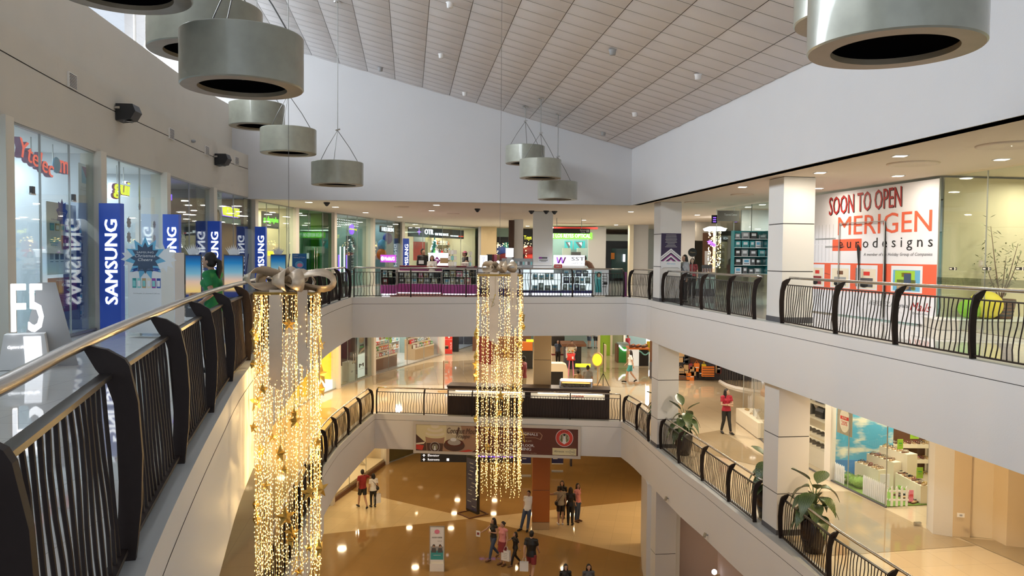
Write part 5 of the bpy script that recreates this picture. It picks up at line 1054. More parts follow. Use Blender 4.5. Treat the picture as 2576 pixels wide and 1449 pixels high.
# ------------------------------------------------------------------ lamps in the ceilings
for i, (x, y) in enumerate([(777, 509), (844, 521), (920, 535), (1006, 546), (1098, 516), (1086, 530), (1469, 554), (1327, 569), (1868, 470.6), (1918, 515), (1882, 521), (1754, 541), (2059, 474), (2063, 435), (2264, 393), (2520, 401.6), (2259, 443), (2546, 366), (1550, 566), (1587, 533)]):
    c = P(x, y, 3.54); root = thing('downlight', 'recessed square downlight in the top gallery soffit', 'downlight', (c.x, c.y, 3.55), -.12, 'square downlights in the top soffit')
    mb = MB(); mb.bx(-.13, .13, -.13, .13, -.012, 0, 'white'); mb.build('trim_ring', root); mb = MB(); mb.bx(-.10, .10, -.10, .10, -.016, -.010, 'lit_lamp'); mb.build('lit_face', root)
    l = bpy.data.lights.new('downlight', 'AREA'); l.size = .2; l.energy = 30; l.color = SOFT; o = bpy.data.objects.new('downlight_lamp', l); COL.objects.link(o); o.location = (c.x, c.y, 3.52)
for i, (x, y, r) in enumerate([(1754, 509, .45), (2297, 412, .5), (2545, 366, .55), (1867, 490, .35), (1140, 538, .3), (1010, 520, .3)]):
    c = P(x, y, 3.54); mb = MB(); mb.lathe([(r, 0), (r, -.02), (r*.8, -.035), (r*.75, -.02), (r*.5, -.03), (r*.45, -.015), (.01, -.02)], (0, 0, 0), 'soffit', 28)
    tag(mb.build('air_diffuser', None, True, (c.x, c.y, 3.55)), ['round air diffuser on the soffit right of the chevron poster column', 'round air diffuser between two downlights above the big banner', 'largest round air diffuser at the upper right corner', 'round air diffuser above the right glass shop', 'round air diffuser on the far soffit above the dark signed glass shop', 'round air diffuser on the far soffit above the eighth shop'][i], 'air diffuser')
# ------------------------------------------------------------------ middle storey, left and far shops
def ground(x, y, z): q = P(x, y, z); return (q.x, q.y)
mat('glow_yellow', (.85, .50, .04), .5, emit=(.9, .50, .03), es=.8); mat('book_red', (.55, .03, .04), .5); mat('pale_lit', (.8, .82, .8), .5, emit=(.9, .95, .9), es=.35)  # glow_yellow: emission puts the shop's yellow lamplight into its wall colour
M0, M1, M2, M3, M4, M5, M6 = (-9.5, 31), ground(792, 999, Z2), ground(850, 977, Z2), ground(939, 944, Z2), ground(1114, 893, Z2), ground(1200, 866, Z2), ground(1345, 845, Z2)
H2 = 3.72
C0 = Frame((-9.6, 25), M0, Z2); C1 = Frame(M0, M1, Z2); C1b = Frame(M1, M2, Z2); C2 = Frame(M2, M3, Z2); C3 = Frame(M3, M4, Z2); C4 = Frame(M4, M5, Z2)
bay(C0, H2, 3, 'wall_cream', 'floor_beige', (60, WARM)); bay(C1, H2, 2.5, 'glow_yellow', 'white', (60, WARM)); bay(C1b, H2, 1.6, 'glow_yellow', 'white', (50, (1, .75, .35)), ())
bay(C2, H2, 3.5, 'shop_dark', 'floor_beige', (26, SOFT), (.28, .5)); bay(C3, H2, 5.0, 'wall', 'floor_white', (330, (1, .96, .86)), (.2, .45, .7), 'glass_clear')
bay(C4, H2, 4, 'shop_teal', 'floor_white', (150, COOL), (.3, .6), 'glass_clear')
mb = MB(); u, z, w, h = C1b.box(796, 836, 960, 990, .5); mb.bx(.2, C1b.len-.2, .2, 1.3, .0, .45, 'lit_soft'); tag(mb.build('window_plinth', None, False, C1b.w(0, .0, .03), C1b.rz), 'bright white plinth in the yellow window of the middle storey', 'plinth')
root = thing('gold_ornament', 'small dark and gold ornament on the white plinth in the yellow window', 'ornament', C1b.w(1.0, .8, .48), C1b.rz); mb = MB(); mb.ell((0, 0, .12), (.25, .12, .1), 'black', 12, 8); mb.tube([(-.1, 0, .2), (0, 0, .35), (.1, 0, .2)], .02, 'gold', 6); mb.build('body', root)
# dark shop: pedestals, light box portrait, handle
for i, (x0, x1, y0, y1) in enumerate(((848, 861, 924, 978), (878, 893, 911, 962))):
    u, z, w, h = C2.box(x0, x1, y0, y1, .3); mb = MB(); mb.bx(-w/2, w/2, 0, .4, .0, z+h/2, 'offwhite'); mb.rect(0, z, w*.3, .08, 'grey', 1); tag(mb.build('pedestal', None, False, C2.w(u, .3, .03), C2.rz), ['white pedestal just inside the dark middle storey shop next to the yellow window', 'white pedestal by the glass door of the dark middle storey shop'][i], 'pedestal')
def d_portrait(mb, w, h):
    mb.rect(0, h*.78, w*.96, h*.42, 'grey', 1); mb.disc(0, h*.92, w*.33, h*.09, 'skin', 2); mb.art([(-w*.4, h*.6), (w*.45, h*.6), (w*.3, h*.8), (-w*.2, h*.8)], 'black', 2); mb.art([(-w*.4, h*.58), (w*.45, h*.66), (w*.4, h*.72), (-w*.1, h*.66)], 'skin', 3); mb.rect(0, h*.74, w*.5, h*.03, 'green', 3)
    mb.text('M', 0, h*.29, w*.6, h*.09, 'black', 1, bold=.05); mb.text('MISONE', 0, h*.2, w*.6, h*.02, 'black', 1)
pcard(C2, 'portrait_light_box', 'tall backlit portrait light box with black emblem beside the bookshop', 'light box', 900, 918, 846, 948, .12, 'pale_lit', d_portrait)
mb = MB(); u, z = C2.hit(890, 903, -.04); mb.tube([(-.12, 0, -.25), (-.12, -.06, -.1), (-.12, -.06, .25), (-.12, 0, .35)], .02, 'steel', 6); mb.tube([(.12, 0, -.25), (.12, -.06, -.1), (.12, -.06, .25), (.12, 0, .35)], .02, 'steel', 6); gd = thing('glass_door', 'glass door with steel pull handles of the dark middle storey shop', 'door', C2.w(u, -.02, z), C2.rz); mb.build('door_handle', gd, True); mb = MB(); mb.bx(-.6, .6, .0, .012, -z+.05, 2.6-z, 'glass_clear'); mb.build('door_leaf', gd)
r_, it, o_, rz_ = shelf_unit(C2, 856, 880, 868, 940, 2.2, 'dark cabinet with shelves at the back of the dark middle storey shop', 4, ['darkgrey', 'grey', 'teal', 'tan'], base='shop_dark'); goods(it, o_, rz_, 'small dark goods in the back cabinet of the dark middle storey shop', 'goods in the dark middle storey shop', 'boxed_good')
# bookshop
bc = ['red', 'orange', 'cream', 'paper', 'olive', 'aqua', 'tan', 'brown', 'pink', 'yellow', 'grey', 'maroon', 'green', 'white']
def books(f, u0, u1, v, zs, label, group, rr, bw=(.1, .2), bh=(.18, .3), flat=False):
    its = []
    for z in zs:
        u = u0
        while u < u1: w = rr.uniform(*bw); its.append((u+w/2, 0, z, w, rr.uniform(*bh), rr.choice(bc))); u += w+rr.uniform(.01, .04)
    goods(its, f.w(0, v), f.rz, label, group, 'book', 'book', .12)
rr = random.Random(11)
for i, (a, b, v, H, n) in enumerate(((.02, .40, .5, 1.25, 3), (.66, .96, .5, 1.25, 3))):
    u0, u1 = C3.len*a, C3.len*b; root = thing('book_table', ['stepped book stand with a brown front at the near end of the bookshop window', 'stepped book stand at the far end of the bookshop window'][i], 'book stand', C3.w(0, v), C3.rz)
    for k in range(n): mb = MB(); mb.bx(u0, u1, .25*k, .25*k+.25, 0, .75+.3*k, 'brown' if i == 0 else 'tan'); mb.bx(u0, u1, .25*k-.02, .25*k, .72+.3*k, .82+.3*k, 'cream'); mb.build('step', root)
    for k in range(n): books(C3, u0+.05, u1-.2, v+.05+.25*k, [.76+.3*k], 'upright book on the '+['near', 'far'][i]+' stepped stand in the bookshop window', 'books on the '+['near', 'far'][i]+' stepped stand', rr, (.16, .3), (.22, .3))
for i, (a, b, v) in enumerate(((.0, .2, 3.0), (.22, .36, 2.2), (.38, .5, 3.2), (.52, .64, 2.4), (.66, .98, 3.2))):
    u0, u1 = C3.len*a+.1, C3.len*b; mb = MB(); mb.bx(u0, u1, .3, .34, 0, 2.7, 'white'); 
    for zz in (.4, .9, 1.4, 1.9, 2.4): mb.bx(u0, u1, 0, .3, zz-.03, zz, 'white')
    mb.bx(u0-.03, u0, 0, .34, 0, 2.7, 'white'); mb.bx(u1, u1+.03, 0, .34, 0, 2.7, 'white')
    nm = ['left end', 'second from the left', 'middle', 'second from the right', 'right end'][i]
    tag(mb.build('bookcase', None, False, C3.w(0, v), C3.rz), 'white bookcase inside the bookshop, the one at the '+nm+' of its row', 'bookcase')
    books(C3, u0+.03, u1-.2, v+.05, [.4, .9, 1.4, 1.9], 'book in the white bookcase at the '+nm+' of the bookshop', 'books in the '+nm+' bookcase', rr, (.14, .34), (.2, .36))
pcard(C3, 'shop_banner', 'green and black slanted banner hanging in the bookshop', 'banner', 970, 985, 845, 864, 1.5, 'lime', lambda mb, w, h: mb.text('more', 0, h*.5, w*.8, h*.4, 'black', 1, rot=.4))
root = thing('roll_up_banner', 'tall red banner stand with white pictures right of the bookshop', 'banner stand', (*ground(1127, 892, Z2), Z2), .1); a, b = PY(1115, 845, 51), PY(1138, 845, 51); w = (b.x-a.x)*1.0
mb = MB(); mb.bx(-w/2, w/2, 0, .03, .05, 2.1, 'red'); rr = random.Random(3)
for k in range(7): mb.rect(rr.uniform(-.25, .25), rr.uniform(1.15, 2.0), .12, .1, 'paper', 1)
mb.rect(0, 1.05, w, .012, 'paper', 1); mb.rect(-.1, .5, .26, .2, 'black', 1); mb.rect(-.1, .6, .2, .06, 'tan', 2); mb.text('SALE', .2, .6, .5, .1, 'paper', 1, rot=PI/2); mb.build('banner', root); mb = MB(); mb.bx(-w/2, w/2, -.12, .15, 0, .05, 'frame'); mb.build('base', root)
mb = MB(); q = ground(1141, 885, Z2); mb.bx(-.35, .35, 0, .4, 0, 1.1, 'black'); tag(mb.build('dark_cabinet', None, False, (q[0], q[1], Z2)), 'dark cabinet right of the tall red banner stand', 'cabinet')
u, z = C4.hit(1141, 855, .2); mb = MB(); mb.bx(-.04, .04, 0, .05, -1.2, .5, 'lit_white'); tag(mb.build('light_strip', None, False, C4.w(u, .0, z), C4.rz), 'upright white light strip beside the teal lit shop', 'light strip')
def chair(q, z, lb, m='white'):
    root = thing('cafe_chair', lb, 'chair', (q[0], q[1], z), .5); mb = MB(); mb.bx(-.22, .22, -.2, .2, .43, .47, m); mb.build('seat', root); mb = MB(); mb.plate([(-.2, 0), (.2, 0), (.18, .42), (-.18, .42)], (0, .2, .5), (1, 0, 0), (0, .15, .99), (0, 1, 0), .02, m); mb.build('backrest', root)
    for x, y in ((-.2, -.18), (.2, -.18), (-.2, .18), (.2, .18)): mb = MB(); mb.tube([(x*.8, y*.8, .43), (x*1.1, y*1.1, 0)], .015, 'darkgrey', 6); mb.build('leg', root)
chair(C4.w(C4.len*.30, 1.0), Z2+.03, 'white chair standing in the teal lit shop window')
pcard(C4, 'teal_cabinet', 'dark teal panel at the right of the white chair', 'panel', 1173, 1190, 845, 880, 1.0, 'teal')
# thin sign post near the railing
q = ground(1116, 985, Z2); root = thing('sign_post', 'slim brown sign post on a round base left of the dark snack counter', 'post', (*q, Z2)); mb = MB(); mb.tube([(0, 0, .04), (0, 0, 1.55)], .025, 'brown', 8); mb.build('pole', root); mb = MB(); mb.lathe([(.01, 0), (.30, 0), (.28, .05), (.05, .09), (.01, .09)], (0, 0, 0), 'tan', 20); mb.build('base', root)
# back of the middle storey
mb = MB(); mb.bx(-2.8, 1.4, 57, 57.2, 0, H2, 'brown'); mb.bx(1.4, 12, 60.5, 60.7, 0, H2, 'shop_teal'); mb.bx(-9, -2.8, 61, 61.2, 0, H2, 'shop_dark'); o = mb.build('wall_back', None, False, (0, 0, Z2)); struct(o)
for i, (x0, x1, y0, y1, Y, c, n, lb) in enumerate(((1312, 1340, 861, 882, 48, 'orange', 'orange_bag', 'big orange bag on the dark shelf left of the beige column'), (1324, 1342, 855, 860, 48.2, 'lit_yellow', 'yellow_sign', 'flat yellow lit box above the orange bag'), (1304, 1340, 884, 960, 48.1, 'black', 'dark_shelf', 'tall black shelf under the orange bag'),
        (1205, 1240, 845, 930, 50, 'maroon', 'dark_partition', 'dark red panel behind the farther light curtain'), (1245, 1300, 848, 900, 52, 'brown', 'dark_partition', 'brown panel right behind the farther light curtain'))):
    q = PY((x0+x1)/2, y1, Y); u, z, w, h = FY(Y, Z2).box(x0, x1, y0, y1); z0 = max(z-h/2, 0); mb = MB(); mb.bx(-w/2, w/2, 0, .5 if i != 1 else .3, z0, z+h/2, c); tag(mb.build(n, None, False, FY(Y, Z2).w(u, 0)), lb, n.split('_')[-1])
# lime and white far counters
for i, (x0, x1, Y, c) in enumerate(((1510, 1535, 55, 'lime'), (1540, 1568, 56, 'olive'))):
    a, b = PY(x0, 860, Y), PY(x1, 860, Y); mb = MB(); mb.bx(a.x, b.x, 0, .3, 0, 1.7, c); mb.bx(a.x-.15, a.x, -.05, .35, 0, 2.1, 'cream'); mb.bx(b.x, b.x+.15, -.05, .35, 0, 2.1, 'cream')
    wv = [(a.x+(b.x-a.x)*k/12, 1.7+.12*math.sin(k*.9)) for k in range(13)]; mb.art([(a.x, 2.4)]+wv+[(b.x, 2.4)], 'cream', 1, 0); tag(mb.build('lime_counter', None, False, (0, Y, Z2)), ['lime green counter with a wavy cream top in the far middle storey', 'darker olive counter beside the lime wavy one'][i], 'counter')
# green kiosk
q = P(1565, 912, Z2); f = FY(q.y, Z2); u, z, w, h = f.box(1556, 1582, 868, 905); root = thing('green_kiosk', 'dark green kiosk counter with a glowing white wave at the far right', 'kiosk', f.w(u, 0)); H = z+h/2
mb = MB(); mb.bx(-w/2, w/2, 0, 1.0, 0, H*.9, 'green'); mb.bx(-w/2-.1, -w/2, -.1, 1.1, 0, H, 'brown'); mb.build('body', root); mb = MB(); mb.bx(-w/2, w/2, 0, 1.0, H*.9, H*1.08, 'shop_teal'); mb.build('top', root)
mb = MB(); mb.tube([(-w/2+w*k/10, -.04, H*.86-.18*math.sin((k/10-.2)*4)) for k in range(11)], .05, 'lit_white', 8); mb.build('lit_wave', root, True)
f = FY(q.y-1.5, Z2); u, z, w, h = f.box(1583, 1632, 872, 925); root = thing('wood_kiosk', 'long orange topped kiosk counter with baskets and a green wave front', 'kiosk', f.w(u, 0)); H = z+h/2
mb = MB(); mb.plate([(-w/2, 0), (0, 0), (0, H*.85), (-w/2, H*.85)], (0, .1, 0), (1, 0, 0), (0, 0, 1), (0, 1, 0), .2, 'pale_lit'); mb.bx(0, w/2, .0, 1.2, 0, H*.8, 'black'); mb.bx(-w/2, w/2, .2, 1.3, 0, H*.84, 'tan'); mb.build('body', root)
mb = MB(); mb.bx(-w/2-.03, w/2+.03, -.04, 1.35, H*.85, H*.92, 'orange'); mb.build('counter_top', root); mb = MB(); mb.tube([(w/2*k/8, -.05, H*.68-.12*math.sin((k/8-.3)*5)) for k in range(9)], .045, 'aqua', 8); mb.build('wave', root, True)
for k in range(9):
    mb = MB(); rr = random.Random(k); mb.lathe([(.01, 0), (.11, 0), (.14, .12), (.12, .12), (.01, .06)], (0, 0, 0), 'brown', 12); mb.ell((0, 0, .12), (.1, .1, .07), rr.choice(['tan', 'orange', 'cream', 'brown']), 8, 6); tag(mb.build('basket', None, True, f.w(u-w/2+.15+k*w/9.5, .3+.3*(k % 3), H*.92)), 'small basket of wares on the orange topped kiosk', 'basket', 'baskets on the orange topped kiosk')
pcard(FY(f.a.y+1.0, Z2), 'yellow_signboard', 'yellow panel above the orange topped kiosk by the column', 'panel', 1626, 1640, 858, 885, 0, 'yellow')
# dark snack kiosk, gumball machine, arcade shell
q = P(1440, 930, Z2); f = FY(q.y+.5, Z2); u, z, w, h = f.box(1417, 1462, 865, 925); root = thing('dark_kiosk', 'dark kiosk with a wide flat top and a portrait poster beside the gumball machine', 'kiosk', f.w(u, 0)); H = z+h/2
mb = MB(); mb.bx(-w/2+.1, w/2-.2, 0, 1.4, 0, H-.15, 'shop_dark'); mb.bx(w/2-.3, w/2, -.1, 1.5, .1, H-.15, 'black'); mb.build('body', root); mb = MB(); mb.bx(-w/2-.1, w/2+.3, -.2, 1.8, H-.15, H, 'brown'); mb.build('flat_top', root)
mb = MB(); mb.rect(-.15, H*.65, w*.45, H*.45, 'paper', 1); mb.disc(-.1, H*.75, w*.12, .2, 'hair', 2); mb.disc(-.1, H*.7, w*.08, .14, 'skin', 3); mb.rect(-.1, H*.5, w*.3, H*.14, 'maroon', 2); mb.build('poster', root)
mb = MB(); f2 = FY(q.y+2.5, Z2); u2, z2, w2, h2 = f2.box(1388, 1420, 868, 905); mb.bx(-w2/2, w2/2, 0, .6, 0, .55, 'cream'); mb.bx(-w2/2, w2/2, 0, .6, .55, .65, 'maroon'); mb.bx(-w2/2, w2/2, 0, .6, .65, 1.15, 'cream'); mb.bx(-w2/2, w2/2, 0, .7, 1.15, 1.75, 'black'); tag(mb.build('snack_counter', None, False, f2.w(u2, 0)), 'cream and dark counter between the beige column and the dark kiosk', 'counter')
q = P(1436, 945, Z2); root = thing('gumball_machine', 'red gumball machine with a glass globe in front of the dark kiosk', 'gumball machine', (q.x, q.y, Z2)); H = 1.9
mb = MB(); mb.ell((0, 0, 1.55), (.33, .33, .33), 'glass_clear', 20, 14); mb.build('globe', root, True); mb = MB(); mb.lathe([(.01, .9), (.26, .9), (.20, 1.1), (.26, 1.28), (.01, 1.28)], (0, 0, 0), 'red', 20); mb.rect(.08, 1.05, .1, .16, 'paper', 1, -.22); mb.build('body', root, True)
for x in (-.15, .15): mb = MB(); mb.tube([(x, -.1, 0), (x*.6, -.05, .9)], .03, 'pink', 8); mb.build('leg', root)
mb = MB(); rr = random.Random(1)
for k in range(60): mb.ell((rr.uniform(-.18, .18), rr.uniform(-.18, .18), 1.32+rr.uniform(0, .16)), (.03, .03, .03), rr.choice(['red', 'yellow', 'green', 'orange', 'paper']), 6, 4)
o = mb.build('gumballs', root); o['kind'] = 'stuff'
q = P(1403, 975, Z2); root = thing('arcade_shell', 'cream rounded machine with a black opening behind the snack counter', 'machine', (q.x-.1, q.y-1, Z2)); mb = MB(); mb.plate([(-.55, 0), (.55, 0), (.55, 1.1), (.48, 1.3), (.3, 1.38), (-.55, 1.38)], (0, .4, 0), (1, 0, 0), (0, 0, 1), (0, 1, 0), .8, 'cream'); mb.build('body', root); mb = MB(); mb.rect(-.1, .5, .8, .95, 'black', 1); mb.build('opening', root)
q = P(1503, 968, Z2); root = thing('disc_lamp', 'round glowing yellow dish lamp on a post behind the seated couple', 'lamp', (q.x, q.y, Z2), -.5); mb = MB(); mb.plate([(math.cos(2*PI*k/24)*.32, math.sin(2*PI*k/24)*.38) for k in range(24)], (0, 0, 1.35), (1, 0, 0), (0, 0, 1), (0, 1, 0), .14, 'tan'); mb.build('rim', root)
mb = MB(); mb.plate([(math.cos(2*PI*k/24)*.26, math.sin(2*PI*k/24)*.31) for k in range(24)], (-.0, -.08, 1.35), (1, 0, 0), (0, 0, 1), (0, 1, 0), .03, 'lit_yellow'); mb.build('lit_face', root); mb = MB(); mb.tube([(0, 0, 0), (0, 0, .98)], .03, 'tan', 8); mb.lathe([(.25, 0), (.25, .03), (.03, .05)], (0, 0, 0), 'tan', 16); mb.build('post', root)
mb = MB(); mb.bx(-.4, .4, -.1, .1, 0, .16, 'lit_yellow'); tag(mb.build('yellow_bench', None, False, (q.x-.75, q.y+.4, Z2+.9)), 'glowing yellow board left of the round dish lamp', 'board')
q = P(1517, 975, Z2); root = thing('tripod_banner', 'narrow upright banner on a black tripod right of the dish lamp', 'banner stand', (q.x, q.y, Z2)); 
for k in range(3): a = 2*PI*k/3+.4; mb = MB(); mb.tube([(0, 0, .75), (math.cos(a)*.38, math.sin(a)*.38, 0)], .018, 'black', 6); mb.build('leg', root)
mb = MB(); mb.tube([(0, 0, .3), (0, 0, 2.35)], .018, 'black', 6); mb.build('pole', root); mb = MB(); mb.bx(.02, .12, -.25, .25, .85, 2.25, 'khaki'); mb.build('banner', root)
# dark snack counter along the railing
fk = Frame((-2.72, 33.8), (4.12, 33.05), Z2); root = thing('snack_counter', 'long dark brown snack counter standing behind the far middle storey railing', 'counter', fk.w(0, 0), fk.rz); mat('kiosk_brown', (.035, .018, .012), .45); mat('strip', (.75, .68, .55), .4, emit=(1, .85, .6), es=.45)
W = fk.len; mb = MB(); mb.bx(0, W, 0, .9, 0, 1.20, 'kiosk_brown'); mb.build('body', root); mb = MB(); mb.bx(-.03, W+.03, -.03, .95, 1.20, 1.25, 'kiosk_brown'); mb.build('counter_top', root)
for a, b in ((.06, 3.32), (3.58, W-.2)): mb = MB(); mb.bx(a, b, -.03, 0, .82, 1.04, 'strip'); mb.build('pale_strip', root); mb = MB(); mb.bx(a+.3, b-.1, -.05, -.03, 1.035, 1.075, 'lit_warm'); mb.build('tube_light', root)
mb = MB(); mb.text('mochi', 5.0, .93, .5, .10, 'tan', 1, .012, y0=-.03, bold=.05); mb.text('creme', 5.55, .93, .5, .10, 'crimson_', 1, .012, y0=-.03, bold=.05) if 'crimson_' in MATS else mb.text('creme', 5.55, .93, .5, .10, 'red', 1, .012, y0=-.03, bold=.05); mb.text('mochi creme', 1.6, .93, .9, .1, 'tan', 1, .012, y0=-.03, bold=.05); mb.build('lettering', root)
u, z, w, h = fk.box(1408, 1490, 955, 978, .5); root = thing('heated_display', 'lit glass snack warmer standing on the dark counter', 'display case', fk.w(u, .3, 1.25), fk.rz)
mb = MB(); mb.bx(-w/2, w/2, 0, .5, 0, .03, 'steel'); mb.bx(-w/2, -w/2+.05, 0, .5, 0, .3, 'steel'); mb.bx(w/2-.05, w/2, 0, .5, 0, .3, 'steel'); mb.bx(-w/2, w/2, .45, .5, 0, .3, 'tan'); mb.build('case', root); mb = MB(); mb.bx(-w/2+.05, w/2, -.02, .3, .28, .34, 'lit_warm'); mb.build('tube_light', root); mb = MB(); mb.bx(-w/2+.1, w/2-.1, .0, .4, .17, .185, 'gold'); mb.build('rack', root); mb = MB(); mb.bx(-w/2+.05, w/2-.05, 0, .01, .03, .28, 'glass_clear'); mb.build('glass_front', root)
rr = random.Random(6)
for k in range(9): mb = MB(); mb.ell((0, 0, .04), (.07, .06, .045), 'tan', 8, 6); tag(mb.build('pastry', None, True, fk.w(u-w/2+.2+k*(w-.4)/8, .5, 1.285)), 'small pastry inside the lit snack warmer', 'pastry', 'pastries in the snack warmer')
# ------------------------------------------------------------------ billboard on the far fascia
ff = Frame(FAR2[0], FAR2[1], Z2); u0, z0 = ff.hit(1040, 1100, -.12); u1, z1 = ff.hit(1461, 1100, -.12); W = u1-u0; _, zt = ff.hit(1250, 1067, -.12); _, zb = ff.hit(1250, 1147, -.12); H = zt-zb
root = thing('billboard', 'wide framed coffee billboard hanging on the far middle storey fascia', 'billboard', ff.w((u0+u1)/2, -.12, zb), ff.rz); mat('bb_brown', (.13, .035, .02), .45); mat('bb_tan', (.42, .25, .16), .5); mat('bb_cream', (.75, .68, .42), .5); mat('bb_pale', (.62, .54, .38), .5); mat('frame_white', (.62, .58, .53), .4); mat('choc', (.10, .05, .035), .5); mat('coco', (.45, .42, .38), .5); mat('jred', (.62, .06, .04), .5)
mb = MB()
for a in ((-W/2, W/2, -.02, .06, H-.11, H), (-W/2, W/2, -.02, .06, 0, .11), (-W/2, -W/2+.11, -.02, .06, .11, H-.11), (W/2-.11, W/2, -.02, .06, .11, H-.11)): mb.bx(*a, 'frame_white')
mb.build('frame', root); w = W-.22; h = H-.22; mb = MB(); mb.bx(-w/2, w/2, .02, .04, .11, .11+h, 'bb_brown'); Y0 = .02; X = lambda f: -w/2+w*f; Zf = lambda f: .11+h*f
A_ = lambda pts, m, k: mb.art([(X(a), Zf(b)) for a, b in pts], m, k, Y0)
A_([(0, 0), (.35, 0), (.415, .3), (.40, .7), (.36, 1), (0, 1)], 'bb_tan', 1); A_([(0, .45), (.12, .2), (.19, .3), (.19, 1), (0, 1)], 'bb_cream', 2); A_([(.19, .35), (.3, .45), (.28, 1), (.19, 1)], 'bb_pale', 2); A_([(.0, .0), (.11, .0), (.12, .2), (.05, .36), (0, .62)], 'choc', 3); A_([(.0, .05), (.04, .02), (.05, .2), (.0, .24)], 'jred', 4); A_([(.0, .22), (.05, .26), (.06, .34), (.0, .28)], 'cream', 4)
A_([(.068, 0), (.17, 0), (.18, .6), (.058, .6)], 'bb_tan', 5); A_([(.072, 0), (.166, 0), (.172, .3), (.066, .3)], 'choc', 5.5)
for k, (zz, ww) in enumerate(((.58, .064), (.66, .06), (.74, .056), (.82, .05), (.9, .038), (.96, .026))): mb.disc(X(.119), Zf(zz), w*ww, h*.1, 'cream' if k % 2 else 'bb_cream', 6+k*.5, 20, Y0)
def logo(cx, cz_, r, k):
    mb.disc(cx, cz_, r, r, 'paper', k, 36, Y0); mb.disc(cx, cz_, r*.95, r*.95, 'jred' if r > .2*h else 'choc', k+1, 36, Y0); mb.text('J.CO', cx, cz_+r*.72, r*.75, r*.26, 'black', k+2, 0, y0=Y0, bold=.03) ; mb.disc(cx, cz_-r*.03, r*.58, r*.58, 'paper', k+2, 30, Y0); mb.disc(cx, cz_-r*.03, r*.54, r*.54, 'olive', k+3, 30, Y0)
    mb.art([(cx-r*.08, cz_+r*.3), (cx+r*.08, cz_+r*.3), (cx+r*.1, cz_-r*.1), (cx+r*.25, cz_-r*.55), (cx, cz_-r*.72), (cx-r*.25, cz_-r*.55), (cx-r*.1, cz_-r*.1)], 'paper', k+4, Y0)
    for s in (-1, 1):
        for q in range(3): mb.art([(cx+s*r*(.14+.12*q), cz_+r*.38-q*r*.08), (cx+s*r*(.2+.12*q), cz_+r*.3-q*r*.08), (cx+s*r*(.2+.12*q), cz_-r*.3+q*r*.06), (cx+s*r*(.14+.12*q), cz_-r*.2+q*r*.06)], 'black' if q % 2 else 'cream', k+4+.3*q, Y0)
    mb.disc(cx, cz_+r*.36, r*.12, r*.14, 'black', k+5, 14, Y0)
logo(X(.119), Zf(.16), h*.19, 9)
mb.disc(X(.24), Zf(.24), w*.066, h*.22, 'choc', 6, 26, Y0); mb.disc(X(.24), Zf(.34), w*.058, h*.14, 'bb_brown', 7, 26, Y0); mb.disc(X(.24), Zf(.36), w*.042, h*.12, 'coco', 8, 12, Y0); mb.disc(X(.235), Zf(.46), w*.02, h*.07, 'paper', 9, 9, Y0)
A_([(.27, .02), (.33, .1), (.36, .06), (.31, 0)], 'jred', 5); A_([(.25, .65), (.26, .64), (.275, .9), (.265, .95)], 'choc', 6)
mb.text('Coconut Mocha', X(.295), Zf(.8), w*.2, h*.22, 'choc', 12, 0, y0=Y0, shear=.3, bold=.015); mb.text('Frappe', X(.295), Zf(.58), w*.085, h*.2, 'choc', 12, 0, y0=Y0, shear=.3, bold=.015)
mb.disc(X(.24), Zf(.68), w*.015, h*.05, 'cream', 7, 9, Y0); mb.disc(X(.36), Zf(.6), w*.012, h*.04, 'tan', 7, 9, Y0)
A_([(.475, .62), (.475, .88), (.77, .83), (.785, .73), (.775, .56), (.74, .62)], 'bb_tan', 2); A_([(.479, .64), (.479, .86), (.765, .81), (.78, .72), (.77, .59), (.74, .64)], 'bb_brown', 3)
mb.text('J.COFFEE ORIGINALS', X(.635), Zf(.76), w*.24, h*.12, 'paper', 5, 0, y0=Y0, bold=.02, rot=-.03); mb.text('COME TO BITE US AT:', X(.64), Zf(.50), w*.16, h*.055, 'bb_pale', 5, 0, y0=Y0, bold=.02); mb.text('GROUND FLOOR,', X(.64), Zf(.33), w*.19, h*.11, 'paper', 5, 0, y0=Y0, bold=.03); mb.text('ARK DINING', X(.635), Zf(.2), w*.16, h*.11, 'paper', 5, 0, y0=Y0, bold=.03); mb.text('@jcoindonesia   #jcoffee', X(.69), Zf(.05), w*.12, h*.03, 'bb_pale', 5, 0, y0=Y0)
logo(X(.917), Zf(.66), h*.325, 4); mb.rect(X(.918), Zf(.15), w*.145, h*.26, 'bb_cream', 4, Y0); mb.text('Abreeza', X(.885), Zf(.16), w*.06, h*.07, 'darkgrey', 5, 0, y0=Y0, shear=.15); mb.text('Ayala', X(.935), Zf(.15), w*.022, h*.05, 'darkgrey', 5, 0, y0=Y0); mb.disc(X(.965), Zf(.15), h*.1, h*.1, 'darkgrey', 5, 24, Y0); mb.disc(X(.965), Zf(.15), h*.092, h*.092, 'bb_cream', 6, 24, Y0); mb.text('Malls', X(.965), Zf(.15), w*.026, h*.06, 'darkgrey', 7, 0, y0=Y0, shear=.3)
mb.build('printed_panel', root)
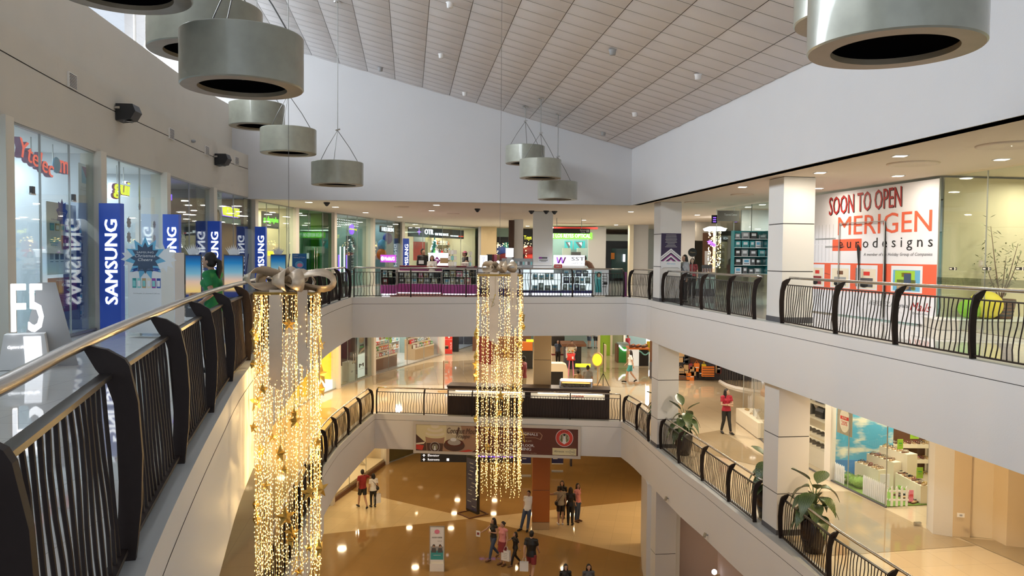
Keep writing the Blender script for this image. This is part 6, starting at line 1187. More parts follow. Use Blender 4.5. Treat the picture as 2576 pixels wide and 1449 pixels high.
# ------------------------------------------------------------------ middle storey, right side shops
S0, S1, S2, S3, S4, S5 = (10.6, 40), (9.75, 33.2), (9.32, 28.9), (9.80, 24.2), (10.28, 21.5), (10.55, 19.6)
T1 = Frame(S1, S2, Z2); T2 = Frame(S2, S3, Z2); T3 = Frame(S3, S4, Z2)
mb = MB(); mb.bx(0, T1.len, 5.0, 5.1, 0, H2, 'wall'); struct(mb.build('wall_shop', None, False, T1.o, T1.rz))
for f, n, jj in ((T1, 40, (0, .5, 1)), (T2, 41, (.5,)), (T3, 42, (.02, .35, .99))):
    mb = MB(); mb.bx(.05, f.len, .0, .012, .02, H2, 'glass_clear'); struct(mb.build('window_%d' % n, None, False, f.o, f.rz)); mb = MB()
    for j in jj: mb.bx(f.len*j-.008, f.len*j+.008, -.006, .02, 0, H2, 'frame')
    mb.bx(0, f.len, -.02, .03, 0, .035, 'darkgrey'); struct(mb.build('trim_%d' % n, None, False, f.o, f.rz))
mb = MB(); mb.bx(-.2, .12, -.06, .12, 0, H2, 'pilaster'); struct(mb.build('column_pilaster', None, False, T3.o, T3.rz))

mb = MB(); mb.bx(13.4, 13.5, 18, 34, 0, H2, 'shop_cream'); struct(mb.build('wall_shop', None, False, (0, 0, Z2)))
for x, y, sx, sy, p in ((11, 30.5, 2, 4, 90), (11.4, 26, 2, 3, 70), (11.4, 22.8, 2, 2, 120)): area('shop_lamp', (x, y, Z2+3.6), (x, y, Z2), sx, sy, p, (1, .92, .72))
def skymat():
    m = bpy.data.materials.new('sky_mural'); m.use_nodes = True; nt = m.node_tree; b = nt.nodes['Principled BSDF']; tc = nt.nodes.new('ShaderNodeTexCoord'); mp = nt.nodes.new('ShaderNodeMapping'); mp.inputs['Scale'].default_value = (1.2, 1, 3.2); n = nt.nodes.new('ShaderNodeTexNoise'); n.inputs['Scale'].default_value = 1.0; n.inputs['Detail'].default_value = 5
    cr = nt.nodes.new('ShaderNodeValToRGB'); cr.color_ramp.elements[0].position = .50; cr.color_ramp.elements[0].color = (.10, .42, .62, 1); cr.color_ramp.elements[1].position = .62; cr.color_ramp.elements[1].color = (.80, .78, .62, 1)
    nt.links.new(tc.outputs['Object'], mp.inputs[0]); nt.links.new(mp.outputs[0], n.inputs['Vector']); nt.links.new(n.outputs['Fac'], cr.inputs[0]); nt.links.new(cr.outputs[0], b.inputs['Base Color']); MATS['sky_mural'] = m
skymat()
# mural wall behind the window (perpendicular return plus back)
Mu = Frame((9.9, 24.75), (11.95, 24.7), Z2); sea = Mu.hit(2130, 1157)[1]; mur = Mu.hit(2246, 1150)[0]; mat('bluesea', (.03, .22, .55), .5); mb = MB(); mb.bx(0, mur, 0, .05, sea, H2, 'sky_mural'); mb.bx(0, mur, -.01, .05, .0, sea, 'bluesea')
tag(mb.build('sky_mural', None, False, Mu.o, Mu.rz), 'painted sky and sea mural wall in the shoe shop window', 'mural')
def d_20(mb, w, h): mb.disc(0, h*.5, w*.34, h*.42, 'cream', 1, 30); mb.rect(0, h*.58, w*.56, h*.12, 'red', 2); mb.text('JUNE', 0, h*.58, w*.3, h*.08, 'cream', 3, bold=.03); mb.text('20%', 0, h*.4, w*.4, h*.15, 'red', 2, bold=.02)
pcard(T3, 'sale_sign', 'square grey window sign with a round twenty percent mark before the sky mural', 'sign', 2106, 2144, 1022, 1094, .06, 'khaki', d_20)
mb = MB(); q = [P(2070, 1187, Z2), P(2230, 1272, Z2)]; q = [T3.w(.15, .08), T3.w(T3.len-.05, .08), T3.w(T3.len-.05, 2.6), T3.w(.15, 1.2)]; mb.prism([(p.x, p.y) for p in q], .004, .025, 'grass'); mat('grass', (.16, .28, .05), .9, bump=.6, bscale=50, noise=.2, nscale=20)
mat('grass', (.16, .28, .05), .9); o = mb.build('turf_mat', None, False, (0, 0, Z2)); tag(o, 'green artificial turf mat on the shoe shop window floor', 'mat')
def fence(f, u0, u1, v, n, label):
    root = thing('picket_fence', label, 'picket fence', f.w((u0+u1)/2, v, .03), f.rz); w = u1-u0
    for zz in (.14, .38): mb = MB(); mb.bx(-w/2, w/2, .012, .03, zz, zz+.05, 'white'); mb.build('rail', root)
    for k in range(n): x = -w/2+w*(k+.5)/n; mb = MB(); mb.plate([(-.03, 0), (.03, 0), (.03, .5), (0, .56), (-.03, .5)], (x, 0, 0), (1, 0, 0), (0, 0, 1), (0, 1, 0), .02, 'white'); mb.build('picket', root)
ua, _ = T3.hit(2098, 1200, .1); ub, _ = T3.hit(2124, 1215, .1); fence(T3, max(.12, ua), ub, .1, 6, 'short white picket fence piece before the blue sea mural')
ua, _ = T3.hit(2170, 1240, .1); ub, _ = T3.hit(2231, 1270, .1); fence(T3, ua, min(ub, T3.len-.06), .1, 13, 'longer white picket fence along the shoe shop window corner')
f5 = Frame(T3.w(T3.len-.03, .12), T3.w(T3.len-.03, .12)+Vector((.6, .02, 0)), Z2); fence(f5, 0, .55, .0, 4, 'short white picket return at the shoe shop entrance')
mat('bush', (.22, .38, .08), .9)
for i, (x, y, r) in enumerate(((2133, 1217, .17), (2146, 1222, .16), (2160, 1228, .2))):
    u, _ = T3.hit(x, y, .35); rr = random.Random(i); mb = MB(); mb.ell((0, 0, r*.8), (r, r, r*.8), 'bush', 14, 10)
    for k in range(170): a = rr.uniform(0, 6.28); b = rr.uniform(-.3, 1.5); d = Vector((math.cos(a)*math.cos(b), math.sin(a)*math.cos(b), math.sin(b))); c = d*r+Vector((0, 0, r*.8)); s = d.orthogonal().normalized()*.02; mb.add([c-s, c+s, c+d*.035], [(0, 1, 2)], 'bush')
    tag(mb.build('round_bush', None, False, T3.w(u, .35, .03)), ['artificial round bush nearest the short picket fence', 'middle artificial round bush in the shoe shop window', 'largest artificial round bush left of the long picket fence'][i], 'bush')
# stepped shoe display
mat('step_cream', (.78, .70, .55), .5)
SH = {}
def shoe(loc, rz, up_, sole, style, label, group, sc=1.0):
    key = (up_, sole, style)
    if key not in SH:
        mb = MB(); out = [(-.05, -.13), (.0, -.145), (.04, -.12), (.045, -.03), (.05, .06), (.035, .125), (.0, .14), (-.035, .12), (-.048, .05), (-.035, -.04)]
        hz = .05 if style == 2 else .02
        vs = [(a, b, 0 if b > -.02 or style != 2 else 0) for a, b in out]+[(a, b, .02+(hz*.8 if b < -.02 else 0)) for a, b in out]; n = len(out)
        mb.add(vs, [tuple(range(n))[::-1], tuple(range(n, 2*n))]+[(i, (i+1) % n, (i+1) % n+n, i+n) for i in range(n)], sole)
        if style == 0:   # sandal
            for b, r in ((.07, .05), (.0, .055), (-.09, .045)): mb.tube([(-.05, b, .02), (-.035, b+.01, .02+r), (.035, b+.01, .02+r), (.05, b, .02)], .009, up_, 5)
            mb.ell((0, .03, .075), (.02, .02, .012), sole, 8, 5)
        elif style == 1: # closed shoe
            mb.ell((0, .0, .035), (.046, .135, .045), up_, 12, 8, None, lambda v: Vector((v.x, v.y, max(v.z, -.3)*(1.25 if v.y < 0 else .8)))); mb.ell((0, -.05, .085), (.028, .06, .012), 'black', 10, 5)
        else:            # heeled pump
            mb.ell((0, .08, .035), (.042, .06, .032), up_, 12, 8); mb.ell((0, -.10, .09), (.038, .035, .035), up_, 10, 6); mb.tube([(-.04, .05, .04), (-.04, -.1, .09)], .008, up_, 5); mb.tube([(.04, .05, .04), (.04, -.1, .09)], .008, up_, 5)
        o = mb.build('shoe', None, True); SH[key] = o
    else: o = SH[key].copy(); COL.objects.link(o)
    o.location = loc; o.rotation_euler.z = rz; o.scale = (sc, sc, sc); tag(o, label, 'shoe', group)
def stepbox(f, x0, x1, yt, v, depth, zb, label, name='display_step', m='step_cream', zt=None):
    ua, z = f.hit(x0, yt, v); ub, z2 = f.hit(x1, yt, v); H = zt if zt else z; mb = MB(); mb.bx(0, ub-ua, 0, depth, zb, H, m); tag(mb.build(name, None, False, f.w(ua, v), f.rz), label, 'display plinth'); return ua, ub, H
FS = Frame(T3.w(.9, .9), T3.w(.9, .9)+Vector((1.0, -.55, 0)), Z2)
steps = []
rr = random.Random(20)
def blk(x, y, w, d, h, rz, label):
    mb = MB(); mb.bx(0, w, 0, d, 0, h, 'step_cream'); tag(mb.build('display_step', None, False, (x, y, Z2+.028), rz), label, 'display plinth'); c, s = math.cos(rz), math.sin(rz)
    return lambda u, v: Vector((x+u*c-v*s, y+u*s+v*c, Z2+.028+h))
rz = -1.30
g1 = blk(10.67, 24.41, 1.04, .27, .50, rz, 'lowest step of the cream shoe display before the sky mural'); g2 = blk(10.99, 24.32, 1.15, .27, .78, rz, 'middle step of the cream shoe display'); g3 = blk(11.32, 24.2, 1.15, .36, 1.05, rz, 'topmost step of the cream shoe display')
mats_s = [('brown', 'tan'), ('black', 'tan'), ('khaki', 'brown'), ('gold', 'tan'), ('maroon', 'brown')]
for gi, (g, n, nm, w) in enumerate(((g1, 5, 'lowest', 1.1), (g2, 5, 'middle', 1.25), (g3, 5, 'topmost', 1.35))):
    for k in range(n): 
        c = rr.choice(mats_s); p = g(.12+k*(.8)/(n-1), .14); shoe(p, rz+rr.uniform(-.3, .3)+.4, c[0], c[1], 0, 'strappy sandal on the '+nm+' step of the cream shoe display', 'sandals on the '+nm+' display step')
g4 = blk(11.32, 23.15, 1.35, .32, .5, -1.53, 'long low cream plinth running towards the shoe shop entrance')
for k in range(9): c = rr.choice(mats_s); shoe(g4(.09+k*.145, .16), -1.0+rr.uniform(-.3, .3), c[0], c[1], 1 if k < 4 else 0, 'flat shoe on the long low cream plinth', 'shoes on the long low plinth')
# rear shelves of the shoe shop
fr_ = FY(24.9, Z2); mb = MB(); ua, _ = fr_.hit(2246, 1150); ub = ua+1.25; mb.bx(ua, ub, .45, .5, 0, H2, 'brown'); tag(mb.build('rear_backing', None, False, fr_.o), 'brown rear panel behind the cream wall shelves of the shoe shop', 'panel')
for i, yy in enumerate((1197, 1156, 1118)):
    zz = fr_.hit(2290, yy)[1]; mb = MB(); mb.bx(ua, ub, 0, .45, zz-.12, zz, 'step_cream'); tag(mb.build('wall_shelf', None, False, fr_.o), ['lowest', 'middle', 'highest'][i]+' cream rear shelf in the shoe shop', 'shelf')
    for k in range(8): c = rr.choice(mats_s+[('sky', 'paper'), ('pink', 'tan')]); shoe(fr_.w(ua+.1+.145*k, .18, zz), .3, c[0], c[1], 0, 'sandal on the '+['lowest', 'middle', 'highest'][i]+' rear shelf of the shoe shop', 'sandals on the '+['lowest', 'middle', 'highest'][i]+' rear shelf')
for i, (x0, x1, y0, y1, Y, c, n, lb) in enumerate(((2258, 2272, 1105, 1130, 22.6, 'lime', '', 'green yellow price card on the upper shoe display'), (2306, 2322, 1176, 1203, 21.6, 'lime', '', 'green yellow price card on the long low plinth'), (2290, 2312, 1088, 1104, 23.0, 'lime', '', 'green yellow price card at the top rear shelf'), (2286, 2298, 1233, 1262, 21.8, 'pink', '499', 'pink price card with red numbers on the turf'), (2214, 2238, 1193, 1231, 22.3, 'paper', '', 'white card with a shoe picture standing by the long picket fence'))):
    u, z, w, h = FY(Y, Z2).box(x0, x1, y0, y1); mb = MB(); mb.bx(-w/2, w/2, 0, .012, 0, h, c)
    if n: mb.text(n, 0, h*.5, w*.8, h*.3, 'red', 1, bold=.03)
    elif c == 'paper': mb.art([(-w*.2, h*.35), (w*.05, h*.45), (w*.25, h*.75), (w*.1, h*.5)], 'brown', 1); mb.rect(w*.2, h*.2, w*.3, h*.03, 'pink', 1)
    else: mb.rect(0, h*.6, w*.6, h*.1, 'green', 1); mb.rect(0, h*.4, w*.5, h*.05, 'olive', 1)
    tag(mb.build('price_card', None, False, FY(Y, Z2).w(u, 0, z-h/2)), lb, 'card')
for k, (x, y) in enumerate(((2260, 1250), (2268, 1252), (2276, 1256), (2285, 1262), (2292, 1266), (2300, 1268))):
    q = P(x, y, Z2); shoe((q.x, q.y, Z2+.03), 1.2+.2*k, ['brown', 'black', 'tan'][k % 3], 'brown', 1, 'flat shoe lying on the green turf mat', 'flat shoes on the turf')
for k in range(3): q = P(2262+7*k, 1241+3*k, Z2); mb = MB(); mb.lathe([(.01, 0), (.04, 0), (.05, .09), (.01, .09)], (0, 0, 0), 'white', 10); mb.ell((0, 0, .14), (.07, .07, .065), 'bush', 10, 7); tag(mb.build('potted_topiary', None, True, (q.x, q.y, Z2+.03)), 'little round potted topiary among the shoes on the turf', 'potted plant', 'little topiaries on the turf')
# bag and shoe shelves between the near column and the pilaster
root = MB(); fb = Frame((10.0, 27.6), (10.35, 24.9), Z2)
for i, zz in enumerate((.6, 1.0, 1.5, 2.0, 2.5)):
    mb = MB(); mb.bx(0, fb.len, 0 if i > 1 else -.25+.12*i, .45, zz-.07 if i else 0, zz, 'step_cream'); tag(mb.build('bag_shelf', None, False, fb.o, fb.rz), ['lowest white block of the bag shelves', 'second cream shelf of the bag shelves', 'third cream shelf of the bag shelves', 'fourth cream shelf of the bag shelves', 'top cream shelf of the bag shelves'][i]+' between column and pilaster', 'shelf')
    if i < 2:
        for k in range(9): shoe(fb.w(.15+.28*k, .05, zz), fb.rz+2.9, 'black', 'black', 1, 'black shoe on the '+['lowest', 'second'][i]+' bag shop shelf between column and pilaster', 'black shoes on the '+['lowest', 'second'][i]+' shelf')
BG = {}
def bag(loc, rz, m, label, w=.34, h=.24, d=.14, group=None):
    root = thing('handbag', label, 'handbag', loc, rz, group); mb = MB()
    vs = [(-w/2, -d/2, 0), (w/2, -d/2, 0), (w/2, d/2, 0), (-w/2, d/2, 0), (-w*.52, -d*.5, h*.6), (w*.52, -d*.5, h*.6), (w*.52, d*.5, h*.6), (-w*.52, d*.5, h*.6), (-w*.44, -d*.16, h), (w*.44, -d*.16, h), (w*.44, d*.16, h), (-w*.44, d*.16, h)]
    mb.add(vs, [(3, 2, 1, 0), (8, 9, 10, 11)]+[(a+i, a+(i+1) % 4, a+4+(i+1) % 4, a+4+i) for a in (0, 4) for i in range(4)], m); mb.build('body', root)
    for s in (-1, 1): mb = MB(); mb.tube([(-w*.22, s*d*.18, h*.9), (-w*.2, s*d*.2, h*1.35), (0, s*d*.2, h*1.55), (w*.2, s*d*.2, h*1.35), (w*.22, s*d*.18, h*.9)], .009, m, 6); mb.build('handle', root, True)
for i, (k, zz) in enumerate(((0, 1.5), (1, 1.5), (2, 1.5), (0, 2.0), (1, 2.0), (2, 2.0))): bag(fb.w(.45+.85*k, .2, zz), fb.rz, 'black', 'black handbag on the '+['third', 'fourth'][zz > 1.7]+' shelf between the near column and the pilaster', .5, .34, .2, 'black handbags on the '+['third', 'fourth'][zz > 1.7]+' shelf')
# window display of bags left of the near column
g = None
def wblk(x0, y0, x1, y1, w, h, v, label):
    a, b = P(x0, y0, Z2), P(x1, y1, Z2); f = Frame((a.x, a.y), (b.x, b.y), Z2); mb = MB(); mb.bx(0, f.len, v, v+w, .02, h, 'step_cream'); mb.bx(0.01, f.len-.01, v+.02, v+w-.02, 0, .02, 'gap'); tag(mb.build('display_plinth', None, False, f.o, f.rz), label, 'display plinth'); return f
f6 = wblk(1842, 1062, 1896, 1104, .75, .6, .15, 'long low cream plinth with shoes and a bag left of the near column')
f7 = wblk(1882, 1048, 1930, 1082, .6, 1.0, .2, 'higher cream plinth with brown handbags in the window left of the near column')
for i, (u, c, w, h, z, f, v) in enumerate(((.6, 'caramel', .5, .3, 1.0, f7, .5), (1.5, 'caramel', .55, .45, 1.0, f7, .45), (2.2, 'khaki', .34, .26, .6, f6, .5))):
    mat('caramel', (.42, .15, .04), .45); bag(f.w(u, v, z), f.rz, c, ['low wide caramel brown handbag on the higher window plinth', 'tall caramel brown handbag with upright handles on the higher window plinth', 'small khaki handbag among the sandals on the low window plinth'][i], w, h, .2)
for k in range(8): shoe(f6.w(.5+.42*k, .45+.2*(k % 2), .6), f6.rz+1.8+.3*(k % 3), ['gold', 'brown', 'tan'][k % 3], 'tan', [0, 2][k % 2], 'sandal on the low cream plinth in the window left of the near column', 'sandals on the low window plinth')
mb = MB(); mb.bx(-.12, .12, 0, .02, 0, .28, 'paper'); tag(mb.build('price_card', None, False, f6.w(1.7, .5, .6), -.2), 'small white card on the low cream plinth by the khaki handbag', 'card')
# cream pillars and recesses at the right end
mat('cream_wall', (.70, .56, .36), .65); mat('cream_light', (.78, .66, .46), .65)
def vprism(pts, m, label, z1=H2, z0=0, nm='wall_recess'):
    mb = MB(); mb.prism(pts, z0, z1, m); o = mb.build(nm, None, False, (0, 0, Z2)); struct(o); return o
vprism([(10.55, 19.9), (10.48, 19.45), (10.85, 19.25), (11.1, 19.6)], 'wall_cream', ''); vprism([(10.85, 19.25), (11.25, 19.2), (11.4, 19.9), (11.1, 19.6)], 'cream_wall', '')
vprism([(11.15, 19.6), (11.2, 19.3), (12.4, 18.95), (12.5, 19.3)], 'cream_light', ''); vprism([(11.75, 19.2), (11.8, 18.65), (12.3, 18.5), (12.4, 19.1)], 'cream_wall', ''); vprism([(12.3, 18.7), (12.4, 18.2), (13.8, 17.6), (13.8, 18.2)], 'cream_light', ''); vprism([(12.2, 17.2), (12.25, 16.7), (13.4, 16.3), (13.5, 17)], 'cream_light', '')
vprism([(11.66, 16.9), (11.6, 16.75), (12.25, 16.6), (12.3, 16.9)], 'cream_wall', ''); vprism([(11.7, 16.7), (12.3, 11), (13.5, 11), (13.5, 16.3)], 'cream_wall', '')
mb = MB(); mb.add([(11.0, 19.2, .004), (11.62, 16.8, .004), (13.4, 16.4, .004), (13.4, 18.6, .004)], [(0, 1, 2, 3)], 'floor_mid'); struct(mb.build('floor', None, False, (0, 0, Z2)))
q = PY(2422, 1299, 18.9); mb = MB(); mb.bx(-.08, .08, 0, .012, -.05, .05, 'offwhite'); mb.bx(-.03, .03, -.006, 0, -.02, .02, 'grey'); tag(mb.build('wall_socket', None, False, (q.x, 18.98, q.z), -.28), 'small square socket on the cream wall at the lower right', 'socket')
mb = MB(); mb.bx(-.09, .09, -.03, .03, 0, .09, 'steel'); q = P(2308, 1322, Z2); tag(mb.build('door_pivot', None, False, (q.x, q.y, Z2), .1), 'steel floor pivot of the shoe shop glass door', 'door pivot'); mb = MB(); mb.bx(-.01, 1.0, 0, .012, .1, 3.5, 'glass_clear'); o = mb.build('door_1', None, False, (q.x-.05, q.y, Z2), -.9); struct(o)
# distant goods: dark stall, curved glass gallery, daylight window
q = P(1760, 958, Z2); f = FY(q.y+1, Z2); mb = MB(); mb.bx(-2.6, 3.0, 0, .1, 0, 3.6, 'brown'); mb.bx(-2.6, 3.0, -.6, 0, 0, .9, 'shop_dark'); tag(mb.build('goods_stall', None, False, (q.x, q.y+1, Z2)), 'dark market stall behind the farther white column with hanging bags', 'stall')
rr = random.Random(5)
for k in range(16):
    x = 1712+rr.random()*100; y = 882+rr.random()*58; c = rr.choice(['brown', 'black', 'tan', 'maroon', 'navy', 'yellow', 'orange', 'denim', 'khaki']); q2 = PY(x, y, q.y+.2); mb = MB(); w, h = rr.uniform(.2, .45), rr.uniform(.25, .6); mb.bx(-w/2, w/2, -.1, .1, -h, 0, c); mb.tube([(-w*.3, 0, 0), (0, 0, .16), (w*.3, 0, 0)], .012, c, 5); mb.rect(0, -h*.5, w*.7, .05, 'paper' if k % 3 == 0 else 'darkgrey', 1, -.1)
    tag(mb.build('hanging_bag', None, False, q2), 'bag hanging on the dark market stall behind the farther white column', 'bag', 'bags hanging on the dark stall')
q2 = PY(1781, 931, q.y-.2); mb = MB(); mb.bx(-.33, .33, -.1, .1, -.35, .2, 'orange'); [mb.rect(0, -.28+.13*k, .66, .05, 'brown', 1, -.1) for k in range(4)]; tag(mb.build('striped_bag', None, False, q2), 'large orange striped bag at the dark market stall', 'bag')
root = thing('curved_glass_rail', 'curved glass and steel rail beyond the woman in red', 'glass rail', (*ground(1870, 960, Z2), Z2)); o0 = Vector((*ground(1870, 960, Z2), 0)); pts = [Vector((*ground(x, y, Z2), 0))-o0 for x, y in ((1812, 960), (1830, 970), (1855, 978), (1885, 984), (1925, 989))]
for nm, zz, m in (('top_bar', 1.1, 'steel'), ('bottom_bar', .12, 'steel')): mb = MB(); mb.tube([p+Vector((0, 0, zz)) for p in pts], .03, m, 8); mb.build(nm, root)
mb = MB(); mb.tube([p+Vector((0, 0, .0)) for p in pts], .12, 'white', 6); mb.build('white_kerb', root)
for i in range(4):
    for s in range(4): p = pts[i].lerp(pts[i+1], s/4); mb = MB(); mb.tube([p+Vector((0, 0, .1)), p+Vector((0, 0, 1.1))], .012, 'darkgrey', 5); mb.build('baluster', root)
mb = MB(); mb.bx(-2.6, 3.2, 0, .1, .9, 3.2, 'daylit'); mat('daylit', (1, 1, 1), .5, emit=(.9, .96, 1), es=7.0); struct(mb.build('window_60', None, False, (11.8, 54, Z2))); MATS
# ------------------------------------------------------------------ ground storey
G0 = Frame((-9.6, 31), ground(835, 1270, Z1), Z1); Ga = Frame(ground(835, 1270, Z1), ground(972, 1168, Z1), Z1); Gb = Frame(ground(972, 1168, Z1), (-3.5, 52), Z1)
bay(G0, H2, 2.5, 'wall_cream', 'white', (50, WARM)); bay(Ga, H2, 2.2, 'cream_light', 'white', (150, (1, .8, .5)), (.3, .6), 'glass_clear'); bay(Gb, H2, 2, 'shop_dark', None, None, (.5,))
mb = MB(); mb.bx(.1, Ga.len-.15, .1, 1.9, .0, .35, 'cream_light'); mb.bx(.1, Ga.len-.1, .02, .1, 0, .2, 'brown'); tag(mb.build('window_platform', None, False, Ga.o, Ga.rz), 'long low lit platform in the ground floor show window', 'platform')
root = thing('mannequin', 'mannequin on the lit ground floor window platform of which legs and brown skirt show', 'mannequin', Ga.w(Ga.len*.80, .9, .35), Ga.rz)
mb = MB()
for s in (-1, 1): mb.tube([(s*.1, 0, .95), (s*.1, .02*s, .5), (s*.09, .06*s, .08)], [.085, .06, .035], 'cream', 10); mb.ell((s*.09, -.06+.06*s, .04), (.04, .12, .04), 'cream', 10, 6)
mb.tube([(0, 0, .9), (0, 0, 1.2), (0, 0, 1.5)], [(.16, .1), (.13, .09), (.19, .1)], 'cream', 12); mb.tube([(0, 0, 1.5), (0, 0, 1.62)], .05, 'cream', 8); mb.ell((0, 0, 1.72), (.08, .1, .12), 'cream', 10, 8); mb.build('body', root, True); mb = MB(); mb.tube([(0, 0, 1.1), (0, 0, .85), (.0, 0, .55)], [(.15, .12), (.2, .15), (.17, .14)], 'brown', 14); mb.build('skirt', root, True)
for k in range(6): mb = MB(); mb.bx(-.25, .25, 0, .3, 0, .04, 'tan'); mb.ell((0, .1, .1), (.2, .1, .05), 'brown', 8, 5); tag(mb.build('window_goods', None, False, Ga.w(.7+.55*k, .8, .35+.25*(k % 3))) if False else mb.build('folded_scarf', None, False, Ga.w(.7+.55*k, .8, .35), Ga.rz), 'folded brown goods on the lit ground floor window platform', 'folded goods', 'folded goods in the ground floor window')
# ground floor pier and recess on the right, globe wall lamp
mat('pinkish', (.55, .43, .40), .6); mb = MB(); mb.prism([(4.98, 28.6), (6.15, 28.35), (6.3, 30), (5.1, 30.2)], 0, 3.75, 'panel'); mb.prism([(6.15, 29.4), (9.5, 28.9), (9.5, 29.3), (6.2, 29.8)], 0, 3.75, 'pinkish'); mb.prism([(6.9, 26), (7.3, 12), (7.5, 12), (7.1, 26)], 0, 3.75, 'pinkish'); mb.prism([(5.1, 30.2), (5.5, 33), (5.7, 33), (5.3, 30.2)], 0, 3.75, 'panel')
mb.bx(5.6, 5.612, 28.4, 28.46, 0, 3.75, 'gap'); struct(mb.build('wall_pier', None, False, (0, 0, Z1)))
q = PY(1797, 1439, 25.6); root = thing('globe_lamp', 'small glowing globe wall lamp in the ground floor recess at the bottom right', 'lamp', (q.x, q.y, q.z)); mb = MB(); mb.ell((0, 0, 0), (.09, .09, .09), 'lit_white', 14, 10); mb.build('globe', root, True); mb = MB(); mb.tube([(0, 0, -.09), (0, .1, -.14), (.9, .2, -.14)], .015, 'gold', 6); mb.build('arm', root)
for i, (x, y) in enumerate(((1682, 1254), (1781, 1346))): pass
for i, (x, y, a, b) in enumerate(((1682, 1254, R2[2], R2[3]), (1781, 1346, R2[4], R2[5]))):
    f = Frame(a, b, Z2); u, z = f.hit(x, y, 0); q = f.w(u, 0, z); root = thing('wall_spotlight', ['small spotlight fixed on the right fascia below the first potted plant', 'small spotlight fixed on the right fascia nearer the camera'][i], 'spotlight', q); mb = MB(); mb.tube([(0.05, 0, 0), (-.08, 0, .0)], .02, 'grey', 6); mb.build('arm', root); mb = MB(); mb.tube([(-.12, -.03, -.05), (-.07, .02, .05)], .045, 'khaki', 8); mb.build('head', root)
# signs on the ground floor
q = P(1207, 1302, Z1); root = thing('digital_totem', 'tall black advertising totem on a square floor frame behind the farther light curtain', 'totem', (q.x-.35, q.y+.5, Z1), -.9)
mb = MB(); mb.bx(-.45, .45, -.07, .07, .1, 2.75, 'black'); mb.build('casing', root); mb = MB(); mb.rect(0, 1.4, .8, 2.4, 'dim_screen', 1, -.07); mat('dim_screen', (.02, .02, .03), .2, emit=(.12, .10, .14), es=.1)
for k in range(12): mb.rect(random.Random(k).uniform(-.25, .25), .4+k*.18, .3, .04, 'grey', 2, -.07)
mb.build('screen', root); mb = MB()
for a in ((-.5, .5, -.55, -.5), (-.5, .5, .5, .55), (-.5, -.45, -.5, .5), (.45, .5, -.5, .5)): mb.bx(a[0], a[1], a[2], a[3], 0, .05, 'brown')
mb.build('floor_frame', root)
a, b = P(1080, 1437, Z1), P(1118, 1437, Z1); w = b.x-a.x; root = thing('poster_stand', 'standing framed poster board with two people on the ground floor', 'poster stand', ((a.x+b.x)/2, a.y, Z1)); mb = MB()
mb.bx(-w/2, -w/2+.03, 0, .06, 0, 1.72, 'frame'); mb.bx(w/2-.03, w/2, 0, .06, 0, 1.72, 'frame'); mb.bx(-w/2, w/2, 0, .06, 1.70, 1.73, 'frame'); mb.build('frame', root); mb = MB(); mb.bx(-w/2+.03, w/2-.03, .005, .05, .38, 1.70, 'paper'); mb.rect(0, .70, w*.84, .50, 'teal', 1, .005); mb.rect(0, .88, w*.84, .16, 'grey', 2, .005)
for x in (-.12, .12): mb.disc(x, .98, .05, .06, 'hair', 3, 14, .005); mb.disc(x, .96, .03, .04, 'skin', 4, 14, .005); mb.art([(x-.1, .72), (x+.1, .72), (x+.07, .90), (x-.07, .90)], 'darkgrey', 3, .005)
mb.text('NOW OPEN', 0, 1.30, w*.66, .06, 'black', 1, 0, y0=.005, bold=.02); mb.disc(0, 1.52, .1, .09, 'pink', 1, 16, .005); mb.text('Anniversary', 0, 1.46, w*.5, .04, 'grey', 2, 0, y0=.005, shear=.3); mb.text('MAKE-UP', .1, 1.16, w*.3, .03, 'darkgrey', 1, 0, y0=.005); mb.text('ABREEZA', 0, .62, w*.5, .03, 'paper', 2, 0, y0=.005); mb.build('printed_board', root); mb = MB(); mb.bx(-w/2+.02, w/2-.02, -.02, .3, 0, .30, 'white'); mb.build('base_box', root)
f = FY(37.5, Z1); u, z, w, h = f.box(1058, 1300, 1136, 1163); root = thing('direction_sign', 'long black hanging direction sign with white arrows under the billboard', 'direction sign', f.w(u, 0, z-h/2)); mb = MB(); mb.bx(-w/2, w/2, 0, .12, 0, h+.35, 'black'); mb.build('sign_board', root); mb = MB()
for k, t in enumerate(('Restrooms', 'Elevator', 'Concierge')): mb.text(t, -w/2+.62, .12+.2*k, .55, .11, 'lit_soft', 1); mb.art([(-w/2+.08, .10+.2*k), (-w/2+.16, .18+.2*k), (-w/2+.24, .10+.2*k), (-w/2+.18, .12+.2*k), (-w/2+.18, .05+.2*k), (-w/2+.14, .05+.2*k), (-w/2+.14, .12+.2*k)], 'lit_soft', 1)
mb.text('Public Transport Terminal', w*.28, .28, w*.36, .12, 'lit_purple', 1); mb.rect(-w/2+1.3, .12, .12, .12, 'lit_soft', 1); mb.build('lettering', root); mb = MB()
for x in (-w*.4, 0, w*.4): mb.tube([(x, .06, h+.3), (x, .06, -6.65-Z1-z+h/2)], .02, 'frame', 6)
mb.build('hanging_rod', root)
for i, (x0, x1) in enumerate(((1312, 1336), (1388, 1417))):
    f = FY(43+i, Z1); u, z, w, h = f.box(x0, x1, 1140, 1168); root = thing('ground_screen', ['dark floor standing screen left of the orange column', 'dark floor standing screen right of the orange column'][i], 'screen', f.w(u, 0)); mb = MB(); mb.bx(-w/2, w/2, 0, .08, max(.05, z-h/2), z+h/2+.6, 'navy'); mb.rect(0, z-h/2+.03, w, .05, 'paper', 1); mb.rect(-w*.2, z, w*.4, .04, 'paper', 1); mb.build('panel', root); mb = MB(); mb.bx(-w/2, w/2, -.1, .2, 0, .05, 'grey'); mb.build('base', root)
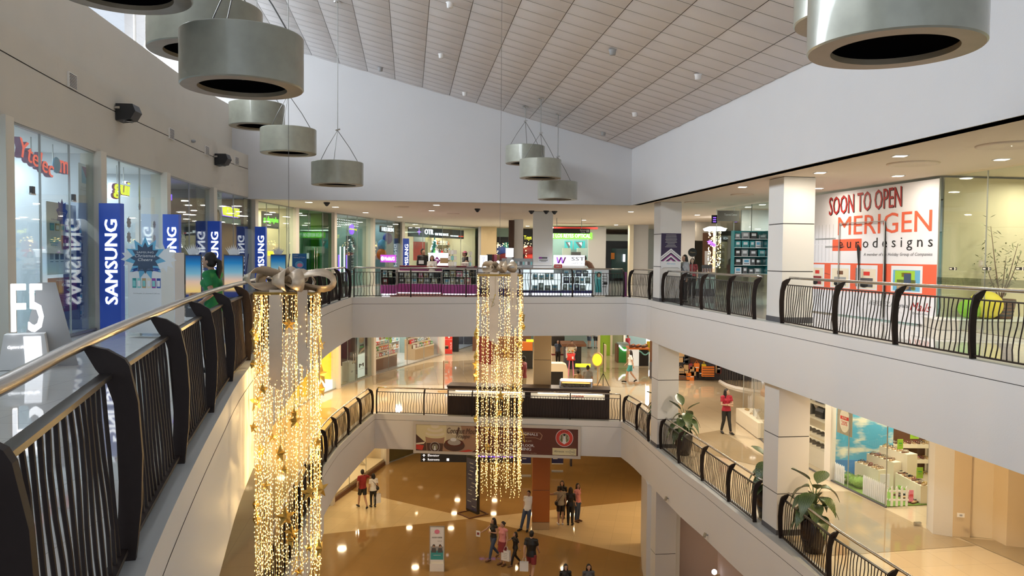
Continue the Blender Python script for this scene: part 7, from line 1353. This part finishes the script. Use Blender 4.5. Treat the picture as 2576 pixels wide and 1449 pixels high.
mb = MB(); q = P(1436, 1170, Z1); mb.bx(-.05, .05, -.3, .3, 0, 1.2, 'shop_dark'); tag(mb.build('narrow_board', None, False, (q.x, q.y, Z1)), 'narrow dark board standing right of the orange column beyond the screens', 'board')
mb = MB(); mb.bx(-9, 12, 56, 56.2, 0, H2, 'tan'); struct(mb.build('wall_back', None, False, (0, 0, Z1)))
# ------------------------------------------------------------------ potted plants with patterned leaves
def leafmat():
    m = bpy.data.materials.new('spotted_leaf'); m.use_nodes = True; nt = m.node_tree; b = nt.nodes['Principled BSDF']; b.inputs['Roughness'].default_value = .35; tc = nt.nodes.new('ShaderNodeTexCoord'); w = nt.nodes.new('ShaderNodeTexWave'); w.inputs['Scale'].default_value = 14; w.inputs['Distortion'].default_value = 5; w.inputs['Detail'].default_value = 3
    cr = nt.nodes.new('ShaderNodeValToRGB'); cr.color_ramp.elements[0].position = .72; cr.color_ramp.elements[0].color = (.018, .05, .016, 1); cr.color_ramp.elements[1].position = .95; cr.color_ramp.elements[1].color = (.26, .33, .12, 1)
    nt.links.new(tc.outputs['Object'], w.inputs['Vector']); nt.links.new(w.outputs['Fac'], cr.inputs[0]); nt.links.new(cr.outputs[0], b.inputs['Base Color']); MATS['leaf'] = m
leafmat(); mat('pot', (.03, .022, .02), .25, coat=.4)
def plant(x, y, label, seed, H=1.0, s=1.0):
    root = thing('potted_plant', label, 'potted plant', (x, y, Z2), seed*1.3, 'large potted plants of the middle storey'); rr = random.Random(seed)
    mb = MB(); mb.lathe([(.01, 0), (.22, 0), (.30, .35), (.31, .72), (.27, .80), (.24, .80), (.24, .72), (.01, .7)], (0, 0, 0), 'pot', 28); mb.build('pot', root, True)
    mb = MB(); n = 17; tops = []
    for k in range(n):
        a = k*2.4+rr.uniform(-.3, .3); hgt = .85+H*(k/n)*.75+rr.uniform(-.05, .05); mb.tube([(0, 0, .7), (math.cos(a)*.05, math.sin(a)*.05, hgt*.9), (math.cos(a)*.14, math.sin(a)*.14, hgt)], [.016, .011, .007], 'green_stem', 6); tops.append((a, hgt, k/n))
    mb.build('stem', root, True)
    for a, hgt, t in tops:
        ln = rr.uniform(.38, .52)*s; wd = ln*.30; rise = rr.uniform(.1, .5)+t*.5 if t > .8 else rr.uniform(-.4, .25); vs = []; K = 9; base = Vector((math.cos(a)*.13, math.sin(a)*.13, hgt)); d = Vector((math.cos(a), math.sin(a), 0)); sd = Vector((-math.sin(a), math.cos(a), 0))
        for j in range(K+1):
            q = j/K; c = base+d*(ln*q*(1-.25*q))+Vector((0, 0, ln*(rise*q-(.75 if t < .8 else .25)*q*q))); ww = wd*math.sin(PI*min(.98, q**.8+.02))
            vs += [c-sd*ww+Vector((0, 0, .02+ww*.2)), c, c+sd*ww+Vector((0, 0, .02+ww*.2))]
        fs = []
        for j in range(K): b = 3*j; fs += [(b, b+1, b+4, b+3), (b+1, b+2, b+5, b+4)]
        m2 = MB(); m2.add(vs, fs, 'leaf'); m2.build('leaf', root, True)
mat('green_stem', (.10, .17, .05), .5)
plant(5.98, 27.25, 'big spotted leaf plant in a dark pot right beside the farther white column', 1, 1.15, 1.25); plant(7.05, 18.2, 'largest nearest spotted leaf plant in a dark pot beside the near white column', 2, 1.1, 1.25)
plant(6.75, 20.6, 'spotted leaf plant half hidden behind the near white column', 3, 1.1, 1.2); plant(5.65, 29.9, 'spotted leaf plant half hidden behind the farther white column', 4, 1.1, 1.2)
# ------------------------------------------------------------------ people
BASE = dict(pelvis=(0, 0, .93), waist=(0, 0, 1.06), chest=(0, .01, 1.27), top=(0, .015, 1.39), neck=(0, .01, 1.45), head=(0, -.012, 1.585),
            shL=(.165, .015, 1.385), elL=(.215, .03, 1.11), wrL=(.215, -.03, .87), shR=(-.165, .015, 1.385), elR=(-.215, .03, 1.11), wrR=(-.215, -.03, .87),
            hipL=(.085, 0, .90), knL=(.09, -.015, .49), anL=(.09, .02, .08), toL=(.11, -.15, .03), hipR=(-.085, 0, .90), knR=(-.09, -.015, .49), anR=(-.09, .02, .08), toR=(-.11, -.15, .03))
WALK = dict(knL=(.09, -.16, .50), anL=(.09, -.24, .10), toL=(.10, -.41, .05), knR=(-.09, .04, .49), anR=(-.09, .30, .17), toR=(-.10, .22, .03), elL=(.21, .12, 1.12), wrL=(.20, .16, .90), elR=(-.21, -.05, 1.12), wrR=(-.2, -.22, .95))
CROSS = dict(elL=(.22, -.06, 1.13), wrL=(-.03, -.19, 1.14), elR=(-.22, -.06, 1.12), wrR=(.03, -.21, 1.10))
PHONE = dict(elL=(.2, -.06, 1.10), wrL=(.05, -.26, 1.18), elR=(-.2, -.06, 1.10), wrR=(-.05, -.26, 1.18))
def remeshed(mb, name, parent, vox, m, smooth=2, label=None):
    o = mb.build(name, None, True); r = o.modifiers.new('r', 'REMESH'); r.mode = 'VOXEL'; r.voxel_size = vox; s = o.modifiers.new('s', 'SMOOTH'); s.iterations = smooth; s.factor = .5
    dg = bpy.context.evaluated_depsgraph_get(); dg.update(); me = bpy.data.meshes.new_from_object(o.evaluated_get(dg)); me.name = name; old = o.data; o.modifiers.clear(); o.data = me; bpy.data.meshes.remove(old)
    me.materials.clear(); me.materials.append(MATS[m]); me.polygons.foreach_set('use_smooth', [True]*len(me.polygons))
    if parent: o.parent = parent
    if label: o['label'] = label
    return o
def oring(mb, rows, n=14):
    vs = []; K = len(rows)
    for i, (c, rx, ry) in enumerate(rows):
        a = Vector(rows[max(0, i-1)][0]); b = Vector(rows[min(K-1, i+1)][0]); t = (b-a).normalized(); ex = Vector((1, 0, 0)); ex = (ex-t*ex.dot(t)).normalized(); ey = t.cross(ex)
        vs += [Vector(c)+ex*math.cos(2*PI*k/n)*rx+ey*math.sin(2*PI*k/n)*ry for k in range(n)]
    mb.add(vs, [(i*n+k, i*n+(k+1) % n, (i+1)*n+(k+1) % n, (i+1)*n+k) for i in range(K-1) for k in range(n)]+[tuple(range(n))[::-1], tuple(range((K-1)*n, K*n))], 'skin')
def person(label, loc, yaw, H, pose=None, top=('grey', 1), bottom=('denim', 'pants'), hair='short', look=0.0, fem=False, shoes='black', vox=.010, group=None, hairm='hair', skin='skin', over=None, curl=.5):
    J = dict(BASE); 
    for p in (pose or {}, over or {}): J.update(p)
    k = H/1.70; J = {n: Vector(v)*k for n, v in J.items()}; w = .90 if fem else 1.0
    tw = dict(pelvis=(.160 if fem else .155, .115), waist=(.118 if fem else .135, .09), chest=(.145 if fem else .165, .115 if fem else .11), top=(.12*w, .075))
    mb = MB()
    def torso(mb, g, lo=0):
        r = [((J['pelvis']-(J['waist']-J['pelvis'])*.5), (tw['pelvis'][0]*.86+g)*k, (.095+g)*k), (J['pelvis'], (tw['pelvis'][0]+g)*k, (tw['pelvis'][1]+g)*k), (J['waist'], (tw['waist'][0]+g*1.2)*k, (tw['waist'][1]+g*1.2)*k), (J['chest'], (tw['chest'][0]+g)*k, (tw['chest'][1]+g)*k), (J['top'], (tw['top'][0]+g)*k, (tw['top'][1]+g)*k)]
        oring(mb, r[lo:])
        for s in 'LR': mb.ell(J['sh'+s], [(.058*w+g)*k]*3, 'skin', 10, 8); mb.tube([J['top'], J['sh'+s]], [(.065+g)*k, (.052+g)*k], 'skin', 10)
        if fem:
            for s in (-1, 1): mb.ell(J['chest']+Vector((s*.065, -.085, -.0))*k, [(.055+g*.6)*k]*3, 'skin', 10, 8)
    torso(mb, 0); mb.tube([J['top'], J['neck'], J['head']], [.055*k*w, .048*k*w, .045*k*w], 'skin', 12)
    for s in 'LR':
        mb.tube([J['sh'+s], J['sh'+s].lerp(J['el'+s], .5), J['el'+s]], [.05*k*w, .045*k*w, .036*k*w], 'skin', 10); mb.ell(J['el'+s], [.037*k*w]*3, 'skin', 8, 6); mb.tube([J['el'+s], J['el'+s].lerp(J['wr'+s], .35), J['wr'+s]], [.037*k*w, .037*k*w, .024*k*w], 'skin', 10)
        mb.tube([J['hip'+s], J['hip'+s].lerp(J['kn'+s], .5), J['kn'+s]], [.085*k, .07*k, .052*k], 'skin', 12); mb.ell(J['kn'+s], [.052*k]*3, 'skin', 10, 7); mb.tube([J['kn'+s], J['kn'+s].lerp(J['an'+s], .35), J['an'+s]], [.05*k, .052*k, .033*k], 'skin', 10)
        mb.tube([J['an'+s]-Vector((0, 0, .02*k)), J['an'+s].lerp(J['to'+s], .6), J['to'+s]], [.036*k, .036*k, .026*k], 'skin', 10)
        d = (J['wr'+s]-J['el'+s]).normalized(); sgn = 1 if s == 'L' else -1; n = Vector((-sgn, 0, 0)); n = n-d*n.dot(d)
        n = n.normalized() if n.length > .2 else d.orthogonal().normalized(); sd = d.cross(n).normalized()*-sgn; pc = J['wr'+s]+d*.045*k
        mb.tube([J['wr'+s], pc, pc+d*.04*k], [.024*k, .032*k, .030*k], 'skin', 8)
        for q, (o_, ln) in enumerate(((-.027, .062), (-.009, .072), (.009, .068), (.026, .054))):
            b = pc+d*.035*k+sd*o_*k; c1 = b+(d*(1-curl*.3)+n*curl*.5).normalized()*ln*.5*k; c2 = c1+(d*(1-curl)+n*curl).normalized()*ln*.5*k; mb.tube([b, c1, c2], [.0098*k, .009*k, .0078*k], 'skin', 6)
        b = J['wr'+s]+d*.03*k-sd*.024*k; mb.tube([b, b-sd*.024*k+d*.02*k+n*.012*k, b-sd*.03*k+d*.048*k+n*.022*k], [.012*k, .0105*k, .009*k], 'skin', 6)
    hm = Matrix.Rotation(look, 3, 'Z'); hc = J['head']
    def hf(v): z = v.z; return Vector((v.x*(1+.28*z if z < 0 else 1), v.y*(1+.12*z if z < 0 else 1)-.10*max(0, -z)*(1 if v.y < 0 else 0), z))
    mb.ell(hc, (.073*k, .092*k, .112*k), 'skin', 18, 14, hm, hf)
    def HP(x, y, z): return hc+hm @ Vector((x*k, y*k, z*k))
    mb.tube([HP(0, -.088, .03), HP(0, -.102, -.005), HP(0, -.11, -.022)], [.008*k, .011*k, .015*k], 'skin', 6); mb.ell(HP(0, -.082, -.088), (.022*k, .016*k, .018*k), 'skin', 8, 6)
    for s in (-1, 1): mb.ell(HP(s*.074, .005, -.012), (.010*k, .018*k, .03*k), 'skin', 8, 6)
    mb.tube([HP(-.02, -.093, -.05), HP(0, -.099, -.049), HP(.02, -.093, -.05)], .009*k, 'skin', 6)
    body = remeshed(mb, 'person', None, vox*k, skin, 2); body.location = loc; body.rotation_euler.z = yaw; tag(body, label, 'person', group)
    # eyes, brows and lips
    mb = MB()
    for s in (-1, 1): mb.ell(HP(s*.030, -.087, .012), (.012*k, .006*k, .006*k), 'paper', 8, 6); mb.ell(HP(s*.030, -.092, .012), (.006*k, .004*k, .006*k), 'black', 8, 6); mb.tube([HP(s*.045, -.083, .034), HP(s*.030, -.092, .040), HP(s*.014, -.093, .036)], .0035*k, 'hair', 5)
    mb.tube([HP(-.020, -.098, -.052), HP(0, -.106, -.051), HP(.020, -.098, -.052)], .0048*k, 'pink', 6); mb.build('face_features', body, True)
    # hair
    mb = MB(); 
    if hair != 'hijab':
        mb.ell(HP(0, .018, .030), (.083*k, .092*k, .100*k), 'hair', 16, 12, hm); 
        if hair == 'short': mb.ell(HP(0, .035, -.02), (.075*k, .07*k, .07*k), 'hair', 12, 8, hm)
        if hair == 'pony':
            mb.ell(HP(0, .03, -.02), (.078*k, .075*k, .08*k), 'hair', 12, 8, hm); mb.tube([HP(0, .10, .02), HP(0, .15, -.01), HP(0, .155, -.10), HP(0, .13, -.24), HP(0, .12, -.33)], [.022*k, .038*k, .042*k, .032*k, .012*k], 'hair', 10)
        if hair == 'bun': mb.ell(HP(0, .11, .03), (.045*k, .045*k, .045*k), 'hair', 10, 8, hm); mb.ell(HP(0, .035, -.02), (.075*k, .07*k, .07*k), 'hair', 12, 8, hm)
        if hair in ('long', 'bob'):
            ln = -.36 if hair == 'long' else -.15
            mb.tube([HP(0, .03, .04), HP(0, .055, -.08), HP(0, .085, ln)], [(.085*k, .085*k), (.085*k, .075*k), (.075*k, .045*k)], 'hair', 12)
            for s in (-1, 1): mb.tube([HP(s*.065, -.01, .05), HP(s*.083, .0, -.05), HP(s*.085, .02, -.14 if hair == 'bob' else -.26)], [.03*k, .026*k, .018*k], 'hair', 8)
        # clear the face
        o = remeshed(mb, 'hair', body, max(.008, vox)*k, hairm, 1)
        for v in o.data.vertices:
            q = hm.transposed() @ (v.co-hc)
            if q.y < -.030*k and q.z < .055*k: v.co = hc+hm @ Vector((q.x, min(q.y+.065*k, -.02*k) if abs(q.x) < .075*k else q.y+.03*k, q.z))
    else:
        mb.ell(HP(0, .02, .012), (.092*k, .100*k, .125*k), 'hair', 16, 12, hm); mb.tube([HP(0, .02, -.03), J['neck']+Vector((0, .01, -.0))*k, J['top']+Vector((0, 0, -.03))*k, J['chest']+Vector((0, 0, .02))*k], [(.088*k, .092*k), (.10*k, .1*k), (.17*k, .12*k), (.18*k, .14*k)], 'hair', 14)
        o = remeshed(mb, 'head_scarf', body, .010*k, hairm, 2)
        for v in o.data.vertices:
            q = hm.transposed() @ (v.co-hc)
            if q.y < -.045*k and abs(q.x) < .058*k and -.10*k < q.z < .07*k: v.co = hc+hm @ Vector((q.x, q.y+.055*k, q.z))
    # clothes
    tm, sl = top[0], top[1]; g = .016; mb = MB(); torso(mb, g, 1 if bottom[1] in ('pants', 'leggings', 'shorts', 'skirt') else 0)
    hem = top[2] if len(top) > 2 else 0.0
    if hem: oring(mb, [(J['pelvis']-Vector((0, 0, hem*k)), (tw['pelvis'][0]+g*1.7)*k, (.12+g)*k), (J['pelvis'], (tw['pelvis'][0]+g)*k, (tw['pelvis'][1]+g)*k), (J['waist'], (tw['waist'][0]+g*1.2)*k, (tw['waist'][1]+g*1.2)*k)])
    for s in 'LR':
        if sl >= 1: e = J['sh'+s].lerp(J['el'+s], .62 if sl == 1 else 1); mb.tube([J['sh'+s], e], [.062*k*w, (.060 if sl == 1 else .045)*k*w], 'skin', 10)
        if sl >= 2: mb.ell(J['el'+s], [.046*k*w]*3, 'skin', 8, 6); mb.tube([J['el'+s], J['el'+s].lerp(J['wr'+s], .95)], [.046*k*w, .034*k*w], 'skin', 10)
    remeshed(mb, 'shirt', body, .012*k, tm, 2)
    bm, bt = bottom; mb = MB()
    oring(mb, [(J['pelvis']-(J['waist']-J['pelvis'])*.55, (tw['pelvis'][0]*.9+.012)*k, .108*k), (J['pelvis'], (tw['pelvis'][0]+.012)*k, (tw['pelvis'][1]+.012)*k), (J['pelvis'].lerp(J['waist'], .7), (tw['waist'][0]+.018)*k, (tw['waist'][1]+.015)*k)])
    for s in 'LR':
        a = .012 if bt == 'leggings' else .022; e = {'shorts': .75}.get(bt, 1.0)
        if bt == 'skirt': e = 1.0
        kn = J['hip'+s].lerp(J['kn'+s], e); mb.tube([J['hip'+s], J['hip'+s].lerp(kn, .5), kn], [(.085+a)*k, (.072+a)*k, (.054+a*(1.6 if bt == 'shorts' else 1))*k], 'skin', 12)
        if bt in ('pants', 'leggings'): mb.ell(J['kn'+s], [(.053+a)*k]*3, 'skin', 10, 7); mb.tube([J['kn'+s], J['kn'+s].lerp(J['an'+s], .35), J['kn'+s].lerp(J['an'+s], .97)], [(.052+a)*k, (.05+a)*k, (.034+a)*k], 'skin', 10)
    if bt == 'skirt': oring(mb, [(J['knL'].lerp(J['knR'], .5)+Vector((0, 0, .06*k)), .2*k, .17*k), (J['pelvis'], (tw['pelvis'][0]+.015)*k, .13*k)])
    remeshed(mb, {'pants': 'trousers', 'leggings': 'leggings', 'shorts': 'shorts', 'skirt': 'skirt'}[bt], body, .012*k, bm, 2)
    for s in 'LR':
        mb = MB(); a, t = J['an'+s], J['to'+s]; d = (t-a); d.z = 0; d.normalize(); heel = a-d*.05*k; heel.z = a.z-.05*k
        mb.tube([heel+Vector((0, 0, .01)), a.lerp(t, .4)+Vector((0, 0, -.012*k)), t+d*.03*k], [.038*k, .047*k, .034*k], 'black', 10); zlo = min(v[2] for v in mb.v); fl = J['to'+s].z-.028*k
        mb.v = [(v[0], v[1], max(v[2], fl)) for v in mb.v]; o = mb.build('shoe', body, True); o.data.materials.clear(); o.data.materials.append(MATS[shoes])
    return body, J, k
def handpos(b, J, s): d = (J['wr'+s]-J['el'+s]).normalized(); return J['wr'+s]+d*.07
def held_bag(b, J, s, m, label, w=.34, h=.36, d=.12, txt=True, drop=.0, cat='shopping bag'):
    """paper bag hanging from a hand; stays a thing of its own"""
    p = Matrix.Rotation(b.rotation_euler.z, 3, 'Z') @ handpos(b, J, s)+Vector(b.location); root = thing('shopping_bag', label, cat, (p.x, p.y, p.z-h-.16-drop), b.rotation_euler.z+.2)
    mb = MB(); mb.add([(-w/2, -d/2, 0), (w/2, -d/2, 0), (w/2, d/2, 0), (-w/2, d/2, 0), (-w/2, -d/2, h), (w/2, -d/2, h), (w/2, d/2, h), (-w/2, d/2, h)], [(3, 2, 1, 0), (0, 1, 5, 4), (1, 2, 6, 5), (2, 3, 7, 6), (3, 0, 4, 7)], m)
    if txt:
        for k in range(4): mb.rect(0, h*(.25+.16*k), w*(.4+.1*(k % 2)), h*.035, 'grey', 1, -d/2)
    mb.build('body', root)
    for y in (-d*.4, d*.4): mb = MB(); mb.tube([(-w*.2, y, h), (-w*.15, y*.5, h+.12), (0, 0, h+.17), (w*.15, y*.5, h+.12), (w*.2, y, h)], .006, m, 5); mb.build('handle', root)
def shoulder_bag(b, J, k, m, label, side=1, strap=True):
    rm = Matrix.Rotation(b.rotation_euler.z, 3, 'Z'); c = J['pelvis']+Vector((side*.2, .03, .02))*k; root = thing('shoulder_bag', label, 'bag', Vector(b.location)+rm @ c, b.rotation_euler.z)
    mb = MB(); mb.ell((0, 0, 0), (.075, .16, .10), m, 14, 10, None, lambda v: Vector((v.x, max(-.85, min(.85, v.y)), max(-.8, min(.8, v.z))))); mb.build('body', root, True)
    sh = J['shR' if side > 0 else 'shL']; p1 = sh+Vector((0, 0, .055))*k-c; f = J['chest']+Vector((0, -.135, 0))*k-c; bk = J['chest']+Vector((0, .14, 0))*k-c
    if strap:
        mb = MB(); mb.tube([(0, -.1, .06), f, p1], .010, m, 6); mb.tube([(0, .1, .06), bk, p1], .010, m, 6); mb.build('strap', root, True)
# the woman in green at the left railing
b, J, k = person('woman in a green polo shirt with a ponytail leaning on the left railing', (-3.92, 10.45, 0), -PI/2-.12, 1.575, None, ('polo', 1, .06), ('denim', 'pants'), 'pony', look=0, fem=True, vox=.0075,
    over=dict(chest=(0, -.02, 1.27), top=(0, -.03, 1.39), neck=(0, -.035, 1.45), head=(0, -.07, 1.585), shL=(.165, -.02, 1.385), shR=(-.165, -.02, 1.385), elL=(.25, .10, 1.13), wrL=(.16, -.08, 1.02), elR=(-.24, -.12, 1.12), wrR=(-.14, -.30, 1.10))) if mat('polo', (.015, .24, .07), .7) else None
mb = MB(); K = 18; nb = J['neck']-Vector((0, 0, .015)); mb.tube([nb+Vector((math.cos(2*PI*i/K)*.062, math.sin(2*PI*i/K)*.062, .012*math.sin(2*PI*i/K))) for i in range(K+1)], .012, 'polo', 6); mb.build('collar', b, True)
def ph(x, ytop, Y, zf): # height of somebody whose head top is at this pixel
    q = PY(x, ytop, Y); return (q.x, q.y, zf), q.z-zf
l, H = ph(1064, 626, 35.2, 0); person('man in a black suit behind the purple accessory kiosk', l, .5, H, None, ('black', 2, .1), ('black', 'pants'), 'short', look=.4)
l, H = ph(1087, 643, 33.75, 0); b, J, k = person('woman with long hair in a white blouse looking at a phone behind the kiosk', l, 0, H, PHONE, ('white', 1), ('black', 'skirt'), 'long', fem=True)
l, H = ph(1170, 632, 35.5, 0); person('clerk in a black vest with a pink cap behind the purple kiosk', l, -1.0, H, None, ('black', 1), ('black', 'pants'), 'short', look=-.3)
mb = MB(); mb.lathe([(.095, 0), (.09, .05), (.05, .08), (.01, .09)], (0, 0, 0), 'pink', 16); mb.ell((0, -.1, .01), (.07, .08, .01), 'pink', 10, 6); tag(mb.build('cap', None, True, (l[0], l[1]-.02, H-.075), -1.3), 'pink cap on the head of the clerk behind the purple kiosk', 'cap')
l, H = ph(1172, 646, 34.35, 0); person('person in a white shirt bending behind the purple kiosk beside the capped clerk', l, 2.6, H, dict(chest=(0, -.06, 1.25), head=(0, -.12, 1.58)), ('white', 1), ('navy', 'pants'), 'short')
l, H = ph(1480, 642, 35.0, 0); person('man in a dark brown shirt leaning forward right of the white lit kiosk sign', (l[0]+.2, l[1], 0), -1.9, H*1.03, dict(waist=(0, -.02, 1.06), chest=(0, -.14, 1.24), top=(0, -.24, 1.33), neck=(0, -.30, 1.39), head=(0, -.38, 1.50), shL=(.165, -.23, 1.33), shR=(-.165, -.23, 1.33), elL=(.2, -.38, 1.12), wrL=(.1, -.5, 1.3), elR=(-.2, -.38, 1.12), wrR=(-.1, -.45, 1.1)), ('brown', 1), ('black', 'pants'), 'short')
l, H = ph(1723, 641, 28.2, 0); b, J, k = person('woman in a long grey top with bobbed hair behind the top right railing', l, -1.2, H, None, ('grey', 2, .12), ('black', 'leggings'), 'bob', fem=True)
shoulder_bag(b, J, k, 'black', 'black bag at the side of the woman in the long grey top', 1)
l, H = ph(1742, 650, 31.6, 0); person('woman in a patterned maroon blouse standing beneath the round dark sign', l, -.4, H, None, ('maroon', 1), ('black', 'pants'), 'long', fem=True)
# middle storey
q = P(1826, 1091, Z2); H = PY(1826, 978, q.y).z-Z2; person('woman in a red shirt with folded arms walking along the middle storey', q, .15, H, CROSS, ('redshirt', 1, .06), ('black', 'leggings'), 'long', look=.75, fem=True, over=dict(knL=(.10, -.06, .49), anL=(.14, -.12, .09), toL=(.17, -.28, .03), knR=(-.09, .02, .49), anR=(-.12, .14, .10), toR=(-.13, -.02, .03))) if mat('redshirt', (.36, .012, .03), .7) else None
q = P(1585, 962, Z2); H = PY(1580, 881, q.y).z-Z2; b, J, k = person('woman with long hair in white top and teal shorts striding on the middle storey', q, -1.75, H, WALK, ('white', 1), ('teal', 'shorts'), 'long', fem=True); shoulder_bag(b, J, k, 'brown', 'brown bag carried by the striding woman in teal shorts', -1)
for x, yt, lb, tm, hr, fm in ((1454, 930, 'woman with a hair bun and tan top standing behind the lit snack warmer', 'tan', 'bun', True), (1479, 919, 'man in a grey shirt standing with his back turned behind the lit snack warmer', 'grey', 'short', False)):
    q = PY(x, yt, 37.2 if fm else 36.9); person(lb, (q.x, q.y, Z2), PI-.3, q.z-Z2, None, (tm, 1), ('navy', 'pants'), hr, fem=fm, look=.5 if fm else 0)
q = PY(1317, 896, 37.2); person('man in a red vest standing left of the beige column on the middle storey', (q.x, q.y, Z2), -1.9, q.z-Z2, None, ('maroon', 1, .05), ('khaki', 'pants'), 'short')
for x, lb, bm, yw in ((1482, 'left one of two people whose legs show under the far edge of the top storey', 'denim', 2.4), (1499, 'right one of two people whose legs show under the far edge of the top storey', 'black', 3.0)):
    q = P(x, 876, Z2); person(lb, (q.x, q.y, Z2), yw, 1.62, None, ('grey', 1), (bm, 'shorts'), 'long', fem=True)
q = PY(1439, 857, 48.3); person('vendor with a striped top behind the dark flat topped kiosk', (q.x, q.y, Z2), .1, q.z-Z2, dict(elL=(.25, -.1, 1.15), wrL=(.12, -.3, 1.1)), ('cream', 1), ('black', 'pants'), 'short')
q = PY(1404, 856, 50); person('vendor at the left behind the cream snack counter', (q.x, q.y, Z2), 0, q.z-Z2, None, ('denim', 1), ('black', 'pants'), 'short')
q = PY(1580, 843, 54.5); person('vendor in a red shirt behind the green kiosk', (q.x, q.y, Z2), .6, q.z-Z2, None, ('redshirt', 1), ('black', 'pants'), 'short')
# ground storey
def gp(x, yf, yt): q = P(x, yf, Z1); return (q.x, q.y, Z1), PY(x, yt, q.y).z-Z1
l, H = gp(912, 1279, 1181); b, J, k = person('man in a red polo and dark shorts with his arm around a woman', l, -PI+.55, H, WALK, ('maroonpolo', 1, .05), ('black', 'shorts'), 'short', look=-.5, over=dict(elL=(.24, .05, 1.15), wrL=(.24, .0, .93), elR=(-.38, -.06, 1.30), wrR=(-.60, -.14, 1.30))) if mat('maroonpolo', (.30, .02, .02), .7) else None
l, H = gp(938, 1276, 1191); b, J, k = person('woman in a white top and black trousers beside the man in the red polo', (l[0]+.02, l[1], l[2]), -PI+.5, H, None, ('white', 1, .08), ('black', 'leggings'), 'bob', fem=True, over=dict(knL=(.09, -.08, .49), anL=(.09, -.05, .08), toL=(.1, -.2, .03)))
held_bag(b, J, 'R', 'paper', 'large white paper bag held by the woman next to the man in the red polo', .34, .44, .12); shoulder_bag(b, J, k, 'black', 'black shoulder bag of the woman with the large white paper bag', -1)
l, H = gp(1333, 1334, 1237); person('man in a white printed shirt leaning back on the orange column', (l[0]-.15, l[1]+.05, Z1), -.25, H, dict(pelvis=(.02, .05, .92), waist=(.04, .09, 1.05), chest=(.05, .14, 1.26), top=(.05, .18, 1.38), neck=(.05, .18, 1.44), head=(.05, .15, 1.575), shL=(.215, .18, 1.375), shR=(-.115, .18, 1.375), elL=(.25, .2, 1.10), wrL=(.20, .07, .90), elR=(-.16, .22, 1.10), wrR=(-.13, .08, .90), hipL=(.105, .05, .89), hipR=(-.065, .05, .89), knL=(.11, -.06, .50), anL=(.08, -.14, .09), toL=(.08, -.3, .03), knR=(-.14, -.08, .50), anR=(-.22, -.12, .09), toR=(-.32, -.27, .03)), ('white', 1, .06), ('denim', 'pants'), 'short', look=-.2)
l, H = gp(1410, 1320, 1222); b, J, k = person('person in a khaki shirt and black shorts reaching out to the orange column', l, PI+.1, H, None, ('khaki', 1, .06), ('black', 'shorts'), 'short', shoes='white', over=dict(elL=(.40, -.02, 1.33), wrL=(.62, -.1, 1.36))); shoulder_bag(b, J, k, 'black', 'black crossbody bag of the person in the khaki shirt', 1)
l, H = gp(1420, 1308, 1215); person('person with dark hair standing at the back of the group right of the orange column', (l[0]-.1, l[1]+.35, Z1), -.2, H, None, ('black', 1), ('black', 'pants'), 'bob', fem=True)
l, H = gp(1434, 1319, 1224); person('person all in black in the middle of the group right of the orange column', (l[0], l[1]-.1, Z1), 2.9, H, PHONE, ('black', 2, .06), ('black', 'pants'), 'bob', fem=True)
l, H = gp(1452, 1312, 1216); person('woman in a pink shirt with long dark hair at the right of the group', l, .9, H, None, ('pinkshirt', 1, .06), ('denim', 'pants'), 'long', look=-.5, fem=True, shoes='brown') if mat('pinkshirt', (.70, .28, .28), .7) else None
l, H = gp(1241, 1408, 1303); b, J, k = person('woman in a black top and ripped jeans holding out a leaflet', l, -.95, H, WALK, ('black', 0), ('denim', 'leggings'), 'long', look=-.2, fem=True, shoes='brown', over=dict(elR=(-.26, -.16, 1.20), wrR=(-.30, -.42, 1.10), elL=(.2, .02, 1.13), wrL=(.12, -.18, 1.18)))
p = Matrix.Rotation(-.95, 3, 'Z') @ (J['wrR']+Vector((0, -.12, -.02)))+Vector(l); mb = MB(); mb.bx(-.09, .09, -.002, .002, -.12, .12, 'paper'); mb.rect(0, 0, .1, .1, 'maroon', 1); tag(mb.build('leaflet', None, False, p, -.4), 'white leaflet held out by the woman in the black top', 'leaflet')
l, H = gp(1264, 1421, 1312); b, J, k = person('woman in a pale top and long dark red skirt walking with a white tote', l, -.7, H, None, ('pinkshirt', 0), ('maroon', 'skirt'), 'bun', look=-.2, fem=True, shoes='brown'); held_bag(b, J, 'L', 'paper', 'white tote bag carried by the woman in the dark red skirt', .36, .40, .12)
l, H = gp(1296, 1424, 1338); person('girl in black printed clothes with shoulder length hair reaching forward', l, -1.2, H, WALK, ('black', 1, .06), ('black', 'leggings'), 'bob', fem=True, shoes='brown', over=dict(elR=(-.24, -.2, 1.25), wrR=(-.22, -.42, 1.20)))
l = P(1336, 1462, Z1); H = PY(1338, 1335, l.y).z-Z1; b, J, k = person('boy in a black shirt and dark red shorts seen from behind carrying a white bag', (l.x, l.y, Z1), PI-.3, H, WALK, ('black', 1, .08), ('maroon', 'shorts'), 'short'); held_bag(b, J, 'L', 'paper', 'white shopping bag carried by the boy in the black shirt', .32, .34, .12)
for x, hm_, tm, hr, lb in ((1423, 'black', 'black', 'hijab', 'woman with a black headscarf of whom the head shows at the bottom edge'), (1481, 'hair', 'darkgrey', 'bob', 'woman with dark bobbed hair of whom the head shows at the bottom edge')):
    q = PY(x, 1419, 26.6); person(lb, (q.x, q.y, Z1), .1, q.z-Z1, None, (tm, 2), ('black', 'pants'), hr, fem=True, hairm=hm_)
